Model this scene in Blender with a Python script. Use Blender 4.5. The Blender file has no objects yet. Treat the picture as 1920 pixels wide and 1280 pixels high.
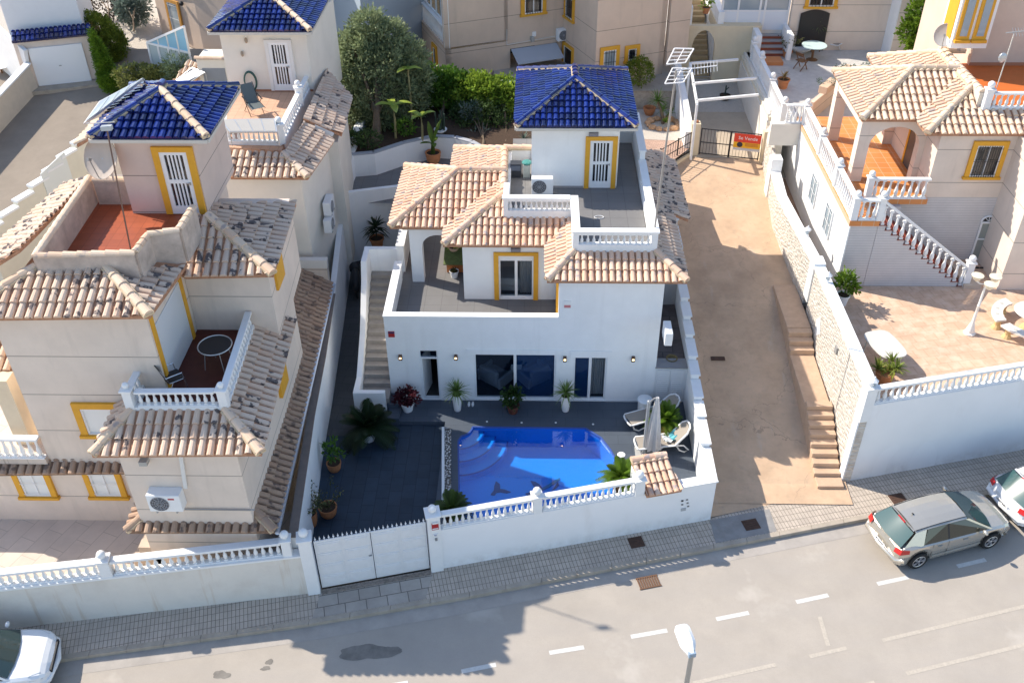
import bpy, bmesh, math, random
from math import pi, sin, cos, radians, sqrt, atan2
from mathutils import Vector, Matrix
from mathutils.geometry import tessellate_polygon
random.seed(7)
S = bpy.context.scene
COL = S.collection

# ------------------------------------------------------------------ camera
FPX, PITCH, YAW, ROLL = 1813.14, 0.64945426, -0.02761798, -0.00893991
CAM = Vector((5.136, -26.729, 23.0))
FW = Vector((sin(YAW)*cos(PITCH), cos(YAW)*cos(PITCH), -sin(PITCH)))
_r = Vector((cos(YAW), -sin(YAW), 0)); _u = _r.cross(FW)
RT = _r*cos(ROLL) + _u*sin(ROLL); UP = -_r*sin(ROLL) + _u*cos(ROLL)
cd = bpy.data.cameras.new('camera'); cam = bpy.data.objects.new('camera', cd); COL.objects.link(cam)
M3 = Matrix((RT, UP, -FW)).transposed()
cam.matrix_world = Matrix.Translation(CAM) @ M3.to_4x4()
cd.sensor_width = 36; cd.lens = FPX/1920*36; cd.clip_end = 1000; cd.clip_start = 0.5
S.camera = cam

# ------------------------------------------------------------------ light
SUNV = Vector((-1.01, 0.425, 1.0)).normalized()
w = bpy.data.worlds.new('World'); S.world = w; w.use_nodes = True
nt = w.node_tree; bg = nt.nodes['Background']
sky = nt.nodes.new('ShaderNodeTexSky'); sky.sky_type = 'NISHITA'; sky.sun_disc = False
sky.sun_elevation = math.asin(SUNV.z); sky.sun_rotation = atan2(SUNV.x, SUNV.y)
sky.air_density = 1.0; sky.dust_density = 0.6; sky.ozone_density = 1.0
nt.links.new(sky.outputs[0], bg.inputs[0]); bg.inputs[1].default_value = 0.15
sd = bpy.data.lights.new('sun', 'SUN'); sun = bpy.data.objects.new('sun', sd); COL.objects.link(sun)
sd.energy = 4.0; sd.angle = radians(0.5); sd.color = (1.0, 0.92, 0.80)
sun.rotation_euler = (-SUNV).to_track_quat('-Z', 'Y').to_euler()
S.view_settings.view_transform = 'Standard'; S.view_settings.look = 'None'
S.view_settings.gamma = 1; S.view_settings.exposure = 0.74

# ------------------------------------------------------------------ measuring: a pixel of the photograph to a point on a known plane
def ray(px, py): return FW + RT*((px-960)/FPX) - UP*((py-640)/FPX)
def P(px, py, z=0.0):
    d = ray(px, py); return CAM + d*((z-CAM.z)/d.z)
def PY(px, py, y):
    d = ray(px, py); return CAM + d*((y-CAM.y)/d.y)
def PX(px, py, x):
    d = ray(px, py); return CAM + d*((x-CAM.x)/d.x)
def PA(px, py):                       # on the alley slope
    d = ray(px, py); t = (-0.4+0.163*(CAM.y+3.7)-CAM.z)/(d.z-0.163*d.y); return CAM + d*t
def PW(px, py, a, b):                 # on the vertical plane through a and b
    d = ray(px, py); n = Vector((b[1]-a[1], -(b[0]-a[0]), 0)); t = (Vector((a[0], a[1], 0))-CAM).dot(n)/d.dot(n); return CAM + d*t

# ------------------------------------------------------------------ materials
MATS = {}
def mat(name, col=(.5,.5,.5), rough=.8, metal=0, spec=.4, noise=0.0, nscale=3.0, col2=None, bump=0, bscale=60, coat=0, trans=0, tv=0, emit=None):
    if name in MATS: return MATS[name]
    m = bpy.data.materials.new(name); m.use_nodes = True; MATS[name] = m
    n = m.node_tree; b = n.nodes['Principled BSDF']
    b.inputs['Roughness'].default_value = rough; b.inputs['Metallic'].default_value = metal
    b.inputs['Specular IOR Level'].default_value = spec
    b.inputs['Base Color'].default_value = (*col, 1)
    if coat: b.inputs['Coat Weight'].default_value = coat; b.inputs['Coat Roughness'].default_value = .08
    if trans: b.inputs['Transmission Weight'].default_value = trans
    if emit: b.inputs['Emission Color'].default_value = (*emit[0],1); b.inputs['Emission Strength'].default_value = emit[1]
    L = n.links
    geo = n.nodes.new('ShaderNodeNewGeometry')
    last = None
    if noise or col2:
        t = n.nodes.new('ShaderNodeTexNoise'); t.inputs['Scale'].default_value = nscale; t.inputs['Detail'].default_value = 6
        t.inputs['Roughness'].default_value = .65
        L.new(geo.outputs['Position'], t.inputs['Vector'])
        cr = n.nodes.new('ShaderNodeValToRGB'); cr.color_ramp.elements[0].position = .3; cr.color_ramp.elements[1].position = .72
        c2 = col2 or tuple(c*(1-noise) for c in col)
        c1 = col if col2 else tuple(min(1,c*(1+noise*.6)) for c in col)
        cr.color_ramp.elements[0].color = (*c2,1); cr.color_ramp.elements[1].color = (*c1,1)
        L.new(t.outputs['Fac'], cr.inputs[0]); last = cr.outputs[0]
    if tv:
        a = n.nodes.new('ShaderNodeAttribute'); a.attribute_name = 'tv'
        mr = n.nodes.new('ShaderNodeMapRange'); mr.inputs[3].default_value = 1-tv; mr.inputs[4].default_value = 1+tv
        L.new(a.outputs['Fac'], mr.inputs[0])
        mx = n.nodes.new('ShaderNodeMix'); mx.data_type = 'RGBA'; mx.blend_type = 'MULTIPLY'; mx.inputs[0].default_value = 1
        if last: L.new(last, mx.inputs[6])
        else: mx.inputs[6].default_value = (*col,1)
        cc = n.nodes.new('ShaderNodeCombineColor')
        for k in range(3): L.new(mr.outputs[0], cc.inputs[k])
        L.new(cc.outputs[0], mx.inputs[7]); last = mx.outputs[2]
    if last: L.new(last, b.inputs['Base Color'])
    if bump:
        t = n.nodes.new('ShaderNodeTexNoise'); t.inputs['Scale'].default_value = bscale; t.inputs['Detail'].default_value = 4
        L.new(geo.outputs['Position'], t.inputs['Vector'])
        bp = n.nodes.new('ShaderNodeBump'); bp.inputs['Strength'].default_value = bump; bp.inputs['Distance'].default_value = .02
        L.new(t.outputs['Fac'], bp.inputs['Height']); L.new(bp.outputs[0], b.inputs['Normal'])
    return m

def _col_of(m):
    b = m.node_tree.nodes['Principled BSDF']; i = b.inputs['Base Color']
    return (i.links[0].from_socket if i.is_linked else None), b
def overlay(m, facsock, col, blend='MIX', amt=1.0):
    """mix a colour over the base colour by a factor socket (wear, joints, stains)"""
    n = m.node_tree; src, b = _col_of(m)
    mx = n.nodes.new('ShaderNodeMix'); mx.data_type = 'RGBA'; mx.blend_type = blend
    if amt != 1.0:
        mm = n.nodes.new('ShaderNodeMath'); mm.operation = 'MULTIPLY'; mm.inputs[1].default_value = amt
        n.links.new(facsock, mm.inputs[0]); facsock = mm.outputs[0]
    n.links.new(facsock, mx.inputs[0])
    if src: n.links.new(src, mx.inputs[6])
    else: mx.inputs[6].default_value = b.inputs['Base Color'].default_value
    mx.inputs[7].default_value = (*col,1)
    n.links.new(mx.outputs[2], b.inputs['Base Color'])
def node(m, t, **k):
    x = m.node_tree.nodes.new(t)
    for a, v in k.items(): setattr(x, a, v)
    return x
def math_(m, op, a, b=None):
    x = node(m, 'ShaderNodeMath', operation=op)
    for i, v in enumerate((a, b)):
        if v is None: continue
        if hasattr(v, 'is_linked'): m.node_tree.links.new(v, x.inputs[i])
        else: x.inputs[i].default_value = v
    return x.outputs[0]
def pos(m, rot=0, scale=(1,1,1), loc=(0,0,0)):
    g = node(m, 'ShaderNodeNewGeometry'); mp = node(m, 'ShaderNodeMapping')
    mp.inputs['Rotation'].default_value = (0,0,rot); mp.inputs['Scale'].default_value = scale; mp.inputs['Location'].default_value = loc
    m.node_tree.links.new(g.outputs['Position'], mp.inputs[0]); return mp.outputs[0]
def noise_(m, vec, scale, lo, hi, detail=5, rough=.6, dist=0):
    t = node(m, 'ShaderNodeTexNoise'); t.inputs['Scale'].default_value = scale; t.inputs['Detail'].default_value = detail
    t.inputs['Roughness'].default_value = rough; t.inputs['Distortion'].default_value = dist
    m.node_tree.links.new(vec, t.inputs['Vector'])
    r = node(m, 'ShaderNodeMapRange'); r.inputs[1].default_value = lo; r.inputs[2].default_value = hi
    m.node_tree.links.new(t.outputs['Fac'], r.inputs[0]); return r.outputs[0]
def tiled(name, col, joint, sx, sy, rot=0, jw=.012, rough=.7, noise=.12, var=.10, offset=.0, bumpy=.3, spec=.4):
    """paving: brick texture in the ground plane"""
    m = mat(name, col, rough, noise=noise, nscale=1.3, spec=spec)
    v = pos(m, rot)
    br = node(m, 'ShaderNodeTexBrick', offset=offset, squash=1.0)
    br.inputs['Scale'].default_value = 1; br.inputs['Brick Width'].default_value = sx; br.inputs['Row Height'].default_value = sy
    br.inputs['Mortar Size'].default_value = jw; br.inputs['Mortar Smooth'].default_value = .1; br.inputs['Bias'].default_value = 0
    br.inputs['Color1'].default_value = (1-var,)*3+(1,); br.inputs['Color2'].default_value = (1+var,)*3+(1,); br.inputs['Mortar'].default_value = (1,1,1,1)
    m.node_tree.links.new(v, br.inputs['Vector'])
    n = m.node_tree; src, b = _col_of(m)
    mx = node(m, 'ShaderNodeMix', data_type='RGBA', blend_type='MULTIPLY'); mx.inputs[0].default_value = 1
    n.links.new(src, mx.inputs[6]); n.links.new(br.outputs['Color'], mx.inputs[7]); n.links.new(mx.outputs[2], b.inputs['Base Color'])
    overlay(m, br.outputs['Fac'], joint)
    if bumpy:
        bp = node(m, 'ShaderNodeBump', invert=True); bp.inputs['Strength'].default_value = bumpy; bp.inputs['Distance'].default_value = .01
        n.links.new(br.outputs['Fac'], bp.inputs['Height']); n.links.new(bp.outputs[0], b.inputs['Normal'])
    return m
def glassy(name, tint=(.02,.03,.04), rough=.03, transp=.0):
    """window glass: a clear reflective sheet, see-through by `transp`"""
    if name in MATS: return MATS[name]
    m = bpy.data.materials.new(name); m.use_nodes = True; MATS[name] = m
    n = m.node_tree; b = n.nodes['Principled BSDF']; b.inputs['Base Color'].default_value = (*tint,1)
    b.inputs['Roughness'].default_value = rough; b.inputs['Specular IOR Level'].default_value = .8
    if transp:
        tr = n.nodes.new('ShaderNodeBsdfTransparent'); tr.inputs[0].default_value = (.85,.93,.98,1)
        mx = n.nodes.new('ShaderNodeMixShader'); mx.inputs[0].default_value = transp
        n.links.new(b.outputs[0], mx.inputs[1]); n.links.new(tr.outputs[0], mx.inputs[2])
        n.links.new(mx.outputs[0], n.nodes['Material Output'].inputs[0])
    return m

# ------------------------------------------------------------------ objects
def props(o, label=None, cat=None, group=None, kind=None):
    if label: o['label'] = label
    if cat: o['category'] = cat
    if group: o['group'] = group
    if kind: o['kind'] = kind
    return o
WORLD = {}
def attach(o, parent):
    o.parent = parent
    if parent is not None and parent.name in WORLD: o.matrix_parent_inverse = WORLD[parent.name]
    return o
def thing(name, label, cat, loc=(0,0,0), rz=0, group=None, world=False):
    o = bpy.data.objects.new(name, None); COL.objects.link(o); o.empty_display_size = .3
    o.location = loc; o.rotation_euler = (0,0,rz)
    if world: WORLD[o.name] = (Matrix.Translation(Vector(loc)) @ Matrix.Rotation(rz,4,'Z')).inverted()   # parts are written in world space
    return props(o, label, cat, group)
def mesh_obj(name, me, m, parent=None):
    o = bpy.data.objects.new(name, me); COL.objects.link(o)
    for x in (m if isinstance(m, (list, tuple)) else [m]):
        if x: me.materials.append(x)
    if parent is not None: attach(o, parent)
    return o
def dup(root, loc=None, rz=None, label=None, scale=None):
    r = root.copy(); COL.objects.link(r)
    if loc is not None: r.location = loc
    if rz is not None: r.rotation_euler = (0,0,rz)
    if scale is not None: r.scale = (scale,)*3 if not hasattr(scale,'__len__') else scale
    if label: r['label'] = label
    for ch in list(root.children):
        c = ch.copy(); COL.objects.link(c); c.parent = r
        for g in list(ch.children):
            d = g.copy(); COL.objects.link(d); d.parent = c
    return r

class MB:
    """collects faces, builds ONE mesh"""
    def __init__(s): s.v=[]; s.f=[]; s.t=[]; s.mi=[]; s.cur=0; s.tv=.5
    def add(s, vs, fs, tv=None, mi=None):
        o = len(s.v); s.v += [tuple(x) for x in vs]
        for f in fs: s.f.append([i+o for i in f]); s.t.append(s.tv if tv is None else tv); s.mi.append(s.cur if mi is None else mi)
        return s
    def quad(s, a,b,c,d, tv=None, mi=None): return s.add([a,b,c,d], [(0,1,2,3)], tv, mi)
    def poly(s, pts, tv=None, mi=None): return s.add(pts, [tuple(range(len(pts)))], tv, mi)
    def box(s, x0,x1,y0,y1,z0,z1, tv=None, mi=None):
        return s.add([(x0,y0,z0),(x1,y0,z0),(x1,y1,z0),(x0,y1,z0),(x0,y0,z1),(x1,y0,z1),(x1,y1,z1),(x0,y1,z1)],
            [(3,2,1,0),(4,5,6,7),(0,1,5,4),(1,2,6,5),(2,3,7,6),(3,0,4,7)], tv, mi)
    def obox(s, c, ex, ey, ez, tv=None, mi=None):   # centre and three half-axis vectors
        c=Vector(c); ex=Vector(ex); ey=Vector(ey); ez=Vector(ez)
        vs=[c+ex*a+ey*b+ez*d for d in(-1,1) for (a,b) in((-1,-1),(1,-1),(1,1),(-1,1))]
        return s.add(vs, [(3,2,1,0),(4,5,6,7),(0,1,5,4),(1,2,6,5),(2,3,7,6),(3,0,4,7)], tv, mi)
    def bar(s, a, b, wd, h, up=(0,0,1), tv=None, mi=None):   # box beam from a to b
        a=Vector(a); b=Vector(b); d=(b-a); L=d.length; d=d/L if L else Vector((1,0,0)); up=Vector(up)
        sd=d.cross(up)
        if sd.length<1e-4: sd=d.cross(Vector((0,1,0)))
        sd.normalize(); u=sd.cross(d).normalized()
        return s.obox((a+b)/2, d*(L/2), sd*(wd/2), u*(h/2), tv, mi)
    def prism(s, pts, z0, z1, tv=None, mi=None):    # pts: (x,y) or (x,y,z) list (ccw), z0/z1 numbers or lists
        n=len(pts); a=z0 if hasattr(z0,'__len__') else [z0]*n; b=z1 if hasattr(z1,'__len__') else [z1]*n
        ar=sum(pts[i][0]*pts[(i+1)%n][1]-pts[(i+1)%n][0]*pts[i][1] for i in range(n))
        idx=list(range(n)) if ar>0 else list(range(n))[::-1]
        vs=[(pts[i][0],pts[i][1],a[i]) for i in idx]+[(pts[i][0],pts[i][1],b[i]) for i in idx]
        fs=[tuple(range(n))[::-1], tuple(range(n,2*n))]+[(i,(i+1)%n,n+(i+1)%n,n+i) for i in range(n)]
        return s.add(vs, fs, tv, mi)
    def tube(s, pts, r, n=8, tv=None, mi=None, cap=True):
        pts=[Vector(p) for p in pts]; rs=r if hasattr(r,'__len__') else [r]*len(pts); vs=[]; fs=[]
        for i,p in enumerate(pts):
            d=(pts[min(i+1,len(pts)-1)]-pts[max(i-1,0)]).normalized()
            a=d.cross(Vector((0,0,1)));
            if a.length<.05: a=d.cross(Vector((0,1,0)))
            a.normalize(); b=d.cross(a)
            vs+=[p+(a*cos(2*pi*k/n)+b*sin(2*pi*k/n))*rs[i] for k in range(n)]
        for i in range(len(pts)-1):
            for k in range(n): fs.append((i*n+k,i*n+(k+1)%n,(i+1)*n+(k+1)%n,(i+1)*n+k))
        if cap: fs+= [tuple(range(n)), tuple(range((len(pts)-1)*n,len(pts)*n))[::-1]]
        return s.add(vs, fs, tv, mi)
    def lathe(s, prof, c=(0,0,0), n=12, tv=None, mi=None, cap=True):
        c=Vector(c); vs=[]; fs=[]; k=len(prof)
        for (r,z) in prof: vs+=[c+Vector((r*cos(2*pi*i/n), r*sin(2*pi*i/n), z)) for i in range(n)]
        for j in range(k-1):
            for i in range(n): fs.append((j*n+i,j*n+(i+1)%n,(j+1)*n+(i+1)%n,(j+1)*n+i))
        if cap: fs+=[tuple(range(n))[::-1], tuple(range((k-1)*n,k*n))]
        return s.add(vs, fs, tv, mi)
    def ball(s, c, r, n=10, m=7, sq=(1,1,1), tv=None, mi=None):
        c=Vector(c); vs=[]; fs=[]
        for j in range(1,m):
            t=pi*j/m; vs+=[c+Vector((r*sq[0]*sin(t)*cos(2*pi*i/n), r*sq[1]*sin(t)*sin(2*pi*i/n), -r*sq[2]*cos(t))) for i in range(n)]
        vs+=[c+Vector((0,0,-r*sq[2])), c+Vector((0,0,r*sq[2]))]; b=len(vs)-2
        for j in range(m-2):
            for i in range(n): fs.append((j*n+i,j*n+(i+1)%n,(j+1)*n+(i+1)%n,(j+1)*n+i))
        for i in range(n): fs.append((b,(i+1)%n,i)); fs.append((b+1,(m-2)*n+i,(m-2)*n+(i+1)%n))
        return s.add(vs, fs, tv, mi)
    def build(s, name, m, parent=None, smooth=False, bevel=0):
        me=bpy.data.meshes.new(name); me.from_pydata(s.v, [], s.f)
        if any(s.mi): me.polygons.foreach_set('material_index', s.mi)
        at=me.attributes.new('tv','FLOAT','FACE'); at.data.foreach_set('value', s.t)
        if smooth: me.polygons.foreach_set('use_smooth',[True]*len(s.f))
        me.update()
        o=mesh_obj(name, me, m, parent)
        if smooth and smooth!=2:
            me.polygons.foreach_set('use_smooth',[True]*len(s.f))
            try: me.set_sharp_from_angle(angle=radians(40))
            except Exception: pass
        if bevel:
            b=o.modifiers.new('bevel','BEVEL'); b.width=bevel; b.segments=2; b.limit_method='ANGLE'
        return o

def poly_hole(outer, hole, z):
    """flat sheet with a hole"""
    o=[Vector((p[0],p[1],0)) for p in outer]; h=[Vector((p[0],p[1],0)) for p in hole]
    t=tessellate_polygon([o,h]); return [(p.x,p.y,z) for p in o+h], [tuple(x) for x in t]

def copy_mesh(o, name, parent, loc, rz=0, scale=(1,1,1)):
    c=bpy.data.objects.new(name, o.data); COL.objects.link(c); attach(c,parent)
    c.location=loc; c.rotation_euler=(0,0,rz); c.scale=scale; return c
# ------------------------------------------------------------------ the materials of the place
white = mat('white_plaster', (.85,.85,.84), .9, noise=.05, nscale=1.1, bump=.12, bscale=90, spec=.25)
overlay(white, noise_(white, pos(white, scale=(2.5,2.5,.22)), 1.0, .55,.80), (.60,.59,.57), amt=.28)
whitep = mat('white_paint', (.82,.82,.81), .6, noise=.04, nscale=3, spec=.35)
whitem = mat('white_metal', (.80,.80,.80), .35)
cream = mat('cream_plaster', (.70,.60,.47), .9, noise=.10, nscale=.9, bump=.15, bscale=70, spec=.2)
palew = mat('pale_plaster', (.76,.71,.63), .9, noise=.07, nscale=.9, bump=.15, bscale=70, spec=.2)
pinkw = mat('pink_beige_plaster', (.66,.52,.42), .9, noise=.10, nscale=.8, bump=.2, bscale=60, spec=.2)
def scored(name, col, period, z0=0, noise=.09):
    m = mat(name, col, .9, noise=noise, nscale=.8, bump=.18, bscale=60, spec=.2)
    g = node(m,'ShaderNodeNewGeometry'); sx = node(m,'ShaderNodeSeparateXYZ'); m.node_tree.links.new(g.outputs['Position'], sx.inputs[0])
    f = math_(m,'FRACT', math_(m,'DIVIDE', math_(m,'SUBTRACT', sx.outputs['Z'], z0), period))
    ln = math_(m,'LESS_THAN', f, .028/period)
    overlay(m, ln, tuple(c*.45 for c in col))
    st = noise_(m, pos(m, scale=(2.2,2.2,.35)), 1.0, .56, .80)
    overlay(m, st, tuple(c*.72 for c in col), amt=.6)
    return m
beige = scored('scored_beige_plaster', (.74,.63,.535), 1.35, .2)
tan = scored('scored_tan_plaster', (.66,.515,.40), 1.5, .6)
greywash = mat('whitewashed_block', (.60,.57,.56), .9, noise=.08, nscale=2)
v = pos(greywash)
_s = node(greywash,'ShaderNodeSeparateXYZ'); greywash.node_tree.links.new(v,_s.inputs[0])
overlay(greywash, math_(greywash,'LESS_THAN', math_(greywash,'FRACT', math_(greywash,'DIVIDE', _s.outputs['Z'], .11)), .16), (.44,.42,.42))
stained = mat('stained_white_wall', (.73,.69,.62), .9, noise=.06, nscale=1.2, bump=.15, bscale=80)
overlay(stained, noise_(stained, pos(stained, scale=(1.5,1.5,.12)), 1.3, .60,.76), (.50,.34,.19), amt=.75)
overlay(stained, noise_(stained, pos(stained), .8, .50,.75), (.55,.48,.41), amt=.55)
streetw = mat('street_wall_white', (.85,.85,.85), .85, noise=.03, nscale=.9, bump=.15, bscale=80)
overlay(streetw, noise_(streetw, pos(streetw, scale=(1.2,1.2,.3)), .9, .60,.80), (.60,.56,.52), amt=.35)
soffit = mat('weathered_render', (.44,.41,.37), .95, noise=.35, nscale=2.2, col2=(.26,.25,.22), bump=.2)
_g = node(streetw,'ShaderNodeNewGeometry'); _z = node(streetw,'ShaderNodeSeparateXYZ'); streetw.node_tree.links.new(_g.outputs['Position'], _z.inputs[0])
_mr = node(streetw,'ShaderNodeMapRange'); _mr.inputs[1].default_value=.15; _mr.inputs[2].default_value=-.42; streetw.node_tree.links.new(_z.outputs['Z'], _mr.inputs[0])
overlay(streetw, math_(streetw,'MULTIPLY', _mr.outputs[0], noise_(streetw, pos(streetw), 2.6, .40,.72, 6,.7)), (.50,.45,.40), amt=.55)
yellow = mat('ochre_paint', (.72,.36,.03), .65, noise=.08, nscale=4)
orange_sill = mat('ochre_sill', (.48,.25,.05), .7, noise=.15)
dark = mat('dark_void', (.012,.012,.014), .9)
iron = mat('dark_iron', (.03,.028,.03), .5)
grey_metal = mat('grey_metal', (.35,.36,.37), .4, metal=.6)
galv = mat('galvanised_steel', (.50,.51,.52), .4, metal=.7)
alum = mat('bluish_gutter', (.52,.58,.68), .35, metal=.5)
black = mat('black_plastic', (.02,.02,.022), .5)
rubber = mat('tyre_rubber', (.018,.018,.018), .8)
terracotta = mat('terracotta_pot', (.46,.19,.08), .8, noise=.2, nscale=9)
soil = mat('soil', (.07,.042,.026), .95, noise=.4, nscale=14, bump=.5, bscale=30)
wood = mat('brown_wood', (.20,.10,.045), .7, noise=.2, nscale=14)
glass = glassy('window_glass', (.010,.014,.02), .03)
glass_clear = glassy('clear_glass', (.004,.012,.03), .02, .62)
glass_blue = glassy('blue_reflection_glass', (.006,.035,.12), .02, .40)  # clear pane with the pool's blue reflection painted into its base colour
glass_pale = glassy('pale_glass', (.30,.36,.40), .08)
def barrel(name, c1, c2, c3, dark_c, dk_lo, dk_hi, stain, pick=.35):
    """barrel roof tile: each tile its own clay tone (tv), with weathered grey patches"""
    m = mat(name, c1, .85, spec=.25); n = m.node_tree; L = n.links; b = n.nodes['Principled BSDF']
    a = node(m,'ShaderNodeAttribute'); a.attribute_name = 'tv'
    cr = node(m,'ShaderNodeValToRGB'); e = cr.color_ramp.elements
    e[0].position = .0; e[0].color = (*c1,1); e[1].position = 1; e[1].color = (*c3,1)
    x = e.new(.5); x.color = (*c2,1)
    L.new(a.outputs['Fac'], cr.inputs[0]); L.new(cr.outputs[0], b.inputs['Base Color'])
    mm = math_(m,'FRACT', math_(m,'MULTIPLY', a.outputs['Fac'], 37.7))
    g1 = noise_(m, pos(m), 4.4, dk_lo, dk_hi, detail=3, rough=.5)
    f = math_(m,'MULTIPLY', g1, math_(m,'GREATER_THAN', mm, pick))
    overlay(m, f, dark_c, amt=stain)
    overlay(m, noise_(m, pos(m), 22, .52,.75), tuple(c*.72 for c in c2), amt=.55)
    bp = node(m,'ShaderNodeBump'); bp.inputs['Strength'].default_value=.25; bp.inputs['Distance'].default_value=.01
    t = node(m,'ShaderNodeTexNoise'); t.inputs['Scale'].default_value=60; L.new(pos(m), t.inputs['Vector'])
    L.new(t.outputs['Fac'], bp.inputs['Height']); L.new(bp.outputs[0], b.inputs['Normal'])
    return m
tile_fresh = barrel('peach_roof_tile', (.70,.48,.34), (.74,.54,.41), (.70,.42,.28), (.30,.29,.31), .55, .64, .8)
tile_old = barrel('lichen_roof_tile', (.62,.47,.36), (.66,.52,.41), (.62,.43,.31), (.06,.055,.065), .53, .58, .9, .62)
tile_brown = barrel('brown_roof_tile', (.38,.26,.19), (.44,.31,.22), (.40,.26,.18), (.09,.07,.065), .52, .64, .8)
tile_sand = barrel('sand_roof_tile', (.68,.52,.37), (.74,.58,.44), (.66,.46,.32), (.30,.26,.26), .56, .66, .75)
pan_clay = mat('tile_channel_clay', (.46,.24,.14), .9, noise=.35, nscale=9)
pan_dull = mat('tile_channel_dull', (.24,.15,.10), .9, noise=.4, nscale=9)
tile_blue = mat('blue_glazed_tile', (.004,.016,.135), .16, noise=.3, nscale=6, tv=.6, coat=.5, spec=.5)
tile_blue_pan = mat('blue_glazed_channel', (.003,.009,.07), .2, coat=.4)
mortar = mat('cream_mortar', (.62,.49,.33), .9, noise=.2, nscale=10)

asphalt = mat('sunbleached_asphalt', (.42,.37,.315), .95, noise=.12, nscale=.7, bump=.35, bscale=140, spec=.2)
overlay(asphalt, noise_(asphalt, pos(asphalt, -.245, (.35,1.6,1)), 1.0, .42,.75), (.39,.35,.31), amt=.6)
overlay(asphalt, noise_(asphalt, pos(asphalt), 45, .45,.7, 2), (.33,.305,.27), amt=.35)
overlay(asphalt, noise_(asphalt, pos(asphalt, loc=(3,1,0)), .33, .60,.72), (.54,.49,.43), amt=.7)
concrete = mat('alley_concrete', (.60,.42,.28), .95, noise=.14, nscale=.9, bump=.3, bscale=60, spec=.2)
overlay(concrete, noise_(concrete, pos(concrete), .55, .45,.68, 8,.7), (.38,.265,.175), amt=.6)
overlay(concrete, noise_(concrete, pos(concrete), 4.0, .52,.75, 8,.7), (.36,.28,.21), amt=.45)
overlay(concrete, noise_(concrete, pos(concrete, scale=(1.2,.25,1)), 1.4, .62,.74), (.56,.46,.36), amt=.6)
_vc = node(concrete,'ShaderNodeTexVoronoi', feature='DISTANCE_TO_EDGE'); _vc.inputs['Scale'].default_value=.26
_nz = node(concrete,'ShaderNodeTexNoise'); _nz.inputs['Scale'].default_value=1.6; _nz.inputs['Detail'].default_value=8
concrete.node_tree.links.new(pos(concrete), _nz.inputs['Vector'])
_vm = node(concrete,'ShaderNodeVectorMath', operation='MULTIPLY_ADD'); concrete.node_tree.links.new(_nz.outputs['Color'], _vm.inputs[0]); _vm.inputs[1].default_value=(1.2,1.2,0); concrete.node_tree.links.new(pos(concrete), _vm.inputs[2])
concrete.node_tree.links.new(_vm.outputs[0], _vc.inputs['Vector'])
overlay(concrete, math_(concrete,'LESS_THAN', _vc.outputs['Distance'], .0018), (.16,.125,.095), amt=.4)
greyroad = mat('grey_road', (.30,.25,.20), .95, noise=.12, nscale=.8, bump=.3, bscale=60)
overlay(greyroad, noise_(greyroad, pos(greyroad), 1.2, .45,.75, 8,.7), (.23,.19,.155), amt=.6)
kerbm = mat('kerb_concrete', (.42,.36,.29), .95, noise=.2, nscale=2.5, bump=.3)
gutterm = mat('gutter_concrete', (.40,.36,.32), .95, noise=.16, nscale=1.5, bump=.2)
pave = tiled('pavement_tile', (.52,.44,.36), (.13,.11,.09), .115, .24, -.245, .007, .9, .16, .07, .0, .5)
overlay(pave, noise_(pave, pos(pave), .9, .45,.75, 8,.7), (.36,.31,.26), amt=.5)
pave_big = tiled('vado_slab', (.42,.37,.32), (.15,.13,.11), .62, .42, -.245, .012, .9, .2, .07, .3, .5)
decktile = tiled('deck_tile', (.075,.092,.118), (.045,.056,.072), .9, .45, 0, .006, .6, .10, .04, .5, .15)
terrtile = tiled('terrace_tile', (.185,.18,.178), (.125,.122,.12), .6, .6, 0, .008, .65, .08, .03, .0, .15)
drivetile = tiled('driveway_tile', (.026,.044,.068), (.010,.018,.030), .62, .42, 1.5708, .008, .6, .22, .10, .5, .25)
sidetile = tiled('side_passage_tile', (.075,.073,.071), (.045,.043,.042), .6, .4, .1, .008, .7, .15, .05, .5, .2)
patio_o = tiled('ochre_patio_tile', (.62,.42,.29), (.47,.30,.20), .42, .42, -.2, .011, .7, .12, .05, .5, .2)
overlay(patio_o, noise_(patio_o, pos(patio_o), 2.6, .45,.72), (.74,.58,.45), amt=.6)
patio_b = tiled('pale_patio_tile', (.62,.52,.44), (.42,.35,.29), 1.1, .55, -1.2, .009, .8, .10, .03, .5, .15)
redtile = tiled('red_roof_terrace', (.36,.085,.033), (.24,.055,.02), .33, .33, 0, .008, .45, .15, .10, 0, .15)
orangetile = tiled('orange_porch_tile', (.66,.25,.075), (.62,.42,.27), .45, .45, 0, .012, .5, .10, .06, 0, .15)
salmon = tiled('salmon_terrace', (.60,.36,.235), (.45,.26,.17), .33, .33, 0, .010, .7, .10, .05, 0, .15)
oxblood = mat('oxblood_floor', (.09,.018,.012), .5, noise=.3, nscale=3)
stepm = mat('step_stone', (.33,.30,.27), .85, noise=.12, nscale=6)
steptan = mat('tan_step', (.55,.38,.26), .95, noise=.14, nscale=3, bump=.3)
darkstone = tiled('dark_slate_path', (.115,.10,.10), (.05,.045,.045), .75, .75, .05, .012, .85, .35, .12, .5, .3)
brickpave = tiled('pink_paver', (.50,.33,.25), (.33,.22,.17), .2, .1, .3, .012, .9, .2, .12, .5, .3)
gravel = mat('pale_gravel', (.56,.50,.43), .95, noise=.35, nscale=26, bump=.9, bscale=40)
pebbles = mat('white_pebbles', (.62,.60,.57), .9, bump=0)
_pv = node(pebbles,'ShaderNodeTexVoronoi'); _pv.inputs['Scale'].default_value=14; pebbles.node_tree.links.new(pos(pebbles), _pv.inputs['Vector'])
overlay(pebbles, math_(pebbles,'GREATER_THAN', _pv.outputs['Distance'], .42), (.12,.11,.10))
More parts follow.
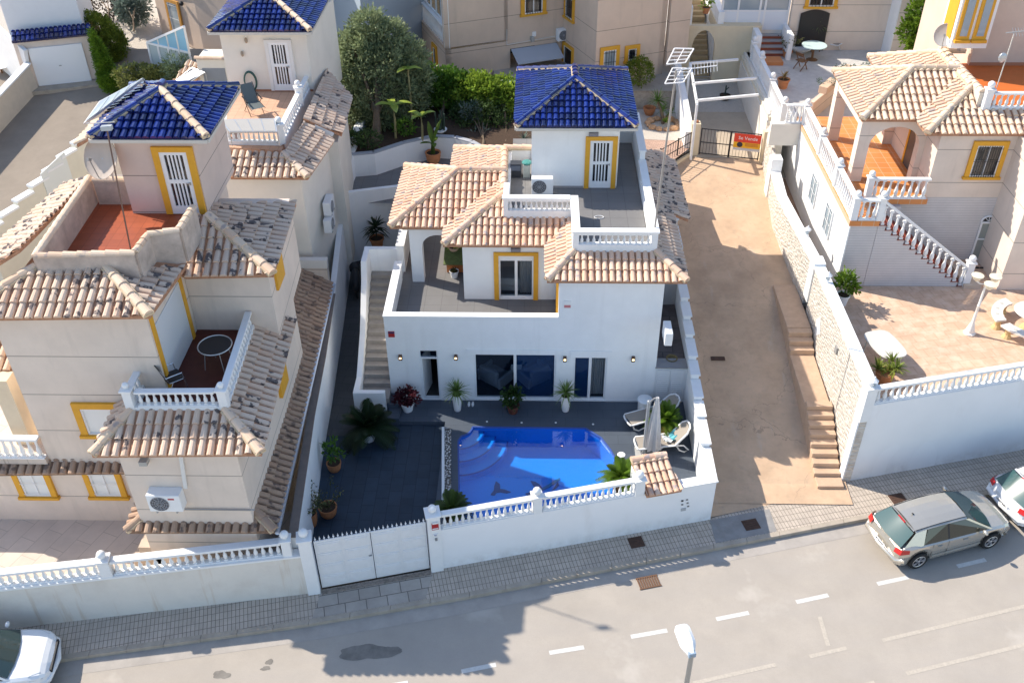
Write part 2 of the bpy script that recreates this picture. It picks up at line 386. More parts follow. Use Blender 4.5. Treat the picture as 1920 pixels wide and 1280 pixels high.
_pb = node(pebbles,'ShaderNodeBump', invert=True); pebbles.node_tree.links.new(_pv.outputs['Distance'], _pb.inputs['Height']); _pb.inputs['Distance'].default_value=.04
pebbles.node_tree.links.new(_pb.outputs[0], pebbles.node_tree.nodes['Principled BSDF'].inputs['Normal'])
stoneclad = mat('split_stone_cladding', (.68,.63,.56), .95, bump=0, noise=.1, nscale=3)
_sv = node(stoneclad,'ShaderNodeTexVoronoi'); _sv.inputs['Scale'].default_value=1; stoneclad.node_tree.links.new(pos(stoneclad, scale=(5,5,13)), _sv.inputs['Vector'])
_sc = node(stoneclad,'ShaderNodeSeparateColor'); stoneclad.node_tree.links.new(_sv.outputs['Color'], _sc.inputs[0])
overlay(stoneclad, math_(stoneclad,'MULTIPLY', _sc.outputs[0], .7), (.46,.40,.34))
_sb = node(stoneclad,'ShaderNodeBump', invert=True); stoneclad.node_tree.links.new(_sv.outputs['Distance'], _sb.inputs['Height']); _sb.inputs['Distance'].default_value=.06; _sb.inputs['Strength'].default_value=1.0
stoneclad.node_tree.links.new(_sb.outputs[0], stoneclad.node_tree.nodes['Principled BSDF'].inputs['Normal'])
poolblue = mat('blue_pool_mosaic', (.004,.24,.80), .4, noise=.12, nscale=25)
poolstep = mat('pool_step_mosaic', (.006,.27,.80), .4, noise=.1, nscale=25)
poolnose = mat('dark_blue_trim', (.004,.07,.42), .35)
def leafm(name, c=None, c2=None, tv=.35, rough=.55):
    if name in MATS: return MATS[name]
    m = mat(name, c, rough, noise=.1, nscale=1.6, col2=c2, tv=tv, spec=.3)
    n = m.node_tree; src, b = _col_of(m)
    tr = n.nodes.new('ShaderNodeBsdfTranslucent'); n.links.new(src, tr.inputs[0]); mx = n.nodes.new('ShaderNodeMixShader'); mx.inputs[0].default_value = .38
    n.links.new(b.outputs[0], mx.inputs[1]); n.links.new(tr.outputs[0], mx.inputs[2]); n.links.new(mx.outputs[0], n.nodes['Material Output'].inputs[0])
    return m
olive = leafm('olive_leaf', (.38,.43,.23), (.16,.21,.11), .45)
citrus = leafm('citrus_leaf', (.14,.26,.035), (.05,.12,.02), .5, .35)
limel = leafm('lime_leaf', (.36,.46,.06), (.16,.27,.03), .45)
hedge = leafm('clipped_hedge_leaf', (.24,.29,.035), (.10,.15,.02), .45)
cypress = leafm('cypress_leaf', (.24,.37,.03), (.09,.18,.02), .45)
shrub = leafm('shrub_leaf', (.11,.17,.05), (.04,.075,.03), .5)
bluegrey = leafm('blue_grey_leaf', (.27,.32,.27), (.10,.15,.13), .45)
yuccal = leafm('yucca_leaf', (.26,.36,.10), (.10,.18,.04), .4, .45)
cycadl = leafm('cycad_leaf', (.105,.16,.03), (.03,.06,.014), .4, .4)
cycadd = leafm('dark_cycad_leaf', (.03,.055,.02), (.012,.025,.010), .4, .4)
purple = leafm('purple_succulent', (.10,.02,.03), (.04,.008,.014), .5)
flower = leafm('pink_blossom', (.55,.10,.16), (.30,.10,.05), .4)
bark = mat('bark', (.17,.125,.085), .95, noise=.35, nscale=12, bump=.5, bscale=25)

# ------------------------------------------------------------------ clipping and roofs
def clip_poly(pts, planes):
    """pts: list of (u,v,n); planes: list of (nx,ny,c) keep nx*u+ny*v<=c"""
    for (a,b,c) in planes:
        out=[]; n=len(pts)
        if n<3: return []
        for i in range(n):
            p=pts[i]; q=pts[(i+1)%n]; dp=a*p[0]+b*p[1]-c; dq=a*q[0]+b*q[1]-c
            if dp<=0: out.append(p)
            if (dp<0<dq) or (dq<0<dp):
                t=dp/(dp-dq); out.append(tuple(p[k]+(q[k]-p[k])*t for k in range(3)))
        pts=out
    return pts if len(pts)>=3 else []

def tile_plane(mb, pts, W=.225, L=.40, R=.088, thick=.10, base_mi=1, tile_mi=0, phase=0.0, under=True):
    """barrel tiles over a convex roof plane. pts: 3-D corners, pts[0]->pts[1] is the eave (horizontal)."""
    p=[Vector(q) for q in pts]
    eu=(p[1]-p[0]); eu.z=0; eu.normalize()
    nrm=(p[1]-p[0]).cross(p[2]-p[0]).normalized()
    if nrm.z<0: nrm=-nrm
    ev=nrm.cross(eu).normalized()
    if ev.z<0: ev=-ev
    o=p[0]
    uv=[((q-o).dot(eu),(q-o).dot(ev)) for q in p]
    n=len(uv); ar=sum(uv[i][0]*uv[(i+1)%n][1]-uv[(i+1)%n][0]*uv[i][1] for i in range(n))
    if ar<0: uv=uv[::-1]; p=p[::-1]
    planes=[]
    for i in range(n):
        a=uv[i]; b=uv[(i+1)%n]; dx=b[0]-a[0]; dy=b[1]-a[1]; ln=sqrt(dx*dx+dy*dy)
        if ln<1e-6: continue
        nx,ny=dy/ln,-dx/ln; planes.append((nx,ny,nx*a[0]+ny*a[1]))
    u0=min(x[0] for x in uv); u1=max(x[0] for x in uv); v0=min(x[1] for x in uv); v1=max(x[1] for x in uv)
    # channel bed
    flip = eu.cross(ev).dot(nrm)<0
    top=[o+eu*a+ev*b for a,b in uv]
    if under:
        bot=[q-Vector((0,0,thick)) for q in top]; k=len(top)
        fs=[tuple(range(k)), tuple(range(k,2*k))[::-1]]+[(i,k+i,k+(i+1)%k,(i+1)%k) for i in range(k)]
        mb.add(top+bot, fs, random.random(), base_mi)
    K=5; prof=[(cos(pi*(1-i/K)), sin(pi*(1-i/K))) for i in range(K+1)]
    nu=int((u1-u0)/W)+2; nv=int((v1-v0)/L)+2
    for i in range(-1,nu):
        uc=u0+(i+.5+phase)*W; jit=random.uniform(-.006,.006)
        for j in range(nv):
            va=v0+j*L-(.05 if j==0 else 0); vb=va+L+.03+(.05 if j==0 else 0)
            box=[(uc-R,va),(uc+R,va),(uc+R,vb),(uc-R,vb)]
            ins=True; out=False
            for (a,b,c) in planes:
                d=[a*x+b*y-c for x,y in box]
                if min(d)>-.02: out=True; break
                if max(d)>0.055: ins=False
            if out: continue
            tvv=random.random(); ra=R*1.04; rb=R*.86; h0=.045+random.uniform(-.006,.008); h1=.006
            A=[(uc+jit+x*ra, va, y*ra*.95+h0-.02) for x,y in prof]; B=[(uc+jit+x*rb, vb, y*rb*.9+h1-.02) for x,y in prof]
            faces=[[A[q],A[q+1],B[q+1],B[q]] for q in range(K)]+[A[::-1]]
            for f in faces:
                g=f if ins else clip_poly(f, [(a,b,c+.015) for a,b,c in planes])
                if not g: continue
                g=[o+eu*x+ev*y+nrm*z for x,y,z in g]
                mb.add(g[::-1] if not flip else g, [tuple(range(len(g)))], tvv, tile_mi)

def tile_line(mb, a, b, R=.12, L=.42, mi=0, lift=.05, bed=None):
    """ridge / hip / wall-cap tiles along a line (a is the low end)"""
    a=Vector(a)+Vector((0,0,lift)); b=Vector(b)+Vector((0,0,lift)); d=(b-a); n=max(1,int(round(d.length/L))); d=d/n
    dn=d.normalized(); sx=dn.cross(Vector((0,0,1))).normalized(); up=sx.cross(dn).normalized()
    K=6; prof=[(cos(pi*(1-i/K)), sin(pi*(1-i/K))) for i in range(K+1)]
    if bed is not None: mb.bar(a-Vector((0,0,lift*.6)), b-Vector((0,0,lift*.6)), R*2.3, .09, mi=bed, tv=.5)
    for k in range(n):
        p=a+d*k; q=a+d*(k+1)+dn*.03; tvv=random.random()
        A=[p+sx*x*R+up*(y*R*.85+.02) for x,y in prof]; B=[q+sx*x*R*.88+up*(y*R*.75) for x,y in prof]
        for i in range(K): mb.quad(A[i],A[i+1],B[i+1],B[i],tvv,mi)
        mb.poly(A[::-1],tvv,mi); mb.poly(B,tvv,mi)

def roof(parent, planes, tile=tile_fresh, pan=pan_clay, hips=(), name='roof', W=.225, L=.40, R=.088, hip_mat=None, bed=mortar, hipR=.12):
    mb=MB()
    for pl in planes: tile_plane(mb, pl, W, L, R)
    o=mb.build(name, [tile, pan], parent, smooth=False)
    if hips:
        for a,b in hips:
            h=MB(); tile_line(h, a, b, hipR, bed=1); h.build('ridge_tiles', [hip_mat or tile, bed], o)
    return o

# ------------------------------------------------------------------ balustrades
_BAL={}
def baluster_proto(kind='turned'):
    if kind in _BAL: return _BAL[kind]
    mb=MB()
    mb.box(-.062,.062,-.062,.062,0,.09); mb.box(-.058,.058,-.058,.058,.91,1.0)
    mb.lathe([(.045,.09),(.060,.16),(.078,.30),(.072,.40),(.042,.60),(.036,.72),(.048,.78),(.036,.84),(.045,.91)], n=8)
    me=bpy.data.meshes.new('baluster'); me.from_pydata(mb.v,[],mb.f); me.polygons.foreach_set('use_smooth',[len(f)==4 and i>11 for i,f in enumerate(mb.f)])
    me.materials.append(whitep); me.update(); _BAL[kind]=me; return me
def balustrade(parent, a, b, h=.62, n=None, sp=.23, name='balustrade', rail=(.20,.07), base=(.18,.05), m=None, skew=None, fat=1.0):
    """rail + foot as one part, every baluster a sub-part.  a, b: foot centre line (3-D)."""
    m = m or whitep
    a=Vector(a); b=Vector(b); up=Vector((0,0,1)); mb=MB()
    mb.bar(a+up*(base[1]/2), b+up*(base[1]/2), base[0], base[1])
    o=mb.build(name, m, parent, bevel=.012); mb=MB(); mb.bar(a+up*(h-rail[1]/2), b+up*(h-rail[1]/2), rail[0], rail[1]); mb.build('handrail', m, o, bevel=.012)
    L=(b-a).length; n=n or max(1,int(L/sp)); me=baluster_proto(); rz=atan2(b.y-a.y,b.x-a.x); fat=min(fat, L/n*.60/.156)
    for i in range(n):
        p=a.lerp(b,(i+.5)/n)+up*base[1]
        c=bpy.data.objects.new('baluster', me); COL.objects.link(c); attach(c,o); c.location=p; c.rotation_euler=(0,0,rz); c.scale=(fat,fat,h-base[1]-rail[1])
    return o
def pier(parent, c, z0, z1, s=.30, ball=.13, m=None, rz=0, name='pier'):
    m=m or whitep; x,y=c[0],c[1]; mb=MB(); ex=Vector((cos(rz),sin(rz),0)); ey=Vector((-sin(rz),cos(rz),0)); up=Vector((0,0,1))
    mb.obox((x,y,(z0+z1)/2), ex*s/2, ey*s/2, up*(z1-z0)/2); mb.obox((x,y,z1+.03), ex*(s/2+.04), ey*(s/2+.04), up*.03)
    o=mb.build(name, m, parent, bevel=.01)
    if ball:
        k=MB(); k.lathe([(.07,0),(.045,.03),(.05,.05)],(x,y,z1+.06),10); k.ball((x,y,z1+.09+ball*.8),ball,12,8); k.build('ball_finial', m, o, smooth=2)
    return o

# ------------------------------------------------------------------ windows, doors
def window(parent, o, ex, nrm, wd, h, surround=yellow, sill=True, bars=0, panes=2, frame=None, gl=None, sw=.16, name='window', shutter=0, top=True, arch=False):
    """o: lower left corner on the wall face; ex along the wall; nrm outward"""
    o=Vector(o); ex=Vector(ex).normalized(); nrm=Vector(nrm).normalized(); ez=Vector((0,0,1)); frame=frame or whitem; gl=gl or glass
    def bx(mb,x0,x1,z0,z1,d0,d1,mi=0):
        c=o+ex*((x0+x1)/2)+ez*((z0+z1)/2)+nrm*((d0+d1)/2); mb.obox(c, ex*((x1-x0)/2), nrm*((d1-d0)/2), ez*((z1-z0)/2), mi=mi)
    mb=MB(); f=.055
    bx(mb,0,f,0,h,.006,.06); bx(mb,wd-f,wd,0,h,.006,.06); bx(mb,f,wd-f,0,f,.006,.06); bx(mb,f,wd-f,h-f,h,.006,.06)
    for k in range(1,panes): x=wd*k/panes; bx(mb,x-.03,x+.03,f,h-f,.006,.055)
    if shutter: bx(mb,f,wd-f,h*(1-shutter),h-f,.012,.045)
    w=mb.build(name, frame, parent)
    g=MB(); bx(g,f*.5,wd-f*.5,f*.5,h-f*.5,.003,.022); g.build('pane', gl, w)
    if surround:
        s=MB(); bx(s,-sw,0,0 if not sill else -.0,h,-.01,.09); bx(s,wd,wd+sw,0,h,-.01,.09)
        if top: bx(s,-sw,wd+sw,h,h+sw,-.01,.088)
        if sill: bx(s,-sw-.05,wd+sw+.05,-.10,0,-.01,.14)
        s.build('surround', surround, w)
    if bars:
        b=MB(); step=wd/(bars+1)
        for k in range(1,bars+1): x=k*step; bx(b,x-.009,x+.009,0,h,.10,.118)
        for z in (.12,h*.5,h-.12): bx(b,0,wd,z-.008,z+.008,.095,.105)
        b.build('window_bars', iron if bars>0 else whitem, w)
    return w
def grille_door(parent, o, ex, nrm, wd, h, surround=yellow, sw=.2):
    o=Vector(o); ex=Vector(ex); nrm=Vector(nrm); ez=Vector((0,0,1))
    def bx(mb,x0,x1,z0,z1,d0,d1): mb.obox(o+ex*((x0+x1)/2)+ez*((z0+z1)/2)+nrm*((d0+d1)/2), ex*((x1-x0)/2), nrm*((d1-d0)/2), ez*((z1-z0)/2))
    mb=MB(); f=.13
    bx(mb,0,f,0,h,.01,.07); bx(mb,wd-f,wd,0,h,.01,.07); bx(mb,f,wd-f,0,.26,.01,.07); bx(mb,f,wd-f,h-.10,h,.01,.07); bx(mb,f,wd-f,h*.50,h*.56,.01,.07)
    d=mb.build('door', whitem, parent)
    g=MB(); bx(g,f*.5,wd-f*.5,.1,h-.05,.003,.03); g.build('pane', glass, d)
    b=MB(); n=5
    for k in range(1,n): x=f+(wd-2*f)*k/n; bx(b,x-.024,x+.024,.26,h-.10,.035,.065)
    b.build('door_bars', whitem, d)
    k=MB(); bx(k,wd-.10,wd-.07,h*.48,h*.52,.07,.10); bx(k,wd-.20,wd-.07,h*.50,h*.515,.10,.115); k.build('handle', grey_metal, d)
    if surround:
        s=MB(); bx(s,-sw,0,0,h,-.01,.10); bx(s,wd,wd+sw,0,h,-.01,.10); bx(s,-sw,wd+sw,h,h+sw*.8,-.01,.098); s.build('surround', surround, d)
    return d
def wall_panel(mb, a, b, z0, z1, t, holes, mi=0):
    """upright slab from a to b (xy), thickness t to the left of a->b, with rectangular holes (u0,u1,v0,v1)"""
    a=Vector((a[0],a[1],0)); b=Vector((b[0],b[1],0)); ex=(b-a); L=ex.length; ex/=L; ny=Vector((-ex.y,ex.x,0))
    us=sorted(set([0,L]+[h[0] for h in holes]+[h[1] for h in holes])); 
    for i in range(len(us)-1):
        u0,u1=us[i],us[i+1]; hs=sorted([(h[2],h[3]) for h in holes if h[0]<=u0+1e-6 and h[1]>=u1-1e-6]); z=z0
        for (c,d) in hs+[(z1,z1)]:
            if c>z+1e-6: mb.obox(a+ex*((u0+u1)/2)+ny*(t/2)+Vector((0,0,(z+c)/2)), ex*((u1-u0)/2), ny*(t/2), Vector((0,0,(c-z)/2)), mi=mi)
            z=max(z,d)

# ------------------------------------------------------------------ plants
def leaf_quad(mb, c, d, up, L, Wd, tv):
    d=d.normalized(); s=d.cross(up)
    if s.length<.01: s=d.cross(Vector((1,0,.3)))
    s.normalize(); a=c; m=c+d*L*.5
    mb.add([a, m+s*Wd*.5, c+d*L, m-s*Wd*.5], [(0,1,2,3)], tv)
def rnd_dir():
    z=random.uniform(-1,1); t=random.uniform(0,2*pi); r=sqrt(1-z*z); return Vector((r*cos(t),r*sin(t),z))
def crown(mb, blobs, n, L, Wd, shell=.55, clump=10):
    """leaf clusters through a set of ellipsoids (c, r=(rx,ry,rz))"""
    vol=[b[1][0]*b[1][1]+b[1][0]*b[1][2] for b in blobs]; tot=sum(vol)
    for (c,r),vv in zip(blobs,vol):
        c=Vector(c)
        for k in range(int(n*vv/tot/clump)+1):
            d=rnd_dir(); q=(shell+(1-shell)*random.random()**.6)*random.uniform(.86,1.08)
            p=c+Vector((d.x*r[0],d.y*r[1],d.z*r[2]))*q
            cs=L*1.15; base=random.random()
            for i in range(clump):
                e=rnd_dir(); pp=p+e*cs*random.random()
                dd=(e*.8+d*.7+Vector((0,0,.25))); leaf_quad(mb, pp, dd, rnd_dir(), L*random.uniform(.6,1.2), Wd*random.uniform(.7,1.2), min(1,max(0,base*.6+random.random()*.4)))
def tree(name, label, base, blobs, n, L, Wd, lm, trunk_r=.12, trunk_top=None, cat='tree', group=None, limbs=5, shell=.5, clump=10):
    base=Vector(base); t=thing(name, label, cat, base, group=group)
    k=MB(); loc=[(Vector(c)-base, r) for c,r in blobs]
    cen=sum((c for c,_ in loc), Vector())/len(loc); top=Vector((cen.x*.5,cen.y*.5,cen.z*.75))
    mid=Vector((cen.x*.2+.05,cen.y*.2,cen.z*.35))
    k.tube([Vector((0,0,-.1)),mid,top],[trunk_r*1.15,trunk_r*.85,trunk_r*.5],8)
    for i in range(limbs):
        c,r=loc[i%len(loc)]; e=c+Vector((rnd_dir().x*r[0]*.5,rnd_dir().y*r[1]*.5,r[2]*.3)); s=mid.lerp(top,random.uniform(.1,.9))
        k.tube([s,(s+e)/2+Vector((0,0,.1)),e],[trunk_r*.45,trunk_r*.3,trunk_r*.12],6)
    k.build('trunk', bark, t, smooth=2)
    m=MB(); crown(m, loc, n, L, Wd, shell, clump); m.build('crown', lm, t)
    return t
def rosette(mb, c, n, L, Wd, lo=-.2, hi=1.4, droop=.35, seg=3):
    """stiff strap leaves from one point (yucca, agave)"""
    c=Vector(c)
    for i in range(n):
        az=random.uniform(0,2*pi); el=random.uniform(lo,hi); l=L*random.uniform(.75,1.1); tv=random.random()
        d=Vector((cos(az)*cos(el),sin(az)*cos(el),sin(el))); s=Vector((-sin(az),cos(az),0)); pr=None
        for k in range(seg+1):
            t=k/seg; p=c+d*l*t-Vector((0,0,droop*l*t*t*cos(el))); wd=Wd*(1-t)**.7*(.6+.8*t if t<.5 else 1)
            q=(p-s*wd/2,p+s*wd/2)
            if pr: mb.quad(pr[0],pr[1],q[1],q[0],tv)
            pr=q
def cycad(mb, c, n, L, lo=.05, hi=1.15, droop=.55, pairs=16, Wd=.03, ll=.16):
    """feather fronds arching from one crown"""
    c=Vector(c)
    for i in range(n):
        az=2*pi*i/n*2.618+random.uniform(-.15,.15); el=lo+(hi-lo)*((i%7)/6.0)+random.uniform(-.08,.08); l=L*random.uniform(.85,1.08); tv=random.random()
        d=Vector((cos(az)*cos(el),sin(az)*cos(el),sin(el))); s=Vector((-sin(az),cos(az),0))
        f=lambda t: c+d*l*t-Vector((0,0,droop*l*t*t*cos(el)))
        pp=f(0)
        for k in range(1,pairs+1):
            t=k/pairs; p=f(t); ax=(p-pp).normalized(); up=s.cross(ax); lw=ll*(L/.8)*sin(pi*(.12+.84*t))**.7
            for sg in (-1,1):
                e=p+s*sg*lw*.9+ax*lw*.45+up*lw*.12; wv=ax*Wd
                mb.add([p-wv*.5,p+wv*.5,e+wv*.15,e-wv*.15],[(0,1,2,3)],tv)
            mb.add([pp-s*.006,pp+s*.006,p+s*.006,p-s*.006],[(0,1,2,3)],tv*.5); pp=p
def pot(parent, r, h, m, kind='round', c=(0,0,0), n=18):
    mb=MB(); c=Vector(c)
    if kind=='round': pr=[(r*.62,0),(r*.9,h*.35),(r,h*.7),(r*.93,h*.86),(r*1.06,h*.9),(r*1.06,h),(r*.92,h),(r*.88,h*.88)]
    elif kind=='tall': pr=[(r*.62,0),(r*.68,h*.06),(r,h*.97),(r*1.02,h),(r*.9,h),(r*.86,h*.93)]
    else: pr=[(r*.72,0),(r*.95,h*.84),(r*1.08,h*.85),(r*1.08,h),(r*.95,h),(r*.9,h*.88)]
    mb.lathe(pr,c,n,cap=False); mb.lathe([(r*.01,0),(pr[0][0],0)],c,n,cap=False); o=mb.build('pot', m, parent, smooth=1)
    s=MB(); s.lathe([(.001,pr[-1][1]+.005),(pr[-1][0],pr[-1][1])],c,n,cap=False); s.build('soil', soil, o)
    return o
# ================================================================== ground, street, alley
def struct(name, mb, m, parent=None): 
    o = mb.build(name, m, parent); o['kind'] = 'structure'; return o
def lerp_line(pts, x):
    for (x0,y0),(x1,y1) in zip(pts, pts[1:]):
        if x <= x1 or (x1,y1)==pts[-1]: return y0+(y1-y0)*(x-x0)/(x1-x0)
KERB = [(-60,-21.2),(-8.3,-10.87),(-1.3,-9.52),(3.3,-8.46),(16.2,-5.10),(70,8.9)]
ky = lambda x: lerp_line(KERB, x)
mwall = lambda x: -7.5+.2525*(x-2.12)                # main house street wall line
lwall = lambda x: -8.45+.164*(x+1.61)                # left neighbour street wall line
rwall = lambda x: -3.55+.25*(x-15.53)                # right neighbour street wall line
ALP = [(-6.0,-.40),(-3.7,-.36),(-1.1,.22),(4.8,1.50),(14.3,2.60),(40,4.2)]
alz = lambda y: lerp_line(ALP, y)

g = MB(); g.poly([(-400,-300,-2.2),(400,-300,-2.2),(400,8,-2.2),(-400,8,-2.2)]); g.poly([(-400,8,-2.2),(400,8,-2.2),(400,13.5,-2.2),(-400,13.5,-2.2)])
g.poly([(-400,13.5,-2.2),(400,13.5,-2.2),(400,13.6,2.0),(-400,13.6,2.0)]); g.poly([(-400,13.6,2.0),(400,13.6,2.0),(400,60,7.5),(-400,60,7.5)]); g.poly([(-400,60,7.5),(400,60,7.5),(400,400,30),(-400,400,30)])
struct('ground', g, gravel)
xs = [-60,-8.3,-1.3,3.3,16.2,70]
r = MB(); r.poly([(x,ky(x)-.46,-.55) for x in xs][::-1]+[(x,ky(x)-24,-.55) for x in xs]); struct('road', r, asphalt)
r = MB()
for a,b in zip(xs,xs[1:]): r.poly([(a,ky(a)-.47,-.546),(b,ky(b)-.47,-.546),(b,ky(b)+.01,-.52),(a,ky(a)+.01,-.52)])
struct('gutter', r, gutterm)
k = MB()
for a,b in zip(xs,xs[1:]):
    n = max(1,int((b-a)/1.0))
    for i in range(n):
        x0=a+(b-a)*i/n; x1=a+(b-a)*(i+1)/n-.012
        k.prism([(x0,ky(x0)),(x1,ky(x1)),(x1,ky(x1)+.17),(x0,ky(x0)+.17)],-.7,-.385+random.uniform(-.004,.004))
kb = struct('kerb', k, kerbm)
pv = MB()
wl = [(-60,lwall(-60)),(-1.5,lwall(-1.5)),(-1.2,mwall(-1.2)),(10.9,mwall(10.9)),(14.5,-4.05),(15.5,-3.56),(22.2,-1.88),(70,10.1)]
pv.prism([(x,ky(x)+.17) for x in xs]+[(x,y+.05) for x,y in wl[::-1]], -.75, -.40)
struct('pavement', pv, pave)
vd = MB(); vd.poly([(x,y,-.396) for x,y in ((-1.25,ky(-1.25)+.19),(2.0,ky(2.0)+.19),(2.15,mwall(2.15)-.02),(-1.15,mwall(-1.15)-.02))]); struct('driveway_crossing', vd, pave_big)
pp = MB(); pp.poly([(x,y,-.394) for x,y in ((10.9,ky(10.9)+.2),(12.9,ky(12.9)+.2),(12.85,ky(12.9)+1.15),(10.85,ky(10.9)+1.15))]); struct('pavement_patch', pp, mat('dark_cement_patch',(.29,.275,.26),.95,noise=.2))
# lane marks
mk = MB()
def stripe(a, b, wd, jit=0):
    a=P(*a,-.546); b=P(*b,-.546); s=(b-a).normalized(); s=Vector((-s.y,s.x,0))*wd/2
    mk.quad(a-s,b-s,b+s,a+s)
for a,b in (((865,1258),(930,1245)),((1030,1223),(1095,1212.5)),((1183,1193),(1251,1181)),((1343,1160),(1404,1148)),((1493,1128),(1553,1115)),((1645,1094),(1703,1081.5)),((1795,1061),(1848,1048.5)),((690,1292),(765,1279))): stripe(a,b,.14)
o=struct('lane_marking', mk, mat('white_road_paint',(.62,.60,.56),.8,noise=.12,nscale=9))
mk = MB()
for a,b in (((1655,1200),(1925,1135)),((1700,1262),(1925,1207)),((1300,1280),(1455,1245)),((1518,1230),(1587,1214)),((1537,1155),(1553,1210)),((1600,1290),(1640,1278))): stripe(a,b,.12)
o=struct('faded_lane_marking', mk, mat('faded_road_paint',(.47,.415,.345),.9,noise=.15,nscale=14))
# dark damp stain along the kerb outside the gate, cast-iron covers
st = MB()
def blob(cx,cy,rx,ry,z,n=40):
    ph=[random.uniform(0,6.28) for _ in range(4)]; f=lambda a:1+.16*sin(2*a+ph[0])+.11*sin(3*a+ph[1])+.07*sin(5*a+ph[2])+.04*sin(9*a+ph[3])
    return [(cx+rx*cos(2*pi*i/n)*f(2*pi*i/n), cy+ry*sin(2*pi*i/n)*f(2*pi*i/n), z) for i in range(n)]
for px,py,rx,ry in ((690,1222,.75,.28),(735,1218,.22,.14),(505,1240,.12,.08),(415,1264,.22,.14),(498,1252,.13,.07)):
    st=MB(); c=P(px,py,-.545); st.poly(blob(c.x,c.y,rx,ry,-.5455+.0006*(px%7))); struct('oil_stain', st, mat('oil_stain',(.22,.20,.175),.9,noise=.3))
def cover(px,py,z,wx,wy,rz,label,flat=None):
    c=P(px,py,z); t=MB(); e=Vector((cos(rz),sin(rz),0)); f=Vector((-sin(rz),cos(rz),0)); up=Vector((0,0,1))
    t.obox(c+up*.004, e*wx/2, f*wy/2, up*.012)
    for i in range(4): t.obox(c+f*(wy*(i-1.5)*.22)+up*.018, e*wx*.42, f*wy*.05, up*.004)
    o=t.build('manhole_cover', mat('rusty_cover',(.085,.045,.03),.8,noise=.3,nscale=9)); return props(o,label,'manhole cover')
cover(1345,668,alz(1.6),.52,.46,0,'square dark metal cover in the brown concrete alley')
cover(1193,1016,-.396,.46,.42,.25,'small square dark cover in the pavement below the white pool wall')
cover(1408,983,-.394,.5,.42,.25,'square dark cover set in the grey cement patch of the pavement')
cover(1683,934,-.396,.5,.40,.25,'square dark cover in the shaded pavement behind the silver car')
t=MB(); c=P(1216,1091,-.545); e=Vector((cos(.25),sin(.25),0)); f=Vector((-sin(.25),cos(.25),0))
for i in range(9): t.obox(c+e*(i-4)*.075+Vector((0,0,.01)), e*.022, f*.2, Vector((0,0,.012)))
t.obox(c+f*.2+Vector((0,0,.01)), e*.34,f*.02,Vector((0,0,.014))); t.obox(c-f*.2+Vector((0,0,.01)), e*.34,f*.02,Vector((0,0,.014)))
props(t.build('drain_grate', mat('rust_grate',(.16,.085,.05),.85)),'rusty drain grate in the gutter below the white pool wall','drain grate')

# alley
al = MB()
ys=[-4.6,-3.7,-2.4,-1.1,1,3,4.8,8,11,14.3]
def xl(y): return 10.8
def xr(y): return 15.6
for a,b in zip(ys,ys[1:]):
    for (xa,xb) in ((10.7,12.3),(12.3,14.0),(14.0,15.6)): al.poly([(xa,a,alz(a)+.006),(xb,a,alz(a)+.006),(xb,b,alz(b)+.006),(xa,b,alz(b)+.006)])
al.poly([(10.75,-5.25,-.392),(14.6,-4.12,-.392),(15.6,-3.7,-.36),(15.6,-4.6+.9,-.36),(10.7,-4.6,-.36)][:3]+[(14.6,-3.9,-.37),(10.75,-4.6,alz(-4.6)+.004)])
struct('alley', al, concrete)
# tan stairs up the right side of the alley, one flight with two landings
s = thing('alley_stairs','long flight of tan concrete steps with two landings along the stone wall','stairs',(15,0,0),world=True)
mb = MB(); XL,XR=14.56,15.44
mb.box(XL+.03,XR+.02,-3.92,-3.46,-.7,-.24)
mb.prism([(XL,-3.46),(XR,-3.46),(XR,-3.17),(XL,-3.17)],-.7,-.10)
yy=-3.17; zz=.07
for i in range(7): 
    y2=yy+.29; mb.box(XL,XR,yy,y2,-.7,zz); yy=y2; zz+=.17
mb.prism([(XL,yy),(XR,yy),(XR,1.5),(XL,1.5)],-.7,[.94,.94,1.06,1.06])
yy=1.5; zz=1.25
for i in range(3): mb.box(XL,XR,yy,yy+.3,-.7,zz); yy+=.3; zz+=.18
mb.prism([(XL,yy),(XR,yy),(XR,5.2),(XL,5.2)],-.7,[1.64,1.64,1.66,1.66])
mb.build('flight', steptan, s, bevel=.02)

# ================================================================== the main plot: deck, driveway, pool
DKX=2.03
pool_out=[]
def arc(cx,cy,r,a0,a1,n): return [(cx+r*cos(a0+(a1-a0)*i/n), cy+r*sin(a0+(a1-a0)*i/n)) for i in range(n+1)]
nw=(2.50,-1.42)
pool=[(2.86,-5.95)]+[(2.56,-2.15)]+arc(2.50,-1.42,.52,-1.48,-.02,7)[1:]+[(7.0,-1.44)]+[tuple(P(x,y,-.05)[:2]) for x,y in ((1127,822),(1145,845),(1157,868),(1159,880))]+[(8.02,-4.0),(7.75,-4.6),(7.25,-4.98),(6.5,-5.2)]
vs,fs = poly_hole([(DKX,mwall(DKX)+.2),(10.6,mwall(10.6)+.2),(10.6,0.02),(-.1,.02),(-.1,-1.18),(DKX,-1.18)], pool, 0.0)
d=MB(); d.add(vs,fs); d.poly([(-.1,-1.18,0),(DKX,-1.18,0),(DKX,-1.18,-.3),(-.1,-1.18,-.3)]); d.poly([(-.1,.02,0),(-.1,-1.18,0),(-.1,-1.18,-.3),(-.1,.02,-.3)])
struct('pool_deck', d, decktile)
dv=MB(); dv.poly([(-1.9,-7.9,-.36),(2.25,-7.3,-.36),(DKX,-1.18,-.17),(-2.5,-1.18,-.17)]); struct('driveway', dv, drivetile)
sp=MB(); sp.poly([(-2.4,-1.8,-.166),(-.9,-1.8,-.166),(-.9,5.0,.0),(-3.3,5.0,.0)]); sp.poly([(-3.3,5.0,0),(-.9,5.0,0),(-.9,14,.3),(-4,14,.3)]); struct('side_passage', sp, sidetile)
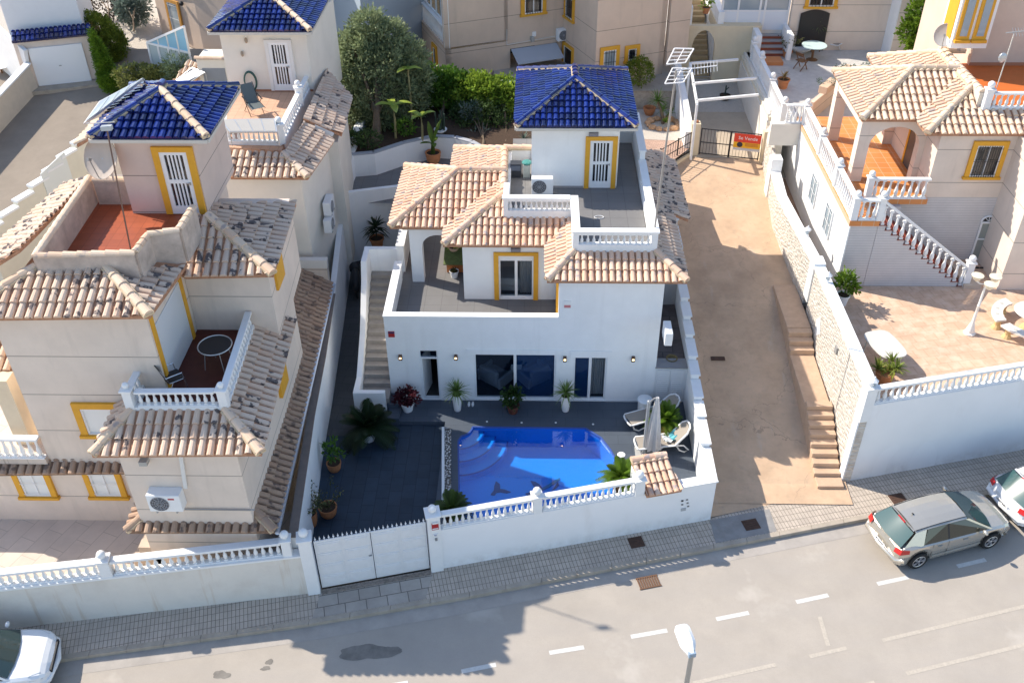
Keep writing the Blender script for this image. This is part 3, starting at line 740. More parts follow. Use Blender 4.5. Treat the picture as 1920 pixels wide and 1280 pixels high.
pl=thing('swimming_pool','blue mosaic pool with a rounded right end and curved corner steps','swimming pool',(5,-3.5,0),world=True)
b=MB(); n=len(pool); zb=-.95
for i in range(n):
    p=pool[i]; q=pool[(i+1)%n]; b.quad((*q,-.001),(*p,-.001),(*p,zb),(*q,zb))
b.poly([(x,y,zb) for x,y in pool]); b.build('basin', poolblue, pl)
# white coping line
c=MB()
for i in range(n):
    p=Vector((*pool[i],0)); q=Vector((*pool[(i+1)%n],0)); c.bar(p+Vector((0,0,-.02)),q+Vector((0,0,-.02)),.05,.05)
c.build('pool_edge', mat('pool_edge_tile',(.04,.09,.34),.4), pl)
for R,z in ((1.75,-.68),(1.32,-.45),(.92,-.23)):
    a=[(x,y) for x,y in arc(2.50,-1.42,R,-1.53,-.02,14)]; bb=arc(2.5,-1.42,.5,-.02,-1.53,8)
    m=MB(); m.prism([(max(x,2.53),min(y,-1.45)) for x,y in a+bb], zb+.004, z); st_=m.build('pool_step', poolstep, pl)
    m=MB()
    for p,q in zip(a,a[1:]): m.bar((*p,z+.004),(*q,z+.004),.05,.02)
    m.build('step_edge', poolnose, st_)
# mosaic dolphins lie flat in the pool floor
def flat(parent, name, pix, z, m, th=.012):
    pts=[P(x,y,z) for x,y in pix]; q=MB(); q.prism([(p.x,p.y) for p in pts], z-.01, z+th); return q.build(name,m,parent)
zf=-.95
dk=mat('navy_mosaic',(.004,.02,.16),.5); tl=mat('teal_mosaic',(.015,.16,.34),.5)
dol=flat(pl,'dolphin_mosaic',((995,922),(1012,917),(1030,907),(1042,899),(1050,895),(1049,899),(1040,906),(1030,913),(1014,920),(1002,926)),zf+.02,tl)
for pix in (((995,901),(1004,903),(1012,908),(1016,914),(1008,914),(1000,910)),((1046,903),(1048,909),(1042,915),(1036,918),(1040,912)),((985,925),(1000,920),(1002,926),(990,928))): flat(dol,'dolphin_fin',pix,zf+.028,dk)
dol=flat(pl,'dolphin_mosaic',((933,916),(945,917),(958,922),(950,924),(938,922),(930,923)),zf+.02,dk)
for pix in (((930,902),(937,907),(938,916),(933,920),(927,928),(920,927),(926,919),(927,910)),): flat(dol,'dolphin_fin',pix,zf+.028,dk)
if 'pool_water' not in MATS:
    m=bpy.data.materials.new('pool_water'); m.use_nodes=True; MATS['pool_water']=m; nn=m.node_tree; nn.nodes.remove(nn.nodes['Principled BSDF'])
    tr=nn.nodes.new('ShaderNodeBsdfTransparent'); tr.inputs[0].default_value=(.80,.95,1,1); gl=nn.nodes.new('ShaderNodeBsdfGlossy'); gl.inputs['Roughness'].default_value=.02
    fr=nn.nodes.new('ShaderNodeFresnel'); fr.inputs[0].default_value=1.33; mx=nn.nodes.new('ShaderNodeMixShader')
    nz=nn.nodes.new('ShaderNodeTexNoise'); nz.inputs['Scale'].default_value=5; bp=nn.nodes.new('ShaderNodeBump'); bp.inputs['Strength'].default_value=.03; bp.inputs['Distance'].default_value=.04
    ge=nn.nodes.new('ShaderNodeNewGeometry'); nn.links.new(ge.outputs['Position'],nz.inputs['Vector']); nn.links.new(nz.outputs[0],bp.inputs['Height'])
    nn.links.new(bp.outputs[0],gl.inputs['Normal']); nn.links.new(bp.outputs[0],fr.inputs['Normal'])
    nn.links.new(fr.outputs[0],mx.inputs[0]); nn.links.new(tr.outputs[0],mx.inputs[1]); nn.links.new(gl.outputs[0],mx.inputs[2]); nn.links.new(mx.outputs[0],nn.nodes['Material Output'].inputs[0])
wt=MB(); wt.poly([(x,y,-.07) for x,y in pool]); wo=wt.build('water', MATS['pool_water'], pl)
cv=MB(); cc=P(1165,852,.004); cv.lathe([(.001,.012),(.13,.012),(.14,0)],cc,20,cap=False); props(cv.build('skimmer_lid', whitep),'round white skimmer lid on the deck right of the pool','lid')
cv=MB(); 
for px,py in ((913,790),(978,792),(1042,792),(1112,795)):
    cc=P(px,py,.003); cv=MB(); cv.lathe([(.001,.01),(.035,.01),(.04,0)],cc,10,cap=False); props(cv.build('deck_spot', whitep),'small round white light set into the deck above the pool','deck light','row of small lights in the deck')
# white edge with pebble strip left of the pool
e=thing('pebble_bed','narrow bed of white pebbles with white edge between drive and pool','planting bed',(2.2,-4,0),world=True)
a0=P(831,803,.0); a1=P(831,940,.0); b0=P(846,803,0); b1=P(846,940,0)
m=MB(); m.bar((a0.x,a0.y,.0),(a1.x,a1.y,.0),.09,.16); m.build('edging', whitep, e)
m=MB(); m.poly([(a0.x+.05,a0.y,.03),(a1.x+.05,a1.y,.03),(b1.x,b1.y,.03),(b0.x,b0.y,.03)]); m.build('pebbles', pebbles, e)

# ------------------------------------------------------------------ street wall of the main plot
WA=(2.12,mwall(2.12)); WB=(10.87,mwall(10.87)); wdir=Vector((1,.2525,0)).normalized(); wn=Vector((-wdir.y,wdir.x,0)); wrz=atan2(wdir.y,wdir.x)
W=thing('street_wall','long white street wall with white balustrade in front of the blue pool','wall',(6.5,-6.4,-.4),world=True)
m=MB(); wall_panel(m,WA,WB,-.72,1.32,.22,[]); m.build('wall', streetw, W)
m=MB(); a=Vector((8.45,mwall(8.45),0)); b=Vector((10.9,mwall(10.9),0))
m.bar(a+wn*.12+wdir*.75+Vector((0,0,1.345)), b+wn*.12+Vector((0,0,1.345)),.36,.055); m.build('coping', whitep, W)
def wp(x,off=.11,z=0): return Vector((x,mwall(x),0))+wn*off+Vector((0,0,z))
balustrade(W, wp(2.5,.11,1.32), wp(5.15,.11,1.32), h=.60, n=15, rail=(.2,.09), fat=1.15)
balustrade(W, wp(5.47,.11,1.32), wp(8.28,.11,1.32), h=.60, n=16, rail=(.2,.09), fat=1.15)
pier(W, wp(2.26), -.5, 1.98, .38, .13, rz=wrz); pier(W, wp(5.31), 1.30, 1.96, .27, .13, rz=wrz); pier(W, wp(8.42), 1.30, 1.92, .30, .13, rz=wrz)
# plaque, house number, bell on the gate pier
def plate(parent,name,c,wd,h,m,d=.015,ex=None,nr=None):
    ex=ex or wdir; nr=nr or -wn; q=MB(); q.obox(c, ex*wd/2, nr*d, Vector((0,0,h/2))); return q.build(name,m,parent)
red=mat('red_sign',(.42,.03,.03),.4); signw=mat('sign_white',(.8,.8,.78),.5); ink=mat('sign_ink',(.03,.03,.05),.6)
f=PW(822,995,WA,WB); 
def text(parent,name,body,c,size,m,ex,up,nr,align='CENTER',font=None,ext=.004):
    cu=bpy.data.curves.new(name,'FONT'); cu.body=body; cu.size=size; cu.align_x=align; cu.align_y='CENTER'; cu.extrude=ext; cu.resolution_u=2
    o=bpy.data.objects.new(name,cu); COL.objects.link(o)
    dg=bpy.context.evaluated_depsgraph_get(); me=bpy.data.meshes.new_from_object(o.evaluated_get(dg)); bpy.data.objects.remove(o); me.name=name
    R=Matrix((ex.normalized(),up.normalized(),nr.normalized())).transposed().to_4x4(); me.transform(Matrix.Translation(c)@R); me.materials.clear()
    return mesh_obj(name,me,m,parent)
up=Vector((0,0,1)); pierface=-.10
def facept(px,py,off): q=PW(px,py,WA,WB); return q-wn*off
pl_=plate(W,'alarm_plate',facept(815,982,.095),.20,.26,red); plate(pl_,'plate_band',facept(815,975,.115),.18,.05,signw); plate(pl_,'plate_line',facept(815,985,.115),.17,.03,signw)
pl_=plate(W,'number_plate',facept(816,998,.095),.17,.10,signw); text(pl_,'number','91',facept(816,998,.115),.09,mat('sign_blue',(.05,.10,.35),.5),wdir,up,-wn)
plate(W,'door_bell',facept(817,1006,.095),.07,.11,grey_metal)
pz_=PW(1283,945,WA,WB)
pl_=plate(W,'meter_mark',PW(1279,938,WA,WB)-wn*.012,.07,.05,black)
for dx,dy in ((1279,945),(1288,936),(1289,942),(1290,948)): plate(W,'meter_mark',PW(dx,dy,WA,WB)-wn*.012,.06,.045,mat('grey_mark',(.22,.21,.20),.8))
plate(W,'meter_plate',PW(1281,954,WA,WB)-wn*.012,.16,.11,mat('grey_plate',(.45,.45,.45),.8))
# tiled lean-to roof behind the wall
L=thing('tiled_box_roof','small peach tiled roof over a box behind the white street wall','tiled roof',(9.0,-4.9,1.3),world=True)
e0=wp(8.62,-.10,1.34); e1=wp(9.72,-.10,1.34); t0=e0+wn*1.15+up*.42-wdir*.15; t1=e1+wn*1.15+up*.42-wdir*.15
roof(L,[[e0,e1,t1,t0]],tile_fresh,pan_clay,hips=[(t0-up*.02,t1-up*.02)],W=.20,L=.36,R=.085)
m=MB(); q=[e0+wn*.25,e1+wn*.25,t1-wn*.05,t0-wn*.05]; m.prism([(p.x,p.y) for p in q],0,[1.36,1.36,1.62,1.62]); m.build('box', white, L)
# right boundary wall, stepped
Wr=thing('stepped_wall','white boundary wall with stepped coping between pool deck and alley','wall',(10.7,3,0),world=True)
steps=[(-5.2,1.30),(-3.77,1.45),(-2.56,1.56),(-1.76,1.70),(-.8,1.88),(.02,2.06),(1.05,2.24),(1.92,2.42),(2.82,2.60),(4.0,2.9),(5.4,3.2),(7.0,3.5),(8.6,3.8),(10.4,4.0),(11.2,4.0)]
m=MB(); cpn=MB()
for (a,z),(b,_) in zip(steps,steps[1:]):
    m.box(10.59,10.85,a,b,-.7,z); cpn.box(10.56,10.90,a-.02,b-.02,z,z+.06)
m.build('wall', white, Wr); cpn.build('coping', whitep, Wr)
# left boundary wall
Wl=thing('boundary_wall','tall white garden wall between driveway and the tan tiled lean-to roof','wall',(-2.5,2,0),world=True)
lb=[(-1.62,-8.15),(-2.05,-3.0),(-2.20,0),(-2.45,3.6),(-3.1,12.5)]
m=MB()
lz=[1.75,1.85,1.95,2.15,3.5]
for i in range(4):
    a,b=lb[i],lb[i+1]; nx=Vector((b[1]-a[1],-(b[0]-a[0]),0)).normalized()*-.22
    m.prism([a,b,(b[0]+nx.x,b[1]+nx.y),(a[0]+nx.x,a[1]+nx.y)],-.7,[lz[i],lz[i+1],lz[i+1],lz[i]])
m.build('wall', white, Wl)
cpn=MB()
for i in range(3):
    a,b=lb[i],lb[i+1]; cpn.bar((a[0]-.11,a[1],lz[i]+.02),(b[0]-.11,b[1],lz[i+1]+.02),.26,.05)
cpn.build('coping', mat('grey_coping',(.24,.19,.16),.9,noise=.15), Wl)

# ------------------------------------------------------------------ the white vehicle gate
G=thing('vehicle_gate','wide white panelled double gate topped with small white spearheads','gate',(.5,-7.9,-.4),world=True)
ga=Vector((-1.12,mwall(-1.12),0))+wn*.08; gb=Vector((2.05,mwall(2.05),0))+wn*.08; gd=(gb-ga); gl_=gd.length; gd.normalize()
for k in range(2):
    m=MB(); x0=gl_*k/2+.01; x1=gl_*(k+1)/2-.01
    m.obox(ga+gd*((x0+x1)/2)+up*.68, gd*((x1-x0)/2), wn*.02, up*1.02)
    for c in range(2):
        u0=x0+.05+(x1-x0)/2*c; u1=u0+(x1-x0)/2-.10
        for r0,r1 in ((-.25,.18),(.26,.68),(.76,1.16),(1.24,1.62)):
            for h_ in (0,):
                m.obox(ga+gd*((u0+u1)/2)+up*((r0+r1)/2)-wn*.026, gd*((u1-u0)/2), wn*.010, up*((r1-r0)/2))
            m.obox(ga+gd*((u0+u1)/2)+up*((r0+r1)/2)-wn*.038, gd*((u1-u0)/2-.06), wn*.010, up*((r1-r0)/2-.06))
    lf=m.build('gate_leaf', mat('gate_white',(.76,.76,.76),.5,noise=.05,nscale=6), G, bevel=.006)
m=MB(); m.obox(ga+gd*(gl_/2-.08)+up*.75-wn*.06, gd*.05, wn*.015, up*.012); m.build('handle', grey_metal, G)
for i in range(25):
    p=ga+gd*(gl_*(i+.5)/25)+up*1.70; q=MB(); q.lathe([(.011,-.02),(.011,.05),(.032,.075),(.014,.10),(.002,.18)],p,6); q.build('spearhead', whitem, G)
m=MB(); m.obox(ga+gd*(gl_/2)-wn*.16+up*-.39, gd*(gl_/2), wn*.07, up*.02); m.build('threshold', mat('broken_brick_sill',(.28,.23,.19),.95,noise=.5,nscale=9), G)
pr=thing('gate_pier','plain white gate pier with ball finial left of the white vehicle gate','pier',(-1.4,-8.4,-.4),world=True)
pc=Vector((-1.36,lwall(-1.36)+.12,0)); pier(pr,pc,-.6,1.92,.36,.14,rz=.2)
# ================================================================== the white villa
H=thing('white_villa','white two-storey villa with peach tile roofs and blue tiled tower above the pool','house',(4.7,4.5,0),world=True)
EZ=5.40; SL=.447
def villa_walls(): pass
m=MB()
# front wall with openings
hx=lambda px,py: PY(px,py,0.0)
def opn(x0,y0,x1,y1): a=hx(x0,y0); b=hx(x1,y1); return a.x,b.x,b.z,a.z
ent=opn(784.4,656.5,826.5,748); sld=opn(888,664,1041,745); rdr=opn(1076,670,1134,748)
ent=(ent[0],ent[1],.02,ent[3]); sld=(sld[0],sld[1],.04,sld[3]); rdr=(rdr[0],rdr[1],.04,rdr[3])
wall_panel(m,(-.0,0),(5.98,0),-.3,3.70,.22,[(h[0],h[1],h[2],h[3]) for h in (ent,sld)])
wall_panel(m,(5.98,0),(9.47,0),-.3,5.30,.22,[(rdr[0]-5.98,rdr[1]-5.98,rdr[2],rdr[3])])
m.box(0,.22,.22,3.45,-.3,3.70); m.box(0,.22,3.45,9.4,-.3,2.72)      # left side, parapet part
m.box(9.25,9.47,.22,9.4,-.3,5.30)
m.box(5.98,6.2,.22,2.0,2.95,5.30)                                    # side of the terrace
dz0=3.0; dr=(PY(934.5,480,2.2).x,PY(1000.5,480,2.2).x,dz0,PY(967,478.5,2.2).z)
wall_panel(m,(2.62,2.2),(5.98,2.2),2.95,5.32,.22,[(dr[0]-2.62,dr[1]-2.62,dr[2],dr[3])])
m.box(2.62,2.84,2.42,9.4,2.95,5.30); m.box(2.3,2.6,6.6,9.4,2.95,5.30); m.box(2.84,9.25,9.2,9.4,-.3,5.30)
# porch pillar, arch bracket and lintel
m.box(.62,1.06,3.30,3.72,2.75,5.28); m.box(1.06,2.62,3.34,3.68,4.95,5.28); m.box(.64,1.02,3.72,7.4,4.95,5.28); m.box(.62,1.06,7.0,7.4,2.75,5.28)
ar=[(1.06,4.45)]+[(1.06+.55*(1-cos(t)),4.45+.5*sin(t)) for t in (.25,.5,.8,1.1,1.4,pi/2)]+[(1.06,4.95)]
vs=[(x,3.34,z) for x,z in ar]+[(x,3.68,z) for x,z in ar]; k=len(ar)
m.add(vs,[tuple(range(k)),tuple(range(k,2*k))[::-1]]+[(i,k+i,k+(i+1)%k,(i+1)%k) for i in range(k)])
m.box(.0,.27,3.98,7.6,2.72,4.08)                                     # tall parapet beside the porch
m.box(-1.22,.0,4.02,4.22,-.2,3.92)                                   # wall closing the stair head
m.build('wall', white, H)
cp=MB(); cp.box(-.02,.26,-.02,3.48,3.70,3.75); cp.box(.26,5.98,-.02,.24,3.70,3.752); cp.box(-.02,.30,3.96,7.6,4.08,4.11); cp.build('coping', whitep, H)
fl=MB(); fl.box(.2,5.98,.2,9.3,2.72,2.95); fl.build('terrace_floor', terrtile, H)
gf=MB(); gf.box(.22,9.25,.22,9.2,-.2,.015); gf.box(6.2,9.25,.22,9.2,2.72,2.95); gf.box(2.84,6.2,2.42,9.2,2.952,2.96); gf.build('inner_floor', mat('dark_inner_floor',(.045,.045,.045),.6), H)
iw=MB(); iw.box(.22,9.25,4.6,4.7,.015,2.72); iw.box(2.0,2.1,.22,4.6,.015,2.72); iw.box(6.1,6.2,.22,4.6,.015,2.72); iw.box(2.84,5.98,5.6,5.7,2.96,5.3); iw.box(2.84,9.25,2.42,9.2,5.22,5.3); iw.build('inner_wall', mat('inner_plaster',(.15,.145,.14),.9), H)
# roofs
def villa_roof(parent, ox, oy, oz, tile, D=True, W=.225):
    E=lambda x,y,z: Vector((x+ox,y+oy,z+oz))
    A0,A1=E(-.03,3.15,EZ),E(1.98,3.15,EZ); Ab=E(.03,7.85,EZ); r0=E(2.30,5.50,EZ+1.05); r1=E(4.02,5.50,EZ+1.05)
    planes=[[A0,A1+Vector((.0,0,0)),E(4.05,5.22,EZ+.925),r1,r0],[Ab,A0,r0]]
    C0,C1=E(1.98,1.95,EZ),E(5.57,1.95,EZ); ct=E(4.05,4.02,EZ+.925)
    planes+=[[E(1.98,3.15,EZ),C0,ct,E(4.05,5.22,EZ+.925)]]
    planes+=[[C0,C1,E(6.45,2.83,EZ+.393),E(6.45,3.02,EZ+.478),E(3.05,3.02,EZ+.478)],[E(3.05,3.02,EZ+.478),E(4.06,3.02,EZ+.478),ct]]
    planes+=[[E(1.88,9.45,EZ),E(1.88,5.6,EZ),E(3.94,5.6,EZ+.921),E(3.94,7.5,EZ+.921)]]
    hips=[(A0,r0),(Ab,r0),(r0,r1),(C0,ct),(E(1.88,9.45,EZ),E(3.94,7.5,EZ+.921)),(ct+Vector((-.02,0,.03)),E(3.98,7.5,EZ+.95)),(E(3.94,7.5,EZ+.95),E(5.0,7.5,EZ+.95))]
    if D:
        d0,d1=E(5.57,-.25,EZ),E(10.15,-.25,EZ); t0=E(6.45,.80,EZ+.47); t1=E(9.2,.80,EZ+.47)
        planes+=[[d0,d1,t1,t0],[E(5.57,1.95,EZ),d0,t0,E(6.45,2.83,EZ+.393)]]
        roof(parent,[[d1,E(10.15,4.1,EZ),E(9.2,4.1,EZ+.425),t1],[E(10.15,4.1,EZ),E(10.15,9.3,EZ),E(9.2,8.35,EZ+.425),E(9.2,4.1,EZ+.425)],[E(10.74,4.1,EZ-.2),E(10.74,8.7,EZ-.2),E(10.12,9.2,EZ+.06),E(10.12,4.1,EZ+.06)]],tile_old if tile is tile_fresh else tile,pan_clay,W=W)
        hips+=[(d0,t0),(d1,t1)]
    return roof(parent, planes, tile, pan_clay, hips, W=W)
villa_roof(H,0,0,0,tile_fresh)
ev=MB(); ev.box(5.6,9.9,-.06,.0,5.20,5.30); ev.box(2.3,5.6,2.13,2.2,5.22,5.32); ev.box(.4,2.6,3.26,3.32,5.2,5.32); ev.build('eave_band', mat('pale_eave',(.60,.56,.50),.9), H)
# roof terrace
TZ=5.88
t=MB(); t.box(4.26,9.0,3.02,9.35,TZ-.25,TZ); t.box(6.6,9.0,.98,3.02,TZ-.25,TZ-.001); t.build('roof_terrace_floor', terrtile, H)
pp_=MB(); y0=.79
pa=lambda px,py,y: PY(px,py,y)
# front parapet with a pierced panel
def pierced(mb,x0,x1,y,z0,z1,hx0,hx1,hz0,hz1,t=.2): wall_panel(mb,(x0,y),(x1,y),z0,z1,t,[(hx0-x0,hx1-x0,hz0,hz1)])
pierced(pp_,6.42,9.22,y0,5.5,6.60,6.62,9.02,6.14,6.50)
pierced(pp_,4.05,6.42,3.0,5.5,6.62,4.22,6.38,6.16,6.52)
pp_.box(6.42,6.62,.99,3.2,5.5,6.60)
pp_.box(4.05,4.25,3.2,4.1,5.5,6.68); pp_.box(4.05,4.25,4.1,7.5,5.5,6.30); pp_.box(4.25,5.0,7.4,7.6,5.5,6.32)
wall_panel(pp_,(9.22,.99),(9.22,6.0),5.4,6.60,.2,[(.35,4.2,6.14,6.50)]); pp_.box(9.02,9.22,6.0,9.4,5.4,6.95)
pp_.box(8.2,9.02,9.0,9.4,5.4,6.9)
pp=pp_.build('parapet', white, H)
cp=MB(); cp.box(6.38,9.26,y0-.04,1.03,6.60,6.65); cp.box(4.01,6.38,2.96,3.24,6.62,6.67); cp.box(6.38,6.66,1.03,3.24,6.60,6.649); cp.box(8.98,9.26,1.03,6.0,6.60,6.648); cp.box(8.98,9.26,6.0,9.4,6.95,7.0); cp.build('parapet_coping', whitep, pp)
me=baluster_proto()
def balrow(parent,a,b,n,h):
    a=Vector(a); b=Vector(b); rz=atan2(b.y-a.y,b.x-a.x)
    for i in range(n):
        c=bpy.data.objects.new('baluster',me); COL.objects.link(c); attach(c,parent); c.location=a.lerp(b,(i+.5)/n); c.rotation_euler=(0,0,rz); c.scale=(.72,.72,h)
balrow(pp,(6.62,y0+.1,6.14),(9.02,y0+.1,6.14),12,.36); balrow(pp,(4.22,3.1,6.16),(6.38,3.1,6.16),12,.36); balrow(pp,(9.12,1.34,6.14),(9.12,5.19,6.14),18,.36)
# tower
tw=MB(); TX0,TX1,TY=5.02,8.16,5.22
dlo=TX0+.0
dx0=PY(1103,355,TY).x; dx1=PY(1144,355,TY).x; dzt=PY(1120,263,TY).z
wall_panel(tw,(TX0,TY),(TX1,TY),TZ,8.46,.22,[(dx0-TX0,dx1-TX0,TZ+.02,dzt)])
tw.box(TX0,TX0+.22,TY+.22,9.4,TZ-.1,8.46); tw.box(TX1-.22,TX1,TY+.22,9.4,TZ-.1,8.46); tw.box(TX0+.22,TX1-.22,9.2,9.4,TZ-.1,8.46)
tower=tw.build('tower', white, H)
sk=MB(); sk.box(TX0-.01,dx0-.2,TY-.015,TY,TZ,TZ+.08); sk.box(dx1+.2,TX1+.01,TY-.015,TY,TZ,TZ+.08); sk.build('skirting', mat('grey_skirting',(.33,.31,.30),.8), tower)
td=grille_door(H,(dx0,TY+.04,TZ+.02),(1,0,0),(0,-1,0),dx1-dx0,dzt-TZ-.02, surround=None)
s=MB(); s.box(dx0-.17,dx0,TY-.06,TY+.05,TZ,dzt); s.box(dx1,dx1+.17,TY-.06,TY+.05,TZ,dzt); s.box(dx0-.17,dx1+.17,TY-.06,TY+.05,dzt,dzt+.15); s.build('surround', yellow, td)
def blue_roof(parent, x0,x1,y0,y1,z,sl=.43, hipmat=None, ridge=None):
    hw=(x1-x0)/2; cx=(x0+x1)/2; top=z+hw*sl; a=Vector((x0,y0,z)); b=Vector((x1,y0,z)); c=Vector((x1,y1,z)); d=Vector((x0,y1,z))
    ya=y0+hw; yb=max(ya+.02,y1-hw); p=Vector((cx,ya,top)); q=Vector((cx,yb,top))
    o=roof(parent,[[a,b,p],[b,c,q,p],[d,a,p,q],[c,d,q]],tile_blue,tile_blue_pan,hips=(),W=.215,L=.29,R=.098)
    hm=hipmat or tile_blue
    for s_,e_,hh in ((a,p,tile_blue),(b,p,hm),(c,q,tile_blue),(d,q,tile_blue)): h=MB(); tile_line(h,s_,e_,.10,.42,bed=1,lift=.07); h.build('ridge_tiles',[hh,mortar],o)
    h=MB(); tile_line(h,p,q,.12,.36,bed=1,lift=.12); h.build('ridge_tiles',[tile_blue,mortar],o)
    ed=MB(); t=.07
    for s_,e_ in ((a,b),(b,c),(c,d),(d,a)): ed.bar(s_-Vector((0,0,.10)),e_-Vector((0,0,.10)),.10,.10)
    ed.build('eave_board',mat('pale_eave'),o)
    sf=MB(); sf.box(x0+.08,x1-.08,y0+.08,y1-.08,z-.16,z-.10); sf.build('soffit',mat('pale_eave'),o)
    return o
blue_roof(H,4.47,8.70,4.80,9.95,8.50)
tb=MB(); tb.box(TX0-.06,TX1+.06,TY-.06,TY-.002,8.30,8.345); tb.build('eave_moulding', mat('stone_moulding',(.50,.46,.41),.9), tower)
# glazing of the openings
def slider(parent, x0,x1,z0,z1,y,n=2,name='sliding_door',blind=0,blue=None):
    f=.06; q=MB(); q.box(x0,x0+f,y,y+.1,z0,z1); q.box(x1-f,x1,y,y+.1,z0,z1); q.box(x0+f,x1-f,y,y+.1,z0,z0+f); q.box(x0+f,x1-f,y,y+.1,z1-f,z1)
    for i in range(1,n): xm=x0+(x1-x0)*i/n; q.box(xm-.05,xm+.05,y+.01,y+.095,z0+f,z1-f)
    if blind: q.box(x0+f,x1-f,y+.02,y+.05,z1-blind,z1-f)
    o=q.build(name,whitem,parent)
    for i in range(n):
        a=x0+(x1-x0)*i/n+.05; b=x0+(x1-x0)*(i+1)/n-.05; g=MB(); yy=y+.04+.02*i; g.quad((a,yy,z0+f),(b,yy,z0+f),(b,yy,z1-f),(a,yy,z1-f)); g.build('pane',glass_blue if blue==i else glass_clear,o)
    return o
slider(H,*sld,.06,blue=1); slider(H,*rdr,.06,blue=0); slider(H,*dr,2.26,blind=.28)
# entry door: transom and a door standing ajar
q=MB(); x0,x1,z0,z1=ent; zt=PY(800,671,0).z
q.box(x0,x0+.05,.04,.14,z0,z1); q.box(x1-.05,x1,.04,.14,z0,z1); q.box(x0+.05,x1-.05,.04,.14,z1-.05,z1); q.box(x0+.05,x1-.05,.04,.14,zt-.06,zt); fr=q.build('door_frame',whitem,H)
g=MB(); g.quad((x0+.05,.08,zt),(x1-.05,.08,zt),(x1-.05,.08,z1-.05),(x0+.05,.08,z1-.05)); g.build('pane',glass_clear,fr)
q=MB(); q.obox((x0+.17,.50,(z0+zt)/2),Vector((.10,.40,0)),Vector((.02,-.005,0)),up*((zt-.07-z0)/2)); q.build('door',whitem,H)
# roller-shutter boxes above the sliding doors
q=MB(); q.box(sld[0]-.25,sld[1]+.25,-.03,.0,sld[3]+.02,sld[3]+.22); q.box(rdr[0]-.12,rdr[1]+.12,-.035,.0,rdr[3]+.03,rdr[3]+.30); q.build('shutter_box',white,H)
q=MB()
for (a,b) in ((ent[1]+.03,sld[0]-.03),(sld[1]+.03,rdr[0]-.03),(rdr[1]+.03,9.4)): q.box(a,b,-.014,.0,.0,.07)
q.build('skirting',mat('white_skirting',(.7,.7,.7),.6),H)
# yellow trim of the terrace doors
q=MB(); a,b,c,d=dr; yv=2.2; q.box(a-.17,a,yv-.06,yv+.02,2.95,d); q.box(b,b+.17,yv-.06,yv+.02,2.95,d); q.box(a-.17,b+.17,yv-.06,yv+.02,d,d+.13); q.build('surround',yellow,H)
q=MB(); q.box(5.92,5.98,.30,.46,2.95,5.1); q.box(5.92,5.98,1.4,1.56,2.95,5.1); q.build('surround',yellow,H)
q=MB(); q.box(5.965,5.98,.46,1.4,2.98,5.0); q.build('side_door',whitem,H)
# wall lamps (lit) and box fittings
lampm=mat('lamp_bronze',(.12,.06,.035),.5); glow=mat('lamp_glow',(1,.8,.45),.5,emit=((1,.72,.35),3.0))
for px in (751,855,1059,1187):
    py=668 if px<1000 else 671
    c=hx(px,py); q=MB(); q.box(c.x-.06,c.x+.06,-.11,.0,c.z-.10,c.z+.09); lo=q.build('wall_lamp',lampm,H); q=MB(); q.box(c.x-.035,c.x+.035,-.118,-.112,c.z-.03,c.z+.03); q.build('lamp_bulb',glow,lo)
for (px,py,y) in ((967,467,2.2),(1113,245+6,TY)):
    c=PY(px,py,y); q=MB(); q.box(c.x-.17,c.x+.17,y-.10,y,c.z-.06,c.z+.06); q.build('terrace_light',mat('grey_fitting',(.23,.22,.24),.5),H)
# alarm plates on the front
for px,py,wd,hh in ((734,626,.22,.24),(1064,570,.24,.28)):
    c=hx(px,py); q=MB(); q.box(c.x-wd/2,c.x+wd/2,-.03,0,c.z-hh/2,c.z+hh/2); o=q.build('alarm_plate',red if px<800 else signw,H)
    q=MB()
    if px<800: q.box(c.x-.11,c.x+.11,-.034,-.03,c.z+.05,c.z+.11,mi=0); o2=q.build('plate_band',mat('navy_band',(.03,.04,.12),.5),o)
    else: q.box(c.x-.11,c.x+.11,-.034,-.03,c.z-.13,c.z-.02); q.build('plate_band',mat('soft_red',(.55,.20,.20),.5),o)
# outside stair to the terrace
q=MB()
for i in range(14): q.box(-1.0,-.003,.10+.28*i,4.02,0.5+.175*i-(.175 if i else .5),.5+.175*(i+1)-.0)
q.box(-1.0,-.003,-.55,.10,-.2,.5); q.build('stair',stepm,H)
q=MB(); pts=[(-.60,.95),(.1,.95),(.6,1.25),(1.6,1.9),(2.9,3.3),(3.2,3.9),(4.02,3.9)]
for (a,za),(b,zb) in zip(pts,pts[1:]): q.prism([(-1.22,a),(-1.02,a),(-1.02,b),(-1.22,b)],-.3,[za,za,zb,zb])
q.box(-1.22,-.10,-.78,-.60,-.3,.95); q.build('stair_wall',white,H)
q=MB(); q.box(-.10,.32,-.62,.0,.0,.30); q.box(-.02,.40,-1.2,-.62,-.2,.14); q.build('low_step',decktile,H)
# cupboard and paved side yard to the right
q=MB(); q.box(9.47,10.59,.02,.45,0,1.56); q.build('cupboard',whitep,H); 
q=MB(); q.box(9.52,10.0,-.012,.02,.06,1.48); q.box(10.02,10.52,-.012,.02,.06,1.48); 
for a in (9.52,10.02):
    for i in range(14): q.box(a+.05,a+.42,-.02,-.012,.14+.09*i,.18+.09*i)
q.build('cupboard_door',mat('door_white',(.74,.74,.74),.5),H)
q=MB(); q.box(9.45,10.59,-.03,.5,1.56,1.62); q.build('cupboard_top',mat('grey_slab',(.28,.27,.27),.8),H)
q=MB(); q.box(9.47,10.59,.5,9.3,1.2,1.50); q.build('side_yard_floor',darkstone,H)
q=MB(); q.box(9.47,10.59,4.0,4.15,1.5,3.6); q.build('side_yard_wall',mat('grey_inner_wall',(.40,.39,.39),.9),H)

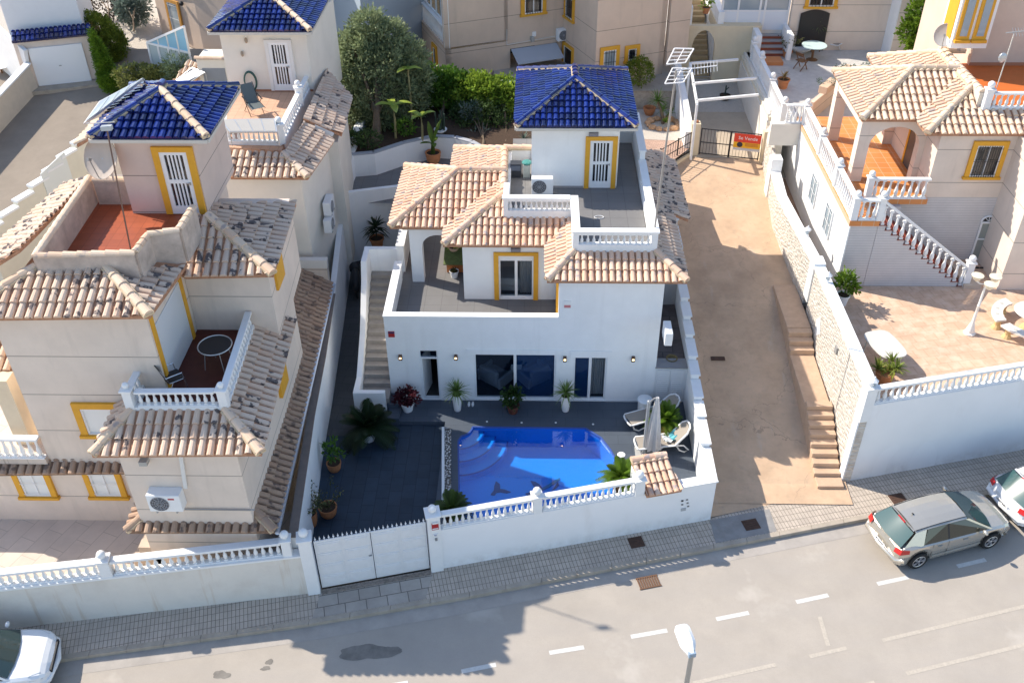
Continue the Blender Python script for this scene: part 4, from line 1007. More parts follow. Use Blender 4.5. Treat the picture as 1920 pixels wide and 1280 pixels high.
# ------------------------------------------------------------------ things of the villa
def ac_unit(name,label,c,ex,nrm,wd=.80,h=.56,d=.30,badge=False,group=None):
    c=Vector(c); ex=Vector(ex).normalized(); nrm=Vector(nrm).normalized(); t=thing(name,label,'air conditioner',c,world=True,group=group)
    q=MB(); q.obox(c+up*h/2+nrm*d/2, ex*wd/2, nrm*d/2, up*h/2); body=q.build('body',whitep,t,bevel=.02)
    q=MB(); cc=c+up*h*.5+nrm*(d+.004)-ex*wd*.14; K=20
    q.poly([cc+ex*cos(2*pi*k/K)*h*.42+up*sin(2*pi*k/K)*h*.42 for k in range(K)]); fan=q.build('fan',mat('fan_dark',(.10,.10,.11),.5),t)
    q=MB()
    for r_ in (.12,.22,.32,.41): q.tube([cc+nrm*.012+ex*cos(2*pi*k/K)*h*r_+up*sin(2*pi*k/K)*h*r_ for k in range(K+1)],.006,4,cap=False)
    for k in range(6): a=pi*k/6; q.bar(cc+nrm*.012+(ex*cos(a)+up*sin(a))*h*.42,cc+nrm*.012-(ex*cos(a)+up*sin(a))*h*.42,.008,.008)
    q.poly([cc+nrm*.016+ex*cos(2*pi*k/10)*h*.06+up*sin(2*pi*k/10)*h*.06 for k in range(10)]); q.build('fan_grille',mat('grille_grey',(.42,.42,.43),.5),t)
    if badge: q=MB(); q.obox(c+up*h*.8+nrm*(d+.004)+ex*wd*.24, ex*.085, nrm*.004, up*.025); q.build('badge',red,t)
    q=MB(); q.obox(c-up*.03+nrm*d*.5-ex*wd*.3, ex*.02, nrm*d*.5, up*.03); q.obox(c-up*.03+nrm*d*.5+ex*wd*.3, ex*.02, nrm*d*.5, up*.03); q.build('bracket',grey_metal,t)
    return t
ac_unit('air_conditioner','white fan unit standing on the grey roof terrace by the tower wall',(5.42,TY-.34,TZ+.06),(1,0,0),(0,-1,0),.78,.62,.30)
c=PX(1244,625,9.47); ac_unit('air_conditioner','white fan unit on the side wall of the white villa above the paved yard',(9.47,c.y-.05,c.z-.2),(0,1,0),(1,0,0),.75,.5,.25)
def inside_armchair(name,label,loc,rz,m):
    t=thing(name,label,'armchair',loc,rz)
    q=MB(); q.box(-.42,.42,-.40,.40,.12,.42); q.build('seat',m,t,bevel=.05); q=MB(); q.box(-.42,.42,.28,.46,.30,.86); q.build('backrest',m,t,bevel=.06)
    for s_ in (-1,1): q=MB(); q.box(*sorted((s_*.42,s_*.54)),-.38,.44,.12,.62); q.build('armrest',m,t,bevel=.05)
    q=MB(); q.obox((0,.22,.58),(.22,0,0),(0,.05,.02),(0,-.04,.2)); q.build('cushion',m,t,bevel=.04); return t
armm=mat('grey_fabric',(.34,.36,.40),.9)
inside_armchair('armchair','grey armchair behind the left pane of the wide sliding door',(3.75,1.05,.015),2.5,armm)
inside_armchair('armchair','grey armchair behind the right pane of the wide sliding door',(5.15,1.1,.015),-2.5,armm)
t=thing('dining_chair','white shell chair with thin legs behind the sliding door middle bar','chair',(4.52,1.25,.015),pi)
q=MB(); q.lathe([(.01,.42),(.20,.43),(.25,.47)],n=12,cap=False); q.build('seat',whitep,t); q=MB(); q.obox((0,.22,.66),(.20,0,0),(0,.02,0),(0,.03,.2)); q.build('backrest',whitep,t,bevel=.03)
for a in (.8,2.4,3.9,5.5): q=MB(); q.tube([(cos(a)*.12,sin(a)*.12,.43),(cos(a)*.22,sin(a)*.22,0)],.012,6); q.build('leg',wood,t)
def bed(name,label,x0,x1,y0,y1,z):
    t=thing(name,label,'bed',((x0+x1)/2,(y0+y1)/2,z),world=True); q=MB(); q.box(x0,x1,y0,y1,z+.22,z+.52); q.build('mattress',mat('bed_linen',(.66,.64,.62),.9),t,bevel=.05)
    q=MB(); q.box(x0-.03,x1+.03,y0-.03,y1,z+.02,z+.22); q.build('valance',mat('bed_skirt',(.60,.58,.56),.9),t)
    q=MB(); q.box(x0,x1,y1,y1+.08,z,z+.95); q.build('headboard',wood,t)
    q=MB(); q.box(x0+.1,x1-.1,y1-.45,y1-.05,z+.52,z+.64); q.build('pillow',mat('bed_linen'),t,bevel=.04)
bed('bed','white bed behind the narrow glass door right of the pool terrace',7.3,8.7,.62,2.7,.015)
bed('bed','bed with pale cover behind the upstairs glass door on the terrace',3.4,4.9,2.75,4.6,2.96)
for nm,lb,x0,x1,y,z0,z1 in (('curtain','white gathered curtain inside the narrow right glass door',rdr[0]+.62,rdr[1]-.03,.36,.05,2.05),('curtain','pale curtain hanging inside the upstairs terrace door',dr[0]+.75,dr[0]+1.15,2.55,3.0,4.75)):
    q=MB(); n=14; top=[(x0+(x1-x0)*i/n, y+(.03 if i%2 else -.03)) for i in range(n+1)]
    for a,b in zip(top,top[1:]): q.quad((*a,z0),(*b,z0),(*b,z1),(*a,z1))
    props(q.build(nm,mat('curtain_cloth',(.60,.58,.57),.9)),lb,'curtain')
# ================================================================== left neighbour (beige house)
N=thing('beige_house','beige stepped house with mottled tile roofs, red roof terrace and blue tower at left','house',(-6,-4,.5),world=True)
m=MB()
XL1=-9.1
m.box(XL1,-4.98,-6.45,-1.0,.2,8.40)                       # tall left block
m.box(-14.5,XL1,-6.45,-1.0,.2,3.05)                       # low storey further left
m.box(-5.95,-2.74,-8.2,-3.55,.2,5.25)                     # front block under the balcony
m.prism([(-4.98,-3.54),(-2.74,-3.54),(-2.80,-.6),(-4.98,-.6)],.2,5.25); m.prism([(-4.97,-3.55),(-2.52,-3.55),(-2.72,.6),(-4.97,.6)],5.2,7.92); m.prism([(-4.96,-.6),(-2.80,-.6),(-3.35,.6),(-4.96,.6)],.2,5.2)
m.prism([(-4.98,.6),(-3.35,.6),(-4.1,4.2),(-4.98,4.2)],.2,5.0)
m.box(XL1+.02,-5.0,-1.0,1.5,.2,8.3)
m.box(-4.3,-2.75,4.15,4.4,.2,3.3)
m.build('wall', beige, N)
mb=MB(); PH=[]
z8=8.49; zr=8.0; ez=5.30
e=lambda px,py,z: P(px,py,z)
cL=Vector((-9.75,-6.82,z8)); c1=e(280,592,z8); t1=onpl_=None
def onp(px,py,y0,z0,s):
    d=ray(px,py); t=(z0+s*(CAM.y-y0)-CAM.z)/(d.z-s*d.y); return CAM+d*t
def onx(px,py,x0,z0,s):
    d=ray(px,py); t=(z0+s*(CAM.x-x0)-CAM.z)/(d.z-s*d.x); return CAM+d*t
tR=onp(200,502,c1.y,z8,SL); tL=onp(66,502,c1.y,z8,SL)
cr0=e(347,518,zr); cr1=e(512,514.5,zr); cr2=e(555,380,zr); hr=onp(391,405,cr0.y,zr,SL)
vt=onp(300,489,cr0.y,zr,SL); v2=onp(362,403,cr0.y,zr,SL)
lm0=e(26,458,z8); lm1=e(124,346,z8); lt0=e(79,460,9.3); lt1=e(168,334,9.3)
planes=[[cL,c1,tR,tL],[c1,cr0,vt,e(252,480,9.25),tR],[cr0,cr1,hr,v2,vt],[cr1,cr2,e(388,384,8.72),hr],[lm0+Vector((-.9,-3.2,0)),lm1,lt1,lt0,tL][::1]]
bl0=e(172,853,ez); bl1=e(490,850,ez); pb0=onp(245,771,bl0.y,ez,SL); pb1=onp(423,769,bl0.y,ez,SL)
planes+=[[bl0,bl1,pb1,pb0],[bl1,e(555,600,ez+.05),e(487,566,5.95),pb1],[Vector((bl0.x+.02,-6.46,ez)),bl0,pb0,Vector((pb0.x,-6.46,pb0.z))]]
roof(N,planes,tile_old,pan_clay,hips=[(c1,tR),(cr1,hr),(bl1,pb1),(bl0,pb0),(cL,tL)],W=.25,L=.42,R=.098,hip_mat=tile_sand,hipR=.13)
# skirt roofs and the long lean-to
s0=Vector((-6.35,-8.43,2.25)); s1=Vector((-2.13,-8.36,2.25)); st0=Vector((-5.72,-7.86,2.55)); st1=Vector((-2.85,-7.80,2.58))
r_=MB()
planes=[[s0,s1,st1,st0],[Vector((-6.35,-6.5,2.25)),s0,st0,Vector((-5.72,-6.5,2.55))],[s1,Vector((-2.43,-1,2.25)),Vector((-3.05,-1,2.62)),st1],[Vector((-2.43,-1,2.25)),Vector((-2.64,4.15,2.25)),Vector((-4.25,4.15,3.21)),Vector((-3.05,-1.0,2.62))]]
roof(N,planes,tile_brown,pan_dull,hips=[(s0,st0),(s1,st1)],W=.25,L=.40,R=.10,name='lean_to_roof')
k0=e(-40,888,2.85); k1=e(246,884,2.85); roof(N,[[k0,k1,onp(241,856,k0.y,2.85,.4),onp(-40,858,k0.y,2.85,.4)]],tile_brown,pan_dull,W=.25,L=.36,R=.10,name='lean_to_roof')
g=MB(); g.tube([s1+Vector((.08,-.05,-.02)),Vector((-2.58,4.15,2.24))],.07,8); g.build('gutter',alum,N,smooth=2)
g=MB(); g.box(-4.4,-2.72,4.1,4.35,3.0,3.35); g.build('end_wall',mat('white_cap',(.74,.70,.64),.9),N)
# balcony
zb_=5.75
f=MB(); f.prism([(pb0.x+.1,pb0.y+.1),(pb1.x-.08,pb1.y+.1),(-3.28,-3.55),(-4.98,-3.55),(-4.98,-6.45),(pb0.x+.1,-6.45)],zb_-.3,zb_); f.build('balcony_floor',oxblood,N)
bp_=MB()
a=Vector((pb0.x+.02,pb0.y+.10,0)); b=Vector((pb1.x-.02,pb1.y+.10,0)); c=Vector((-3.30,-3.6,0))
zt=zb_+.02
bp_.bar(a+up*(pb0.z-.12),b+up*(pb0.z-.12),.2,.5); bp_.bar(b+up*(pb0.z-.12),c+up*(pb0.z-.12),.2,.5); bp_.bar(a+up*(pb0.z-.12),Vector((a.x,-6.46,pb0.z-.12)),.2,.5)
bp_.build('balcony_kerb',white,N)
zk=pb0.z+.13
balustrade(N,a+up*zk+Vector((.2,0,0)),b+up*zk-Vector((.2,0,0)),h=.52,n=11,rail=(.2,.07)); balustrade(N,b+up*zk+Vector((.02,.2,0)),c+up*zk,h=.52,n=16,rail=(.2,.07)); balustrade(N,a+up*zk+Vector((0,.2,0)),Vector((a.x,-6.44,zk)),h=.52,n=3,rail=(.2,.07))
pier(N,a+up*0,zk-.1,zk+.54,.24,.09); pier(N,b,zk-.1,zk+.54,.24,.09)
# yellow trims of the terrace doors, windows
q=MB(); q.box(-5.02,-4.93,-6.35,-6.18,zb_,8.2); q.build('door_jamb',yellow,N); q=MB(); q.box(-5.02,-4.93,-4.05,-3.85,zb_,7.9); q.build('door_jamb',yellow,N)
q=MB(); q.box(-4.985,-4.96,-6.18,-4.05,zb_+.02,7.8); q.build('balcony_door',mat('shutter_pale',(.62,.64,.66),.5),N)
a=PY(168,812,-6.45); b=PY(216,764,-6.45); window(N,a,(1,0,0),(0,-1,0),1.15,b.z-a.z,yellow,True,panes=1,gl=mat('white_shutter',(.78,.78,.76),.6),sw=.2)
for x0,x1 in ((44,112),(175,243)):
    a=PY(x0+6,927,-6.45); b=PY(x1-8,890,-6.45); window(N,a,(1,0,0),(0,-1,0),PY(x1-4,927,-6.45).x-a.x-.15,2.7-a.z,yellow,True,bars=-10,panes=2,gl=mat('white_shutter'),sw=.17,top=False)
q=MB(); c=PY(340,852,-8.2); d=PY(349,912,-8.2); q.bar((c.x,-8.24,c.z),(d.x,-8.24,d.z),.10,.07,up=(0,-1,0)); q.build('cable_duct',mat('duct_white',(.72,.70,.66),.6),N)
q=MB(); c=PY(328,945,-8.2); q.tube([(c.x,-8.3,c.z+.25),(c.x+.02,-8.3,c.z),(c.x+.3,-8.24,c.z-.14),(-2.6,-8.24,c.z-.14)],.018,6); q.build('drain_hose',mat('hose_grey',(.3,.3,.3),.6),N)
q=MB(); c=PY(272,862,-8.2); q.box(c.x-.10,c.x+.12,-8.4,-8.2,c.z-.04,c.z+.1); q.build('eave_lamp',mat('lamp_grey',(.4,.39,.36),.5),N)
for px,py,x in ((520,270+430,-2.42),(530,705,-2.42)): pass
for (px,py,hh,xx) in ((519,503,1.0,-2.56),(527,708,.9,-2.72)):
    c=PX(px,py,xx); q=MB(); q.box(xx-.2,xx+.09,c.y-.45,c.y+.45,c.z-hh/2,c.z+hh/2); q.build('surround',yellow,N)
# roof terrace
zf2=8.72; zp=9.5
f=MB(); FP=[e(x,y,zf2) for x,y in ((122,472),(186,376),(250,372),(345,372),(345,398),(330,432),(272,436),(246,472))]
f.prism([(p.x,p.y) for p in (e(100,475,zf2),e(172,340,zf2),e(300,340,zf2),e(360,384,zf2),e(335,432,zf2),e(276,440,zf2),e(250,474,zf2))],zf2-.4,zf2); f.build('roof_terrace_floor',redtile,N)
pts=[e(x,y,zp) for x,y in ((168,334),(66,481),(252,475),(277,441),(335,432),(362,389))]
q=MB(); qi=MB(); cpn=MB()
for a,b in zip(pts,pts[1:]):
    q.bar((a.x,a.y,zp-.5),(b.x,b.y,zp-.5),.16,1.0)
    tile_line(cpn,(a.x,a.y,zp),(b.x,b.y,zp),.12,.35,lift=.0)
a=e(175,338,zp); b=e(236,338,zp); q.bar((a.x,a.y,zp-.5),(b.x,b.y,zp-.5),.14,1.0); tile_line(cpn,(a.x,a.y,zp),(b.x,b.y,zp),.12,.35,lift=0)
o=q.build('parapet',mat('parapet_render',(.55,.45,.38),.95,noise=.3,nscale=2,bump=.2),N); cpn.build('ridge_tiles',tile_sand,o)
ty=-1.78; tx0=PY(222,300,ty).x; tx1=PY(368,300,ty).x
q=MB(); q.box(tx0,tx1,ty,1.2,8.6,11.3); tw2=q.build('tower',scored('scored_pink_plaster',(.66,.53,.46),1.2,.35),N)
a=PY(328,392,ty); b=PY(303,288,ty); grille_door(N,(a.x-.05,ty,zf2+.03),(1,0,0),(0,-1,0),.80,2.0,yellow,.19)
blue_roof(N,-7.27,-3.97,-2.13,1.45,11.32,hipmat=tile_sand)
# weathered tile patch at the left eave of the blue roof
lp=[Vector((-7.85,-1.8,10.95)),Vector((-7.85,-.3,10.95)),Vector((-6.95,-.3,11.45)),Vector((-7.15,-1.85,11.4))]
roof(N,[lp],tile_sand,pan_clay,W=.22,name='side_roof')
# left porch with pillar and balustrade
q=MB(); q.box(-14.5,XL1,-6.6,-3.0,3.05,3.25); q.build('porch_floor',patio_b,N)
q=MB(); a=PY(36,795,-5.9); q.box(a.x-.25,a.x+.22,-6.0,-5.55,3.25,5.7); q.build('pillar',mat('pillar_cream',(.70,.58,.42),.9,noise=.06),N)  # pillar in its own warm cream plaster
a=PY(0,860,-6.5); balustrade(N,(-12.5,-6.52,3.25),(XL1-.02,-6.52,3.25),h=.8,n=14,rail=(.22,.08))
q0=e(-60,692,5.7); q1=e(32,692,5.7); roof(N,[[q0,q1,q1+Vector((0,2.2,1.0)),q0+Vector((0,2.2,1.0))]],tile_sand,pan_clay,W=.25,L=.40,R=.1,name='porch_roof')
ac_unit('air_conditioner','white fan unit with red badge on the beige wall below the mottled eave',(PY(320,940,-8.2).x,-8.2,PY(320,941,-8.2).z),(1,0,0),(0,-1,0),.92,.62,.36,badge=True)
# antenna, dish, solar collector on this house
def mast(name,label,foot,h,lean=(0,0),yagi=(),r=.022,m=None,cat='antenna'):
    t=thing(name,label,cat,foot); q=MB(); top=Vector((lean[0],lean[1],h)); q.tube([(0,0,-.1),top*.5,top],r,8); q.build('mast',m or mat('mast_steel',(.22,.20,.19),.5,metal=.5),t)
    return t,top
f0=e(245,470,zf2); tp=PY(200,240,f0.y); t,top=mast('antenna_mast','tall thin leaning rusty mast on the red roof terrace of the beige house',f0,tp.z-f0.z,(tp.x-f0.x,0),m=mat('rusty_mast',(.16,.10,.08),.6))
q=MB(); q.obox(top,(.13,.02,0),(0,.06,0),(0,0,.06)); q.build('amplifier_box',mat('box_grey',(.45,.47,.48),.5),t); q=MB(); q.bar(top+Vector((-.5,0,.12)),top+Vector((.25,0,.16)),.02,.02); q.build('boom',galv,t)
def dish(name,label,c,r,az,el,m,arm=True):
    t=thing(name,label,'satellite dish',c); d=Vector((cos(az)*cos(el),sin(az)*cos(el),sin(el))); s=d.cross(up).normalized(); u=s.cross(d)
    q=MB(); n=22; R=5; rows=[]
    for j in range(R+1):
        rr=r*j/R; zz=-.16*r*(1-(j/R)**2); rows.append([d*zz+s*rr*cos(2*pi*i/n)+u*rr*sin(2*pi*i/n)*1.08 for i in range(n)])
    for j in range(R):
        for i in range(n): q.quad(rows[j][i],rows[j][(i+1)%n],rows[j+1][(i+1)%n],rows[j+1][i])
    q.tube(rows[R]+[rows[R][0]],.012,5,cap=False); q.build('reflector',m,t,smooth=2)
    q=MB(); q.tube([u*-r,d*r*.75-u*.15*r],.014,6); q.obox(d*r*.8-u*.12*r,d*.06,s*.04,u*.04); q.build('feed_arm',mat('feed_grey',(.25,.24,.23),.5),t)
    q=MB(); q.tube([Vector((0,0,0))-d*.16*r,Vector((0,0,-.1))-d*.3,Vector((0,0,-r*1.25))-d*.3],.03,8); q.build('mount',galv,t); return t
c=PY(188,296,-1.95); dish('satellite_dish','large beige satellite dish at the left side of the pink tower',c,.56,radians(-108),radians(28),mat('dish_beige',(.52,.43,.36),.6,noise=.08))
c=e(168,238,11.6)
def panel(name,label,a,b,cc,d,m,cat='solar panel',th=.06,group=None):
    a,b,cc,d=[Vector(x) for x in (a,b,cc,d)]; n=(b-a).cross(d-a).normalized()
    if n.z<0: n=-n
    t=thing(name,label,cat,(a+b+cc+d)/4-up*.2,world=True,group=group); q=MB(); q.add([a,b,cc,d,a-n*th,b-n*th,cc-n*th,d-n*th],[(0,1,2,3),(7,6,5,4),(0,4,5,1),(1,5,6,2),(2,6,7,3),(3,7,4,0)]); q.build('frame',galv,t)
    q=MB(); f=lambda u,v:(a*(1-u)+b*u)*(1-v)+(d*(1-u)+cc*u)*v+n*.004
    for i in range(4):
        q.quad(f(.03+.24*i,.04),f(.25+.24*i,.04),f(.25+.24*i,.96),f(.03+.24*i,.96))
    q.build('collector',m,t)
    q=MB(); 
    for p in (cc,d): q.tube([p-n*th,p-n*th-up*.5],.02,6)
    q.build('strut',galv,t); return t
panel('solar_panel','tilted grey solar panel above the left edge of the near blue tower roof',PY(156,232,-1.2),PY(262,152,.1),PY(268,146,0.7),PY(186,190,-.1),mat('panel_pale',(.30,.34,.38),.25))
# chair and table on the dark red balcony
def steel_chair(name,label,loc,rz,m):
    t=thing(name,label,'chair',loc,rz); tube=mat('chrome_tube',(.6,.6,.62),.25,metal=.9)
    for s_ in (-1,1):
        q=MB(); q.tube([(s_*.26,-.25,0),(s_*.26,-.2,.42),(s_*.26,.2,.44),(s_*.26,.36,.95)],.014,6); q.tube([(s_*.26,.3,0),(s_*.26,.1,.44)],.014,6); q.build('leg_frame',tube,t)
        q=MB(); q.tube([(s_*.28,-.2,.42),(s_*.28,-.18,.64),(s_*.28,.15,.66),(s_*.28,.28,.66)],.016,6); q.build('armrest',tube,t)
    q=MB(); q.obox((0,0,.44),(.24,0,0),(0,.24,.01),(0,0,.012)); q.build('seat',m,t); q=MB(); q.obox((0,.29,.70),(.24,0,0),(0,.07,.24),(0,.012,-.004)); q.build('backrest',m,t); return t
steel_chair('garden_chair','black sling chair with chrome arms on the dark red balcony',e(330,728,zb_),2.3,black)
t=thing('garden_table','round black topped table standing on the dark red balcony','table',e(412,685,zb_)); q=MB(); q.lathe([(.001,.70),(.46,.70),(.47,.715),(.46,.73),(.001,.73)],n=28,cap=False); q.build('tabletop',black,t); q=MB(); q.tube([(.47*cos(2*pi*i/28),.47*sin(2*pi*i/28),.735) for i in range(29)],.018,6,cap=False); q.build('rim',galv,t)
for a in (.6,2.1,3.7,5.3): q=MB(); q.tube([(cos(a)*.3,sin(a)*.3,.7),(cos(a)*.42,sin(a)*.42,0)],.013,6); q.build('leg',galv,t)
# patio and street wall
pt=MB(); pt.poly([(-30,lwall(-30)+.1,.5),(-2.3,lwall(-2.3)+.1,.5),(-2.3,-6,.5),(-14,-6,.5),(-30,-6,.5)]); struct('front_patio',pt,patio_b)
q=MB(); c=e(292,1020,.5); q.box(c.x-.35,c.x+.5,-8.2,-7.6,.3,.85); q.box(c.x-.1,c.x+.5,-8.15,-7.5,.85,1.25); q.build('step_block',mat('block_beige',(.55,.45,.36),.9),N)
LW=thing('street_wall','rust streaked beige street wall with white balustrade before the beige house','wall',(-8,-9.4,-.4),world=True)
ld=Vector((1,.164,0)).normalized(); ln=Vector((-ld.y,ld.x,0)); lrz=atan2(ld.y,ld.x)
lp=lambda x,off=.11,z=0: Vector((x,lwall(x),0))+ln*off+Vector((0,0,z))
m=MB(); wall_panel(m,(-22,lwall(-22)),(-1.5,lwall(-1.5)),-.72,1.28,.24,[]); m.build('wall',stained,LW)
m=MB(); m.bar(lp(-22,.10,1.31),lp(-1.5,.10,1.31),.30,.07); m.build('foot_band',whitep,LW)
balustrade(LW,lp(-6.62,.11,1.34),lp(-2.0,.11,1.34),h=.58,n=22,rail=(.24,.09),fat=1.2); balustrade(LW,lp(-14.2,.11,1.34),lp(-6.98,.11,1.34),h=.58,n=32,rail=(.24,.09),fat=1.2)
pier(LW,lp(-6.8),1.3,1.95,.30,.13,rz=lrz); pier(LW,lp(-1.86),1.3,1.95,.26,.13,rz=lrz)

# ================================================================== white house behind it, with salmon roof terrace
B=thing('pale_house','pale house behind with salmon roof terrace, brown tile skirts and blue tower','house',(-5,8,2),world=True)
zl=7.2; el=6.75
m=MB(); q0=e(432,332,el); q1=e(577,333,el); q2=e(625,264,el); q3=e(570,228,7.35); f1=e(533,288,7.2); f0=e(424,284,7.2)
m.prism([(q0.x-2.2,q0.y+.35),(q1.x-.35,q1.y+.35),(q2.x-.35,q2.y),(q2.x-.3,11.6),(q0.x-2.2,11.6)],.8,el-.06)
m.prism([(q2.x-.35,q2.y+.5),(q2.x+.05,q2.y+.5),(q2.x-.25,11.6),(q2.x-.8,11.6)],.8,el-.3)
m.build('wall',palew,B)
g0=e(640,252,el+.05); g1=e(659,182,el+.05); g2=e(612,132,7.4); g3=e(566,228,7.4)
roof(B,[[q0,q1,f1,f0],[q1,q2,q3,f1],[g0,g1,g2,g3]],tile_old,pan_clay,hips=[(q1,f1)],W=.25,L=.42,R=.1,hip_mat=tile_old)
q=MB(); q.bar(q3+Vector((0,0,.05)),g0+Vector((-.3,0,.0)),.16,.16); q.build('roof_step',white,B)
q=MB(); fl=[e(x,y,zl) for x,y in ((420,276),(528,282),(606,120),(430,165))]; q.prism([(p.x,p.y) for p in fl],zl-.4,zl); q.build('roof_terrace_floor',salmon,B)
a=e(424,281,zl-.25); b=e(531,283,zl-.25); c=e(606,128,zl-.25); d_=e(414,238,zl-.2)
q=MB(); q.bar(a+up*.1,b+up*.1,.18,.5); q.bar(b+up*.1,c+up*.1,.18,.5); q.bar(a+up*.1,d_+up*.1,.18,.5); q.build('parapet_kerb',white,B)
balustrade(B,a+up*.35+(b-a).normalized()*.1,b+up*.35-(b-a).normalized()*.15,h=.55,n=10); balustrade(B,b+up*.35+(c-b).normalized()*.2,c+up*.35,h=.55,n=26); balustrade(B,a+up*.35+(d_-a).normalized()*.1,d_+up*.35,h=.55,n=5)
for t_ in (0,.42,.70,.97): p=b.lerp(c,t_); pier(B,p,p.z+.3,p.z+1.05,.26,.12,rz=.35)
ty=10.95; tx0=PY(418,100,ty).x; tx1=PY(590,100,ty).x
q=MB(); q.prism([(tx0,ty),(tx1-.25,ty),(tx1+.2,14.8),(tx0,14.8)],6.2,9.75); q.build('tower',palew,B)
a=PY(516,165,ty); grille_door(B,(a.x,ty,zl+.06),(1,0,0),(0,-1,0),.80,2.0,mat('pale_surround',(.72,.70,.67),.8),.14)
blue_roof(B,-7.68,-3.66,10.45,15.3,9.88,hipmat=tile_sand)
q=MB(); q.box(tx0,tx1-.25,ty-.02,ty,zl,zl+.08); q.build('skirting',mat('terracotta_skirting',(.42,.18,.10),.8),B)
for px,py,n_ in ((462,75,'wall_lamp'),(455,100,'wall_ornament')): c=PY(px,py,ty); q=MB(); q.ball((c.x,ty-.08,c.z),.08,8,6,sq=(.8,.8,1.5)); q.build(n_,mat('verdigris',(.34,.27,.20),.7),B)
t=thing('garden_hose','green garden hose coiled on the pale tower wall of the salmon terrace','hose',PY(470,152,ty-.08),world=True); q=MB(); c=PY(470,152,ty-.08)
for k in range(3): q.tube([c+Vector((.26*cos(2*pi*i/20)*(1-.06*k),-.02-.02*k,.42*sin(2*pi*i/20)*(1-.05*k))) for i in range(21)],.022,6,cap=False)
q.build('coil',mat('hose_green',(.03,.09,.075),.5),t)
def deck_chair(name,label,loc,rz,m,fr):
    t=thing(name,label,'deck chair',loc,rz)
    for s_ in (-1,1):
        q=MB(); q.tube([(s_*.27,-.55,.35),(s_*.27,.1,.42),(s_*.27,.55,1.05)],.014,6); q.tube([(s_*.27,-.3,0),(s_*.27,.25,.6)],.013,6); q.tube([(s_*.27,.4,0),(s_*.27,-.2,.58)],.013,6); q.build('frame',fr,t)
        q=MB(); q.bar((s_*.30,-.25,.60),(s_*.30,.3,.66),.05,.02); q.build('armrest',fr,t)
    q=MB(); q.add([(-.25,-.52,.37),(.25,-.52,.37),(.25,.1,.42),(-.25,.1,.42),(.25,.54,1.03),(-.25,.54,1.03)],[(0,1,2,3),(3,2,4,5)]); q.build('seat',m,t); return t
deck_chair('deck_chair','dark folding deck chair on the salmon tiled roof terrace',e(478,212,zl),.6,mat('mesh_grey',(.11,.13,.13),.7),black)
panel('solar_panel','pale back of a tilted solar panel behind the salmon terrace front rail',PY(412,224,q0.y+1.9),PY(516,222,q0.y+1.9),PY(520,247,q0.y+.9),PY(430,247,q0.y+.9),mat('panel_back',(.38,.36,.33),.6))
panel('solar_panel','small dark solar panel on the tiled lean-to beside the pale tower',D_ if False else e(328,152,5.6),e(352,157,5.6),e(384,136,6.1),e(360,126,6.1),mat('panel_dark',(.02,.03,.06),.55,spec=.2))
q=MB(); a=e(310,166,5.2); b=e(372,160,5.3); roof(B,[[e(316,165,5.0),e(366,168,5.2),e(392,130,6.0),e(360,115,6.0)]],tile_sand,pan_clay,hips=[(e(366,168,5.2),e(392,130,6.0))],W=.25,name='side_roof')
q=MB(); 
for p,hh in ((e(405,150,5.6),1.2),): q.box(p.x-.7,p.x+.9,p.y-.1,p.y+1.2,3.5,6.6)
ch=q.build('chimney',palew,B)
q=MB(); p=e(405,150,5.6); a=PY(386,162,p.y-.1); q.box(p.x-.5,p.x+.55,p.y-.12,p.y-.10,5.4,6.2); q.build('chimney_opening',mat('opening_grey',(.25,.27,.3),.9),ch)
q=MB(); tile_line(q,(p.x-.75,p.y-.1,6.6),(p.x+.95,p.y-.1,6.6),.13,.4); tile_line(q,(p.x+.9,p.y-.1,6.6),(p.x+.9,p.y+1.2,6.6),.13,.4); q.build('ridge_tiles',tile_sand,ch)
for py,px,l in ((385,603,'upper'),(417,604,'lower')):
    c=PX(px,py,q2.x-.55); ac_unit('air_conditioner','%s of two white fan units fixed to the right wall of the pale house'%l,(q2.x-.42,c.y,c.z-.25),(0,1,0),(1,0,0),.8,.55,.3)
# ================================================================== right neighbour
OX,OY,OZ=17.35,4.10,2.30; RP=2.2; RT_=5.05
R=thing('sand_house','sand coloured house with arched porch, white stair balustrade and yellow window at right','house',(20,7,2.2),world=True)
m=MB(); yw=6.25
m.box(19.97,22.75,yw,13.5,5.0,7.6); m.box(22.75,27.0,4.15,13.5,RP-.3,7.6); m.box(19.6,20.0,10.7,13.5,5.0,7.6)
# porch with arches
m.box(17.42,17.86,7.4,7.84,RT_-.2,7.55); m.box(17.44,17.84,7.84,11.4,7.25,7.55); m.box(17.42,17.86,11.0,11.44,RT_-.2,7.55)
def arched(mb,x0,x1,y0,y1,z0,z1,spring,n=10):
    """flat wall strip above an opening with a round arch"""
    cx=(x0+x1)/2; rx=(x1-x0)/2; rz=z1-.22-spring; pts=[(cx-rx*cos(pi*i/n),spring+rz*sin(pi*i/n)) for i in range(n+1)]
    for (a,za),(b,zb) in zip(pts,pts[1:]): mb.add([(a,y0,za),(b,y0,zb),(b,y0,z1),(a,y0,z1),(a,y1,za),(b,y1,zb),(b,y1,z1),(a,y1,z1)],[(0,1,2,3),(7,6,5,4),(0,4,5,1),(3,2,6,7)])
arched(m,17.86,19.75,7.42,7.82,RT_,7.55,6.55); m.box(19.75,20.0,7.42,7.82,RT_-.1,7.55)
m.build('wall',beige,R)
m=MB(); m.box(19.0,22.75,yw+.02,13.5,RP-.3,5.0); m.box(16.75,17.74,4.36,13.5,RP-.3,RT_-.2); m.box(17.74,19.0,5.76,13.5,RP-.3,RT_-.2); m.build('lower_wall',greywash,R)
m=MB(); m.box(16.70,16.75,4.33,15.0,1.2,RT_-.1); m.build('side_wall',white,R)
villa_roof(R,OX,OY,OZ,tile_sand,W=.25)
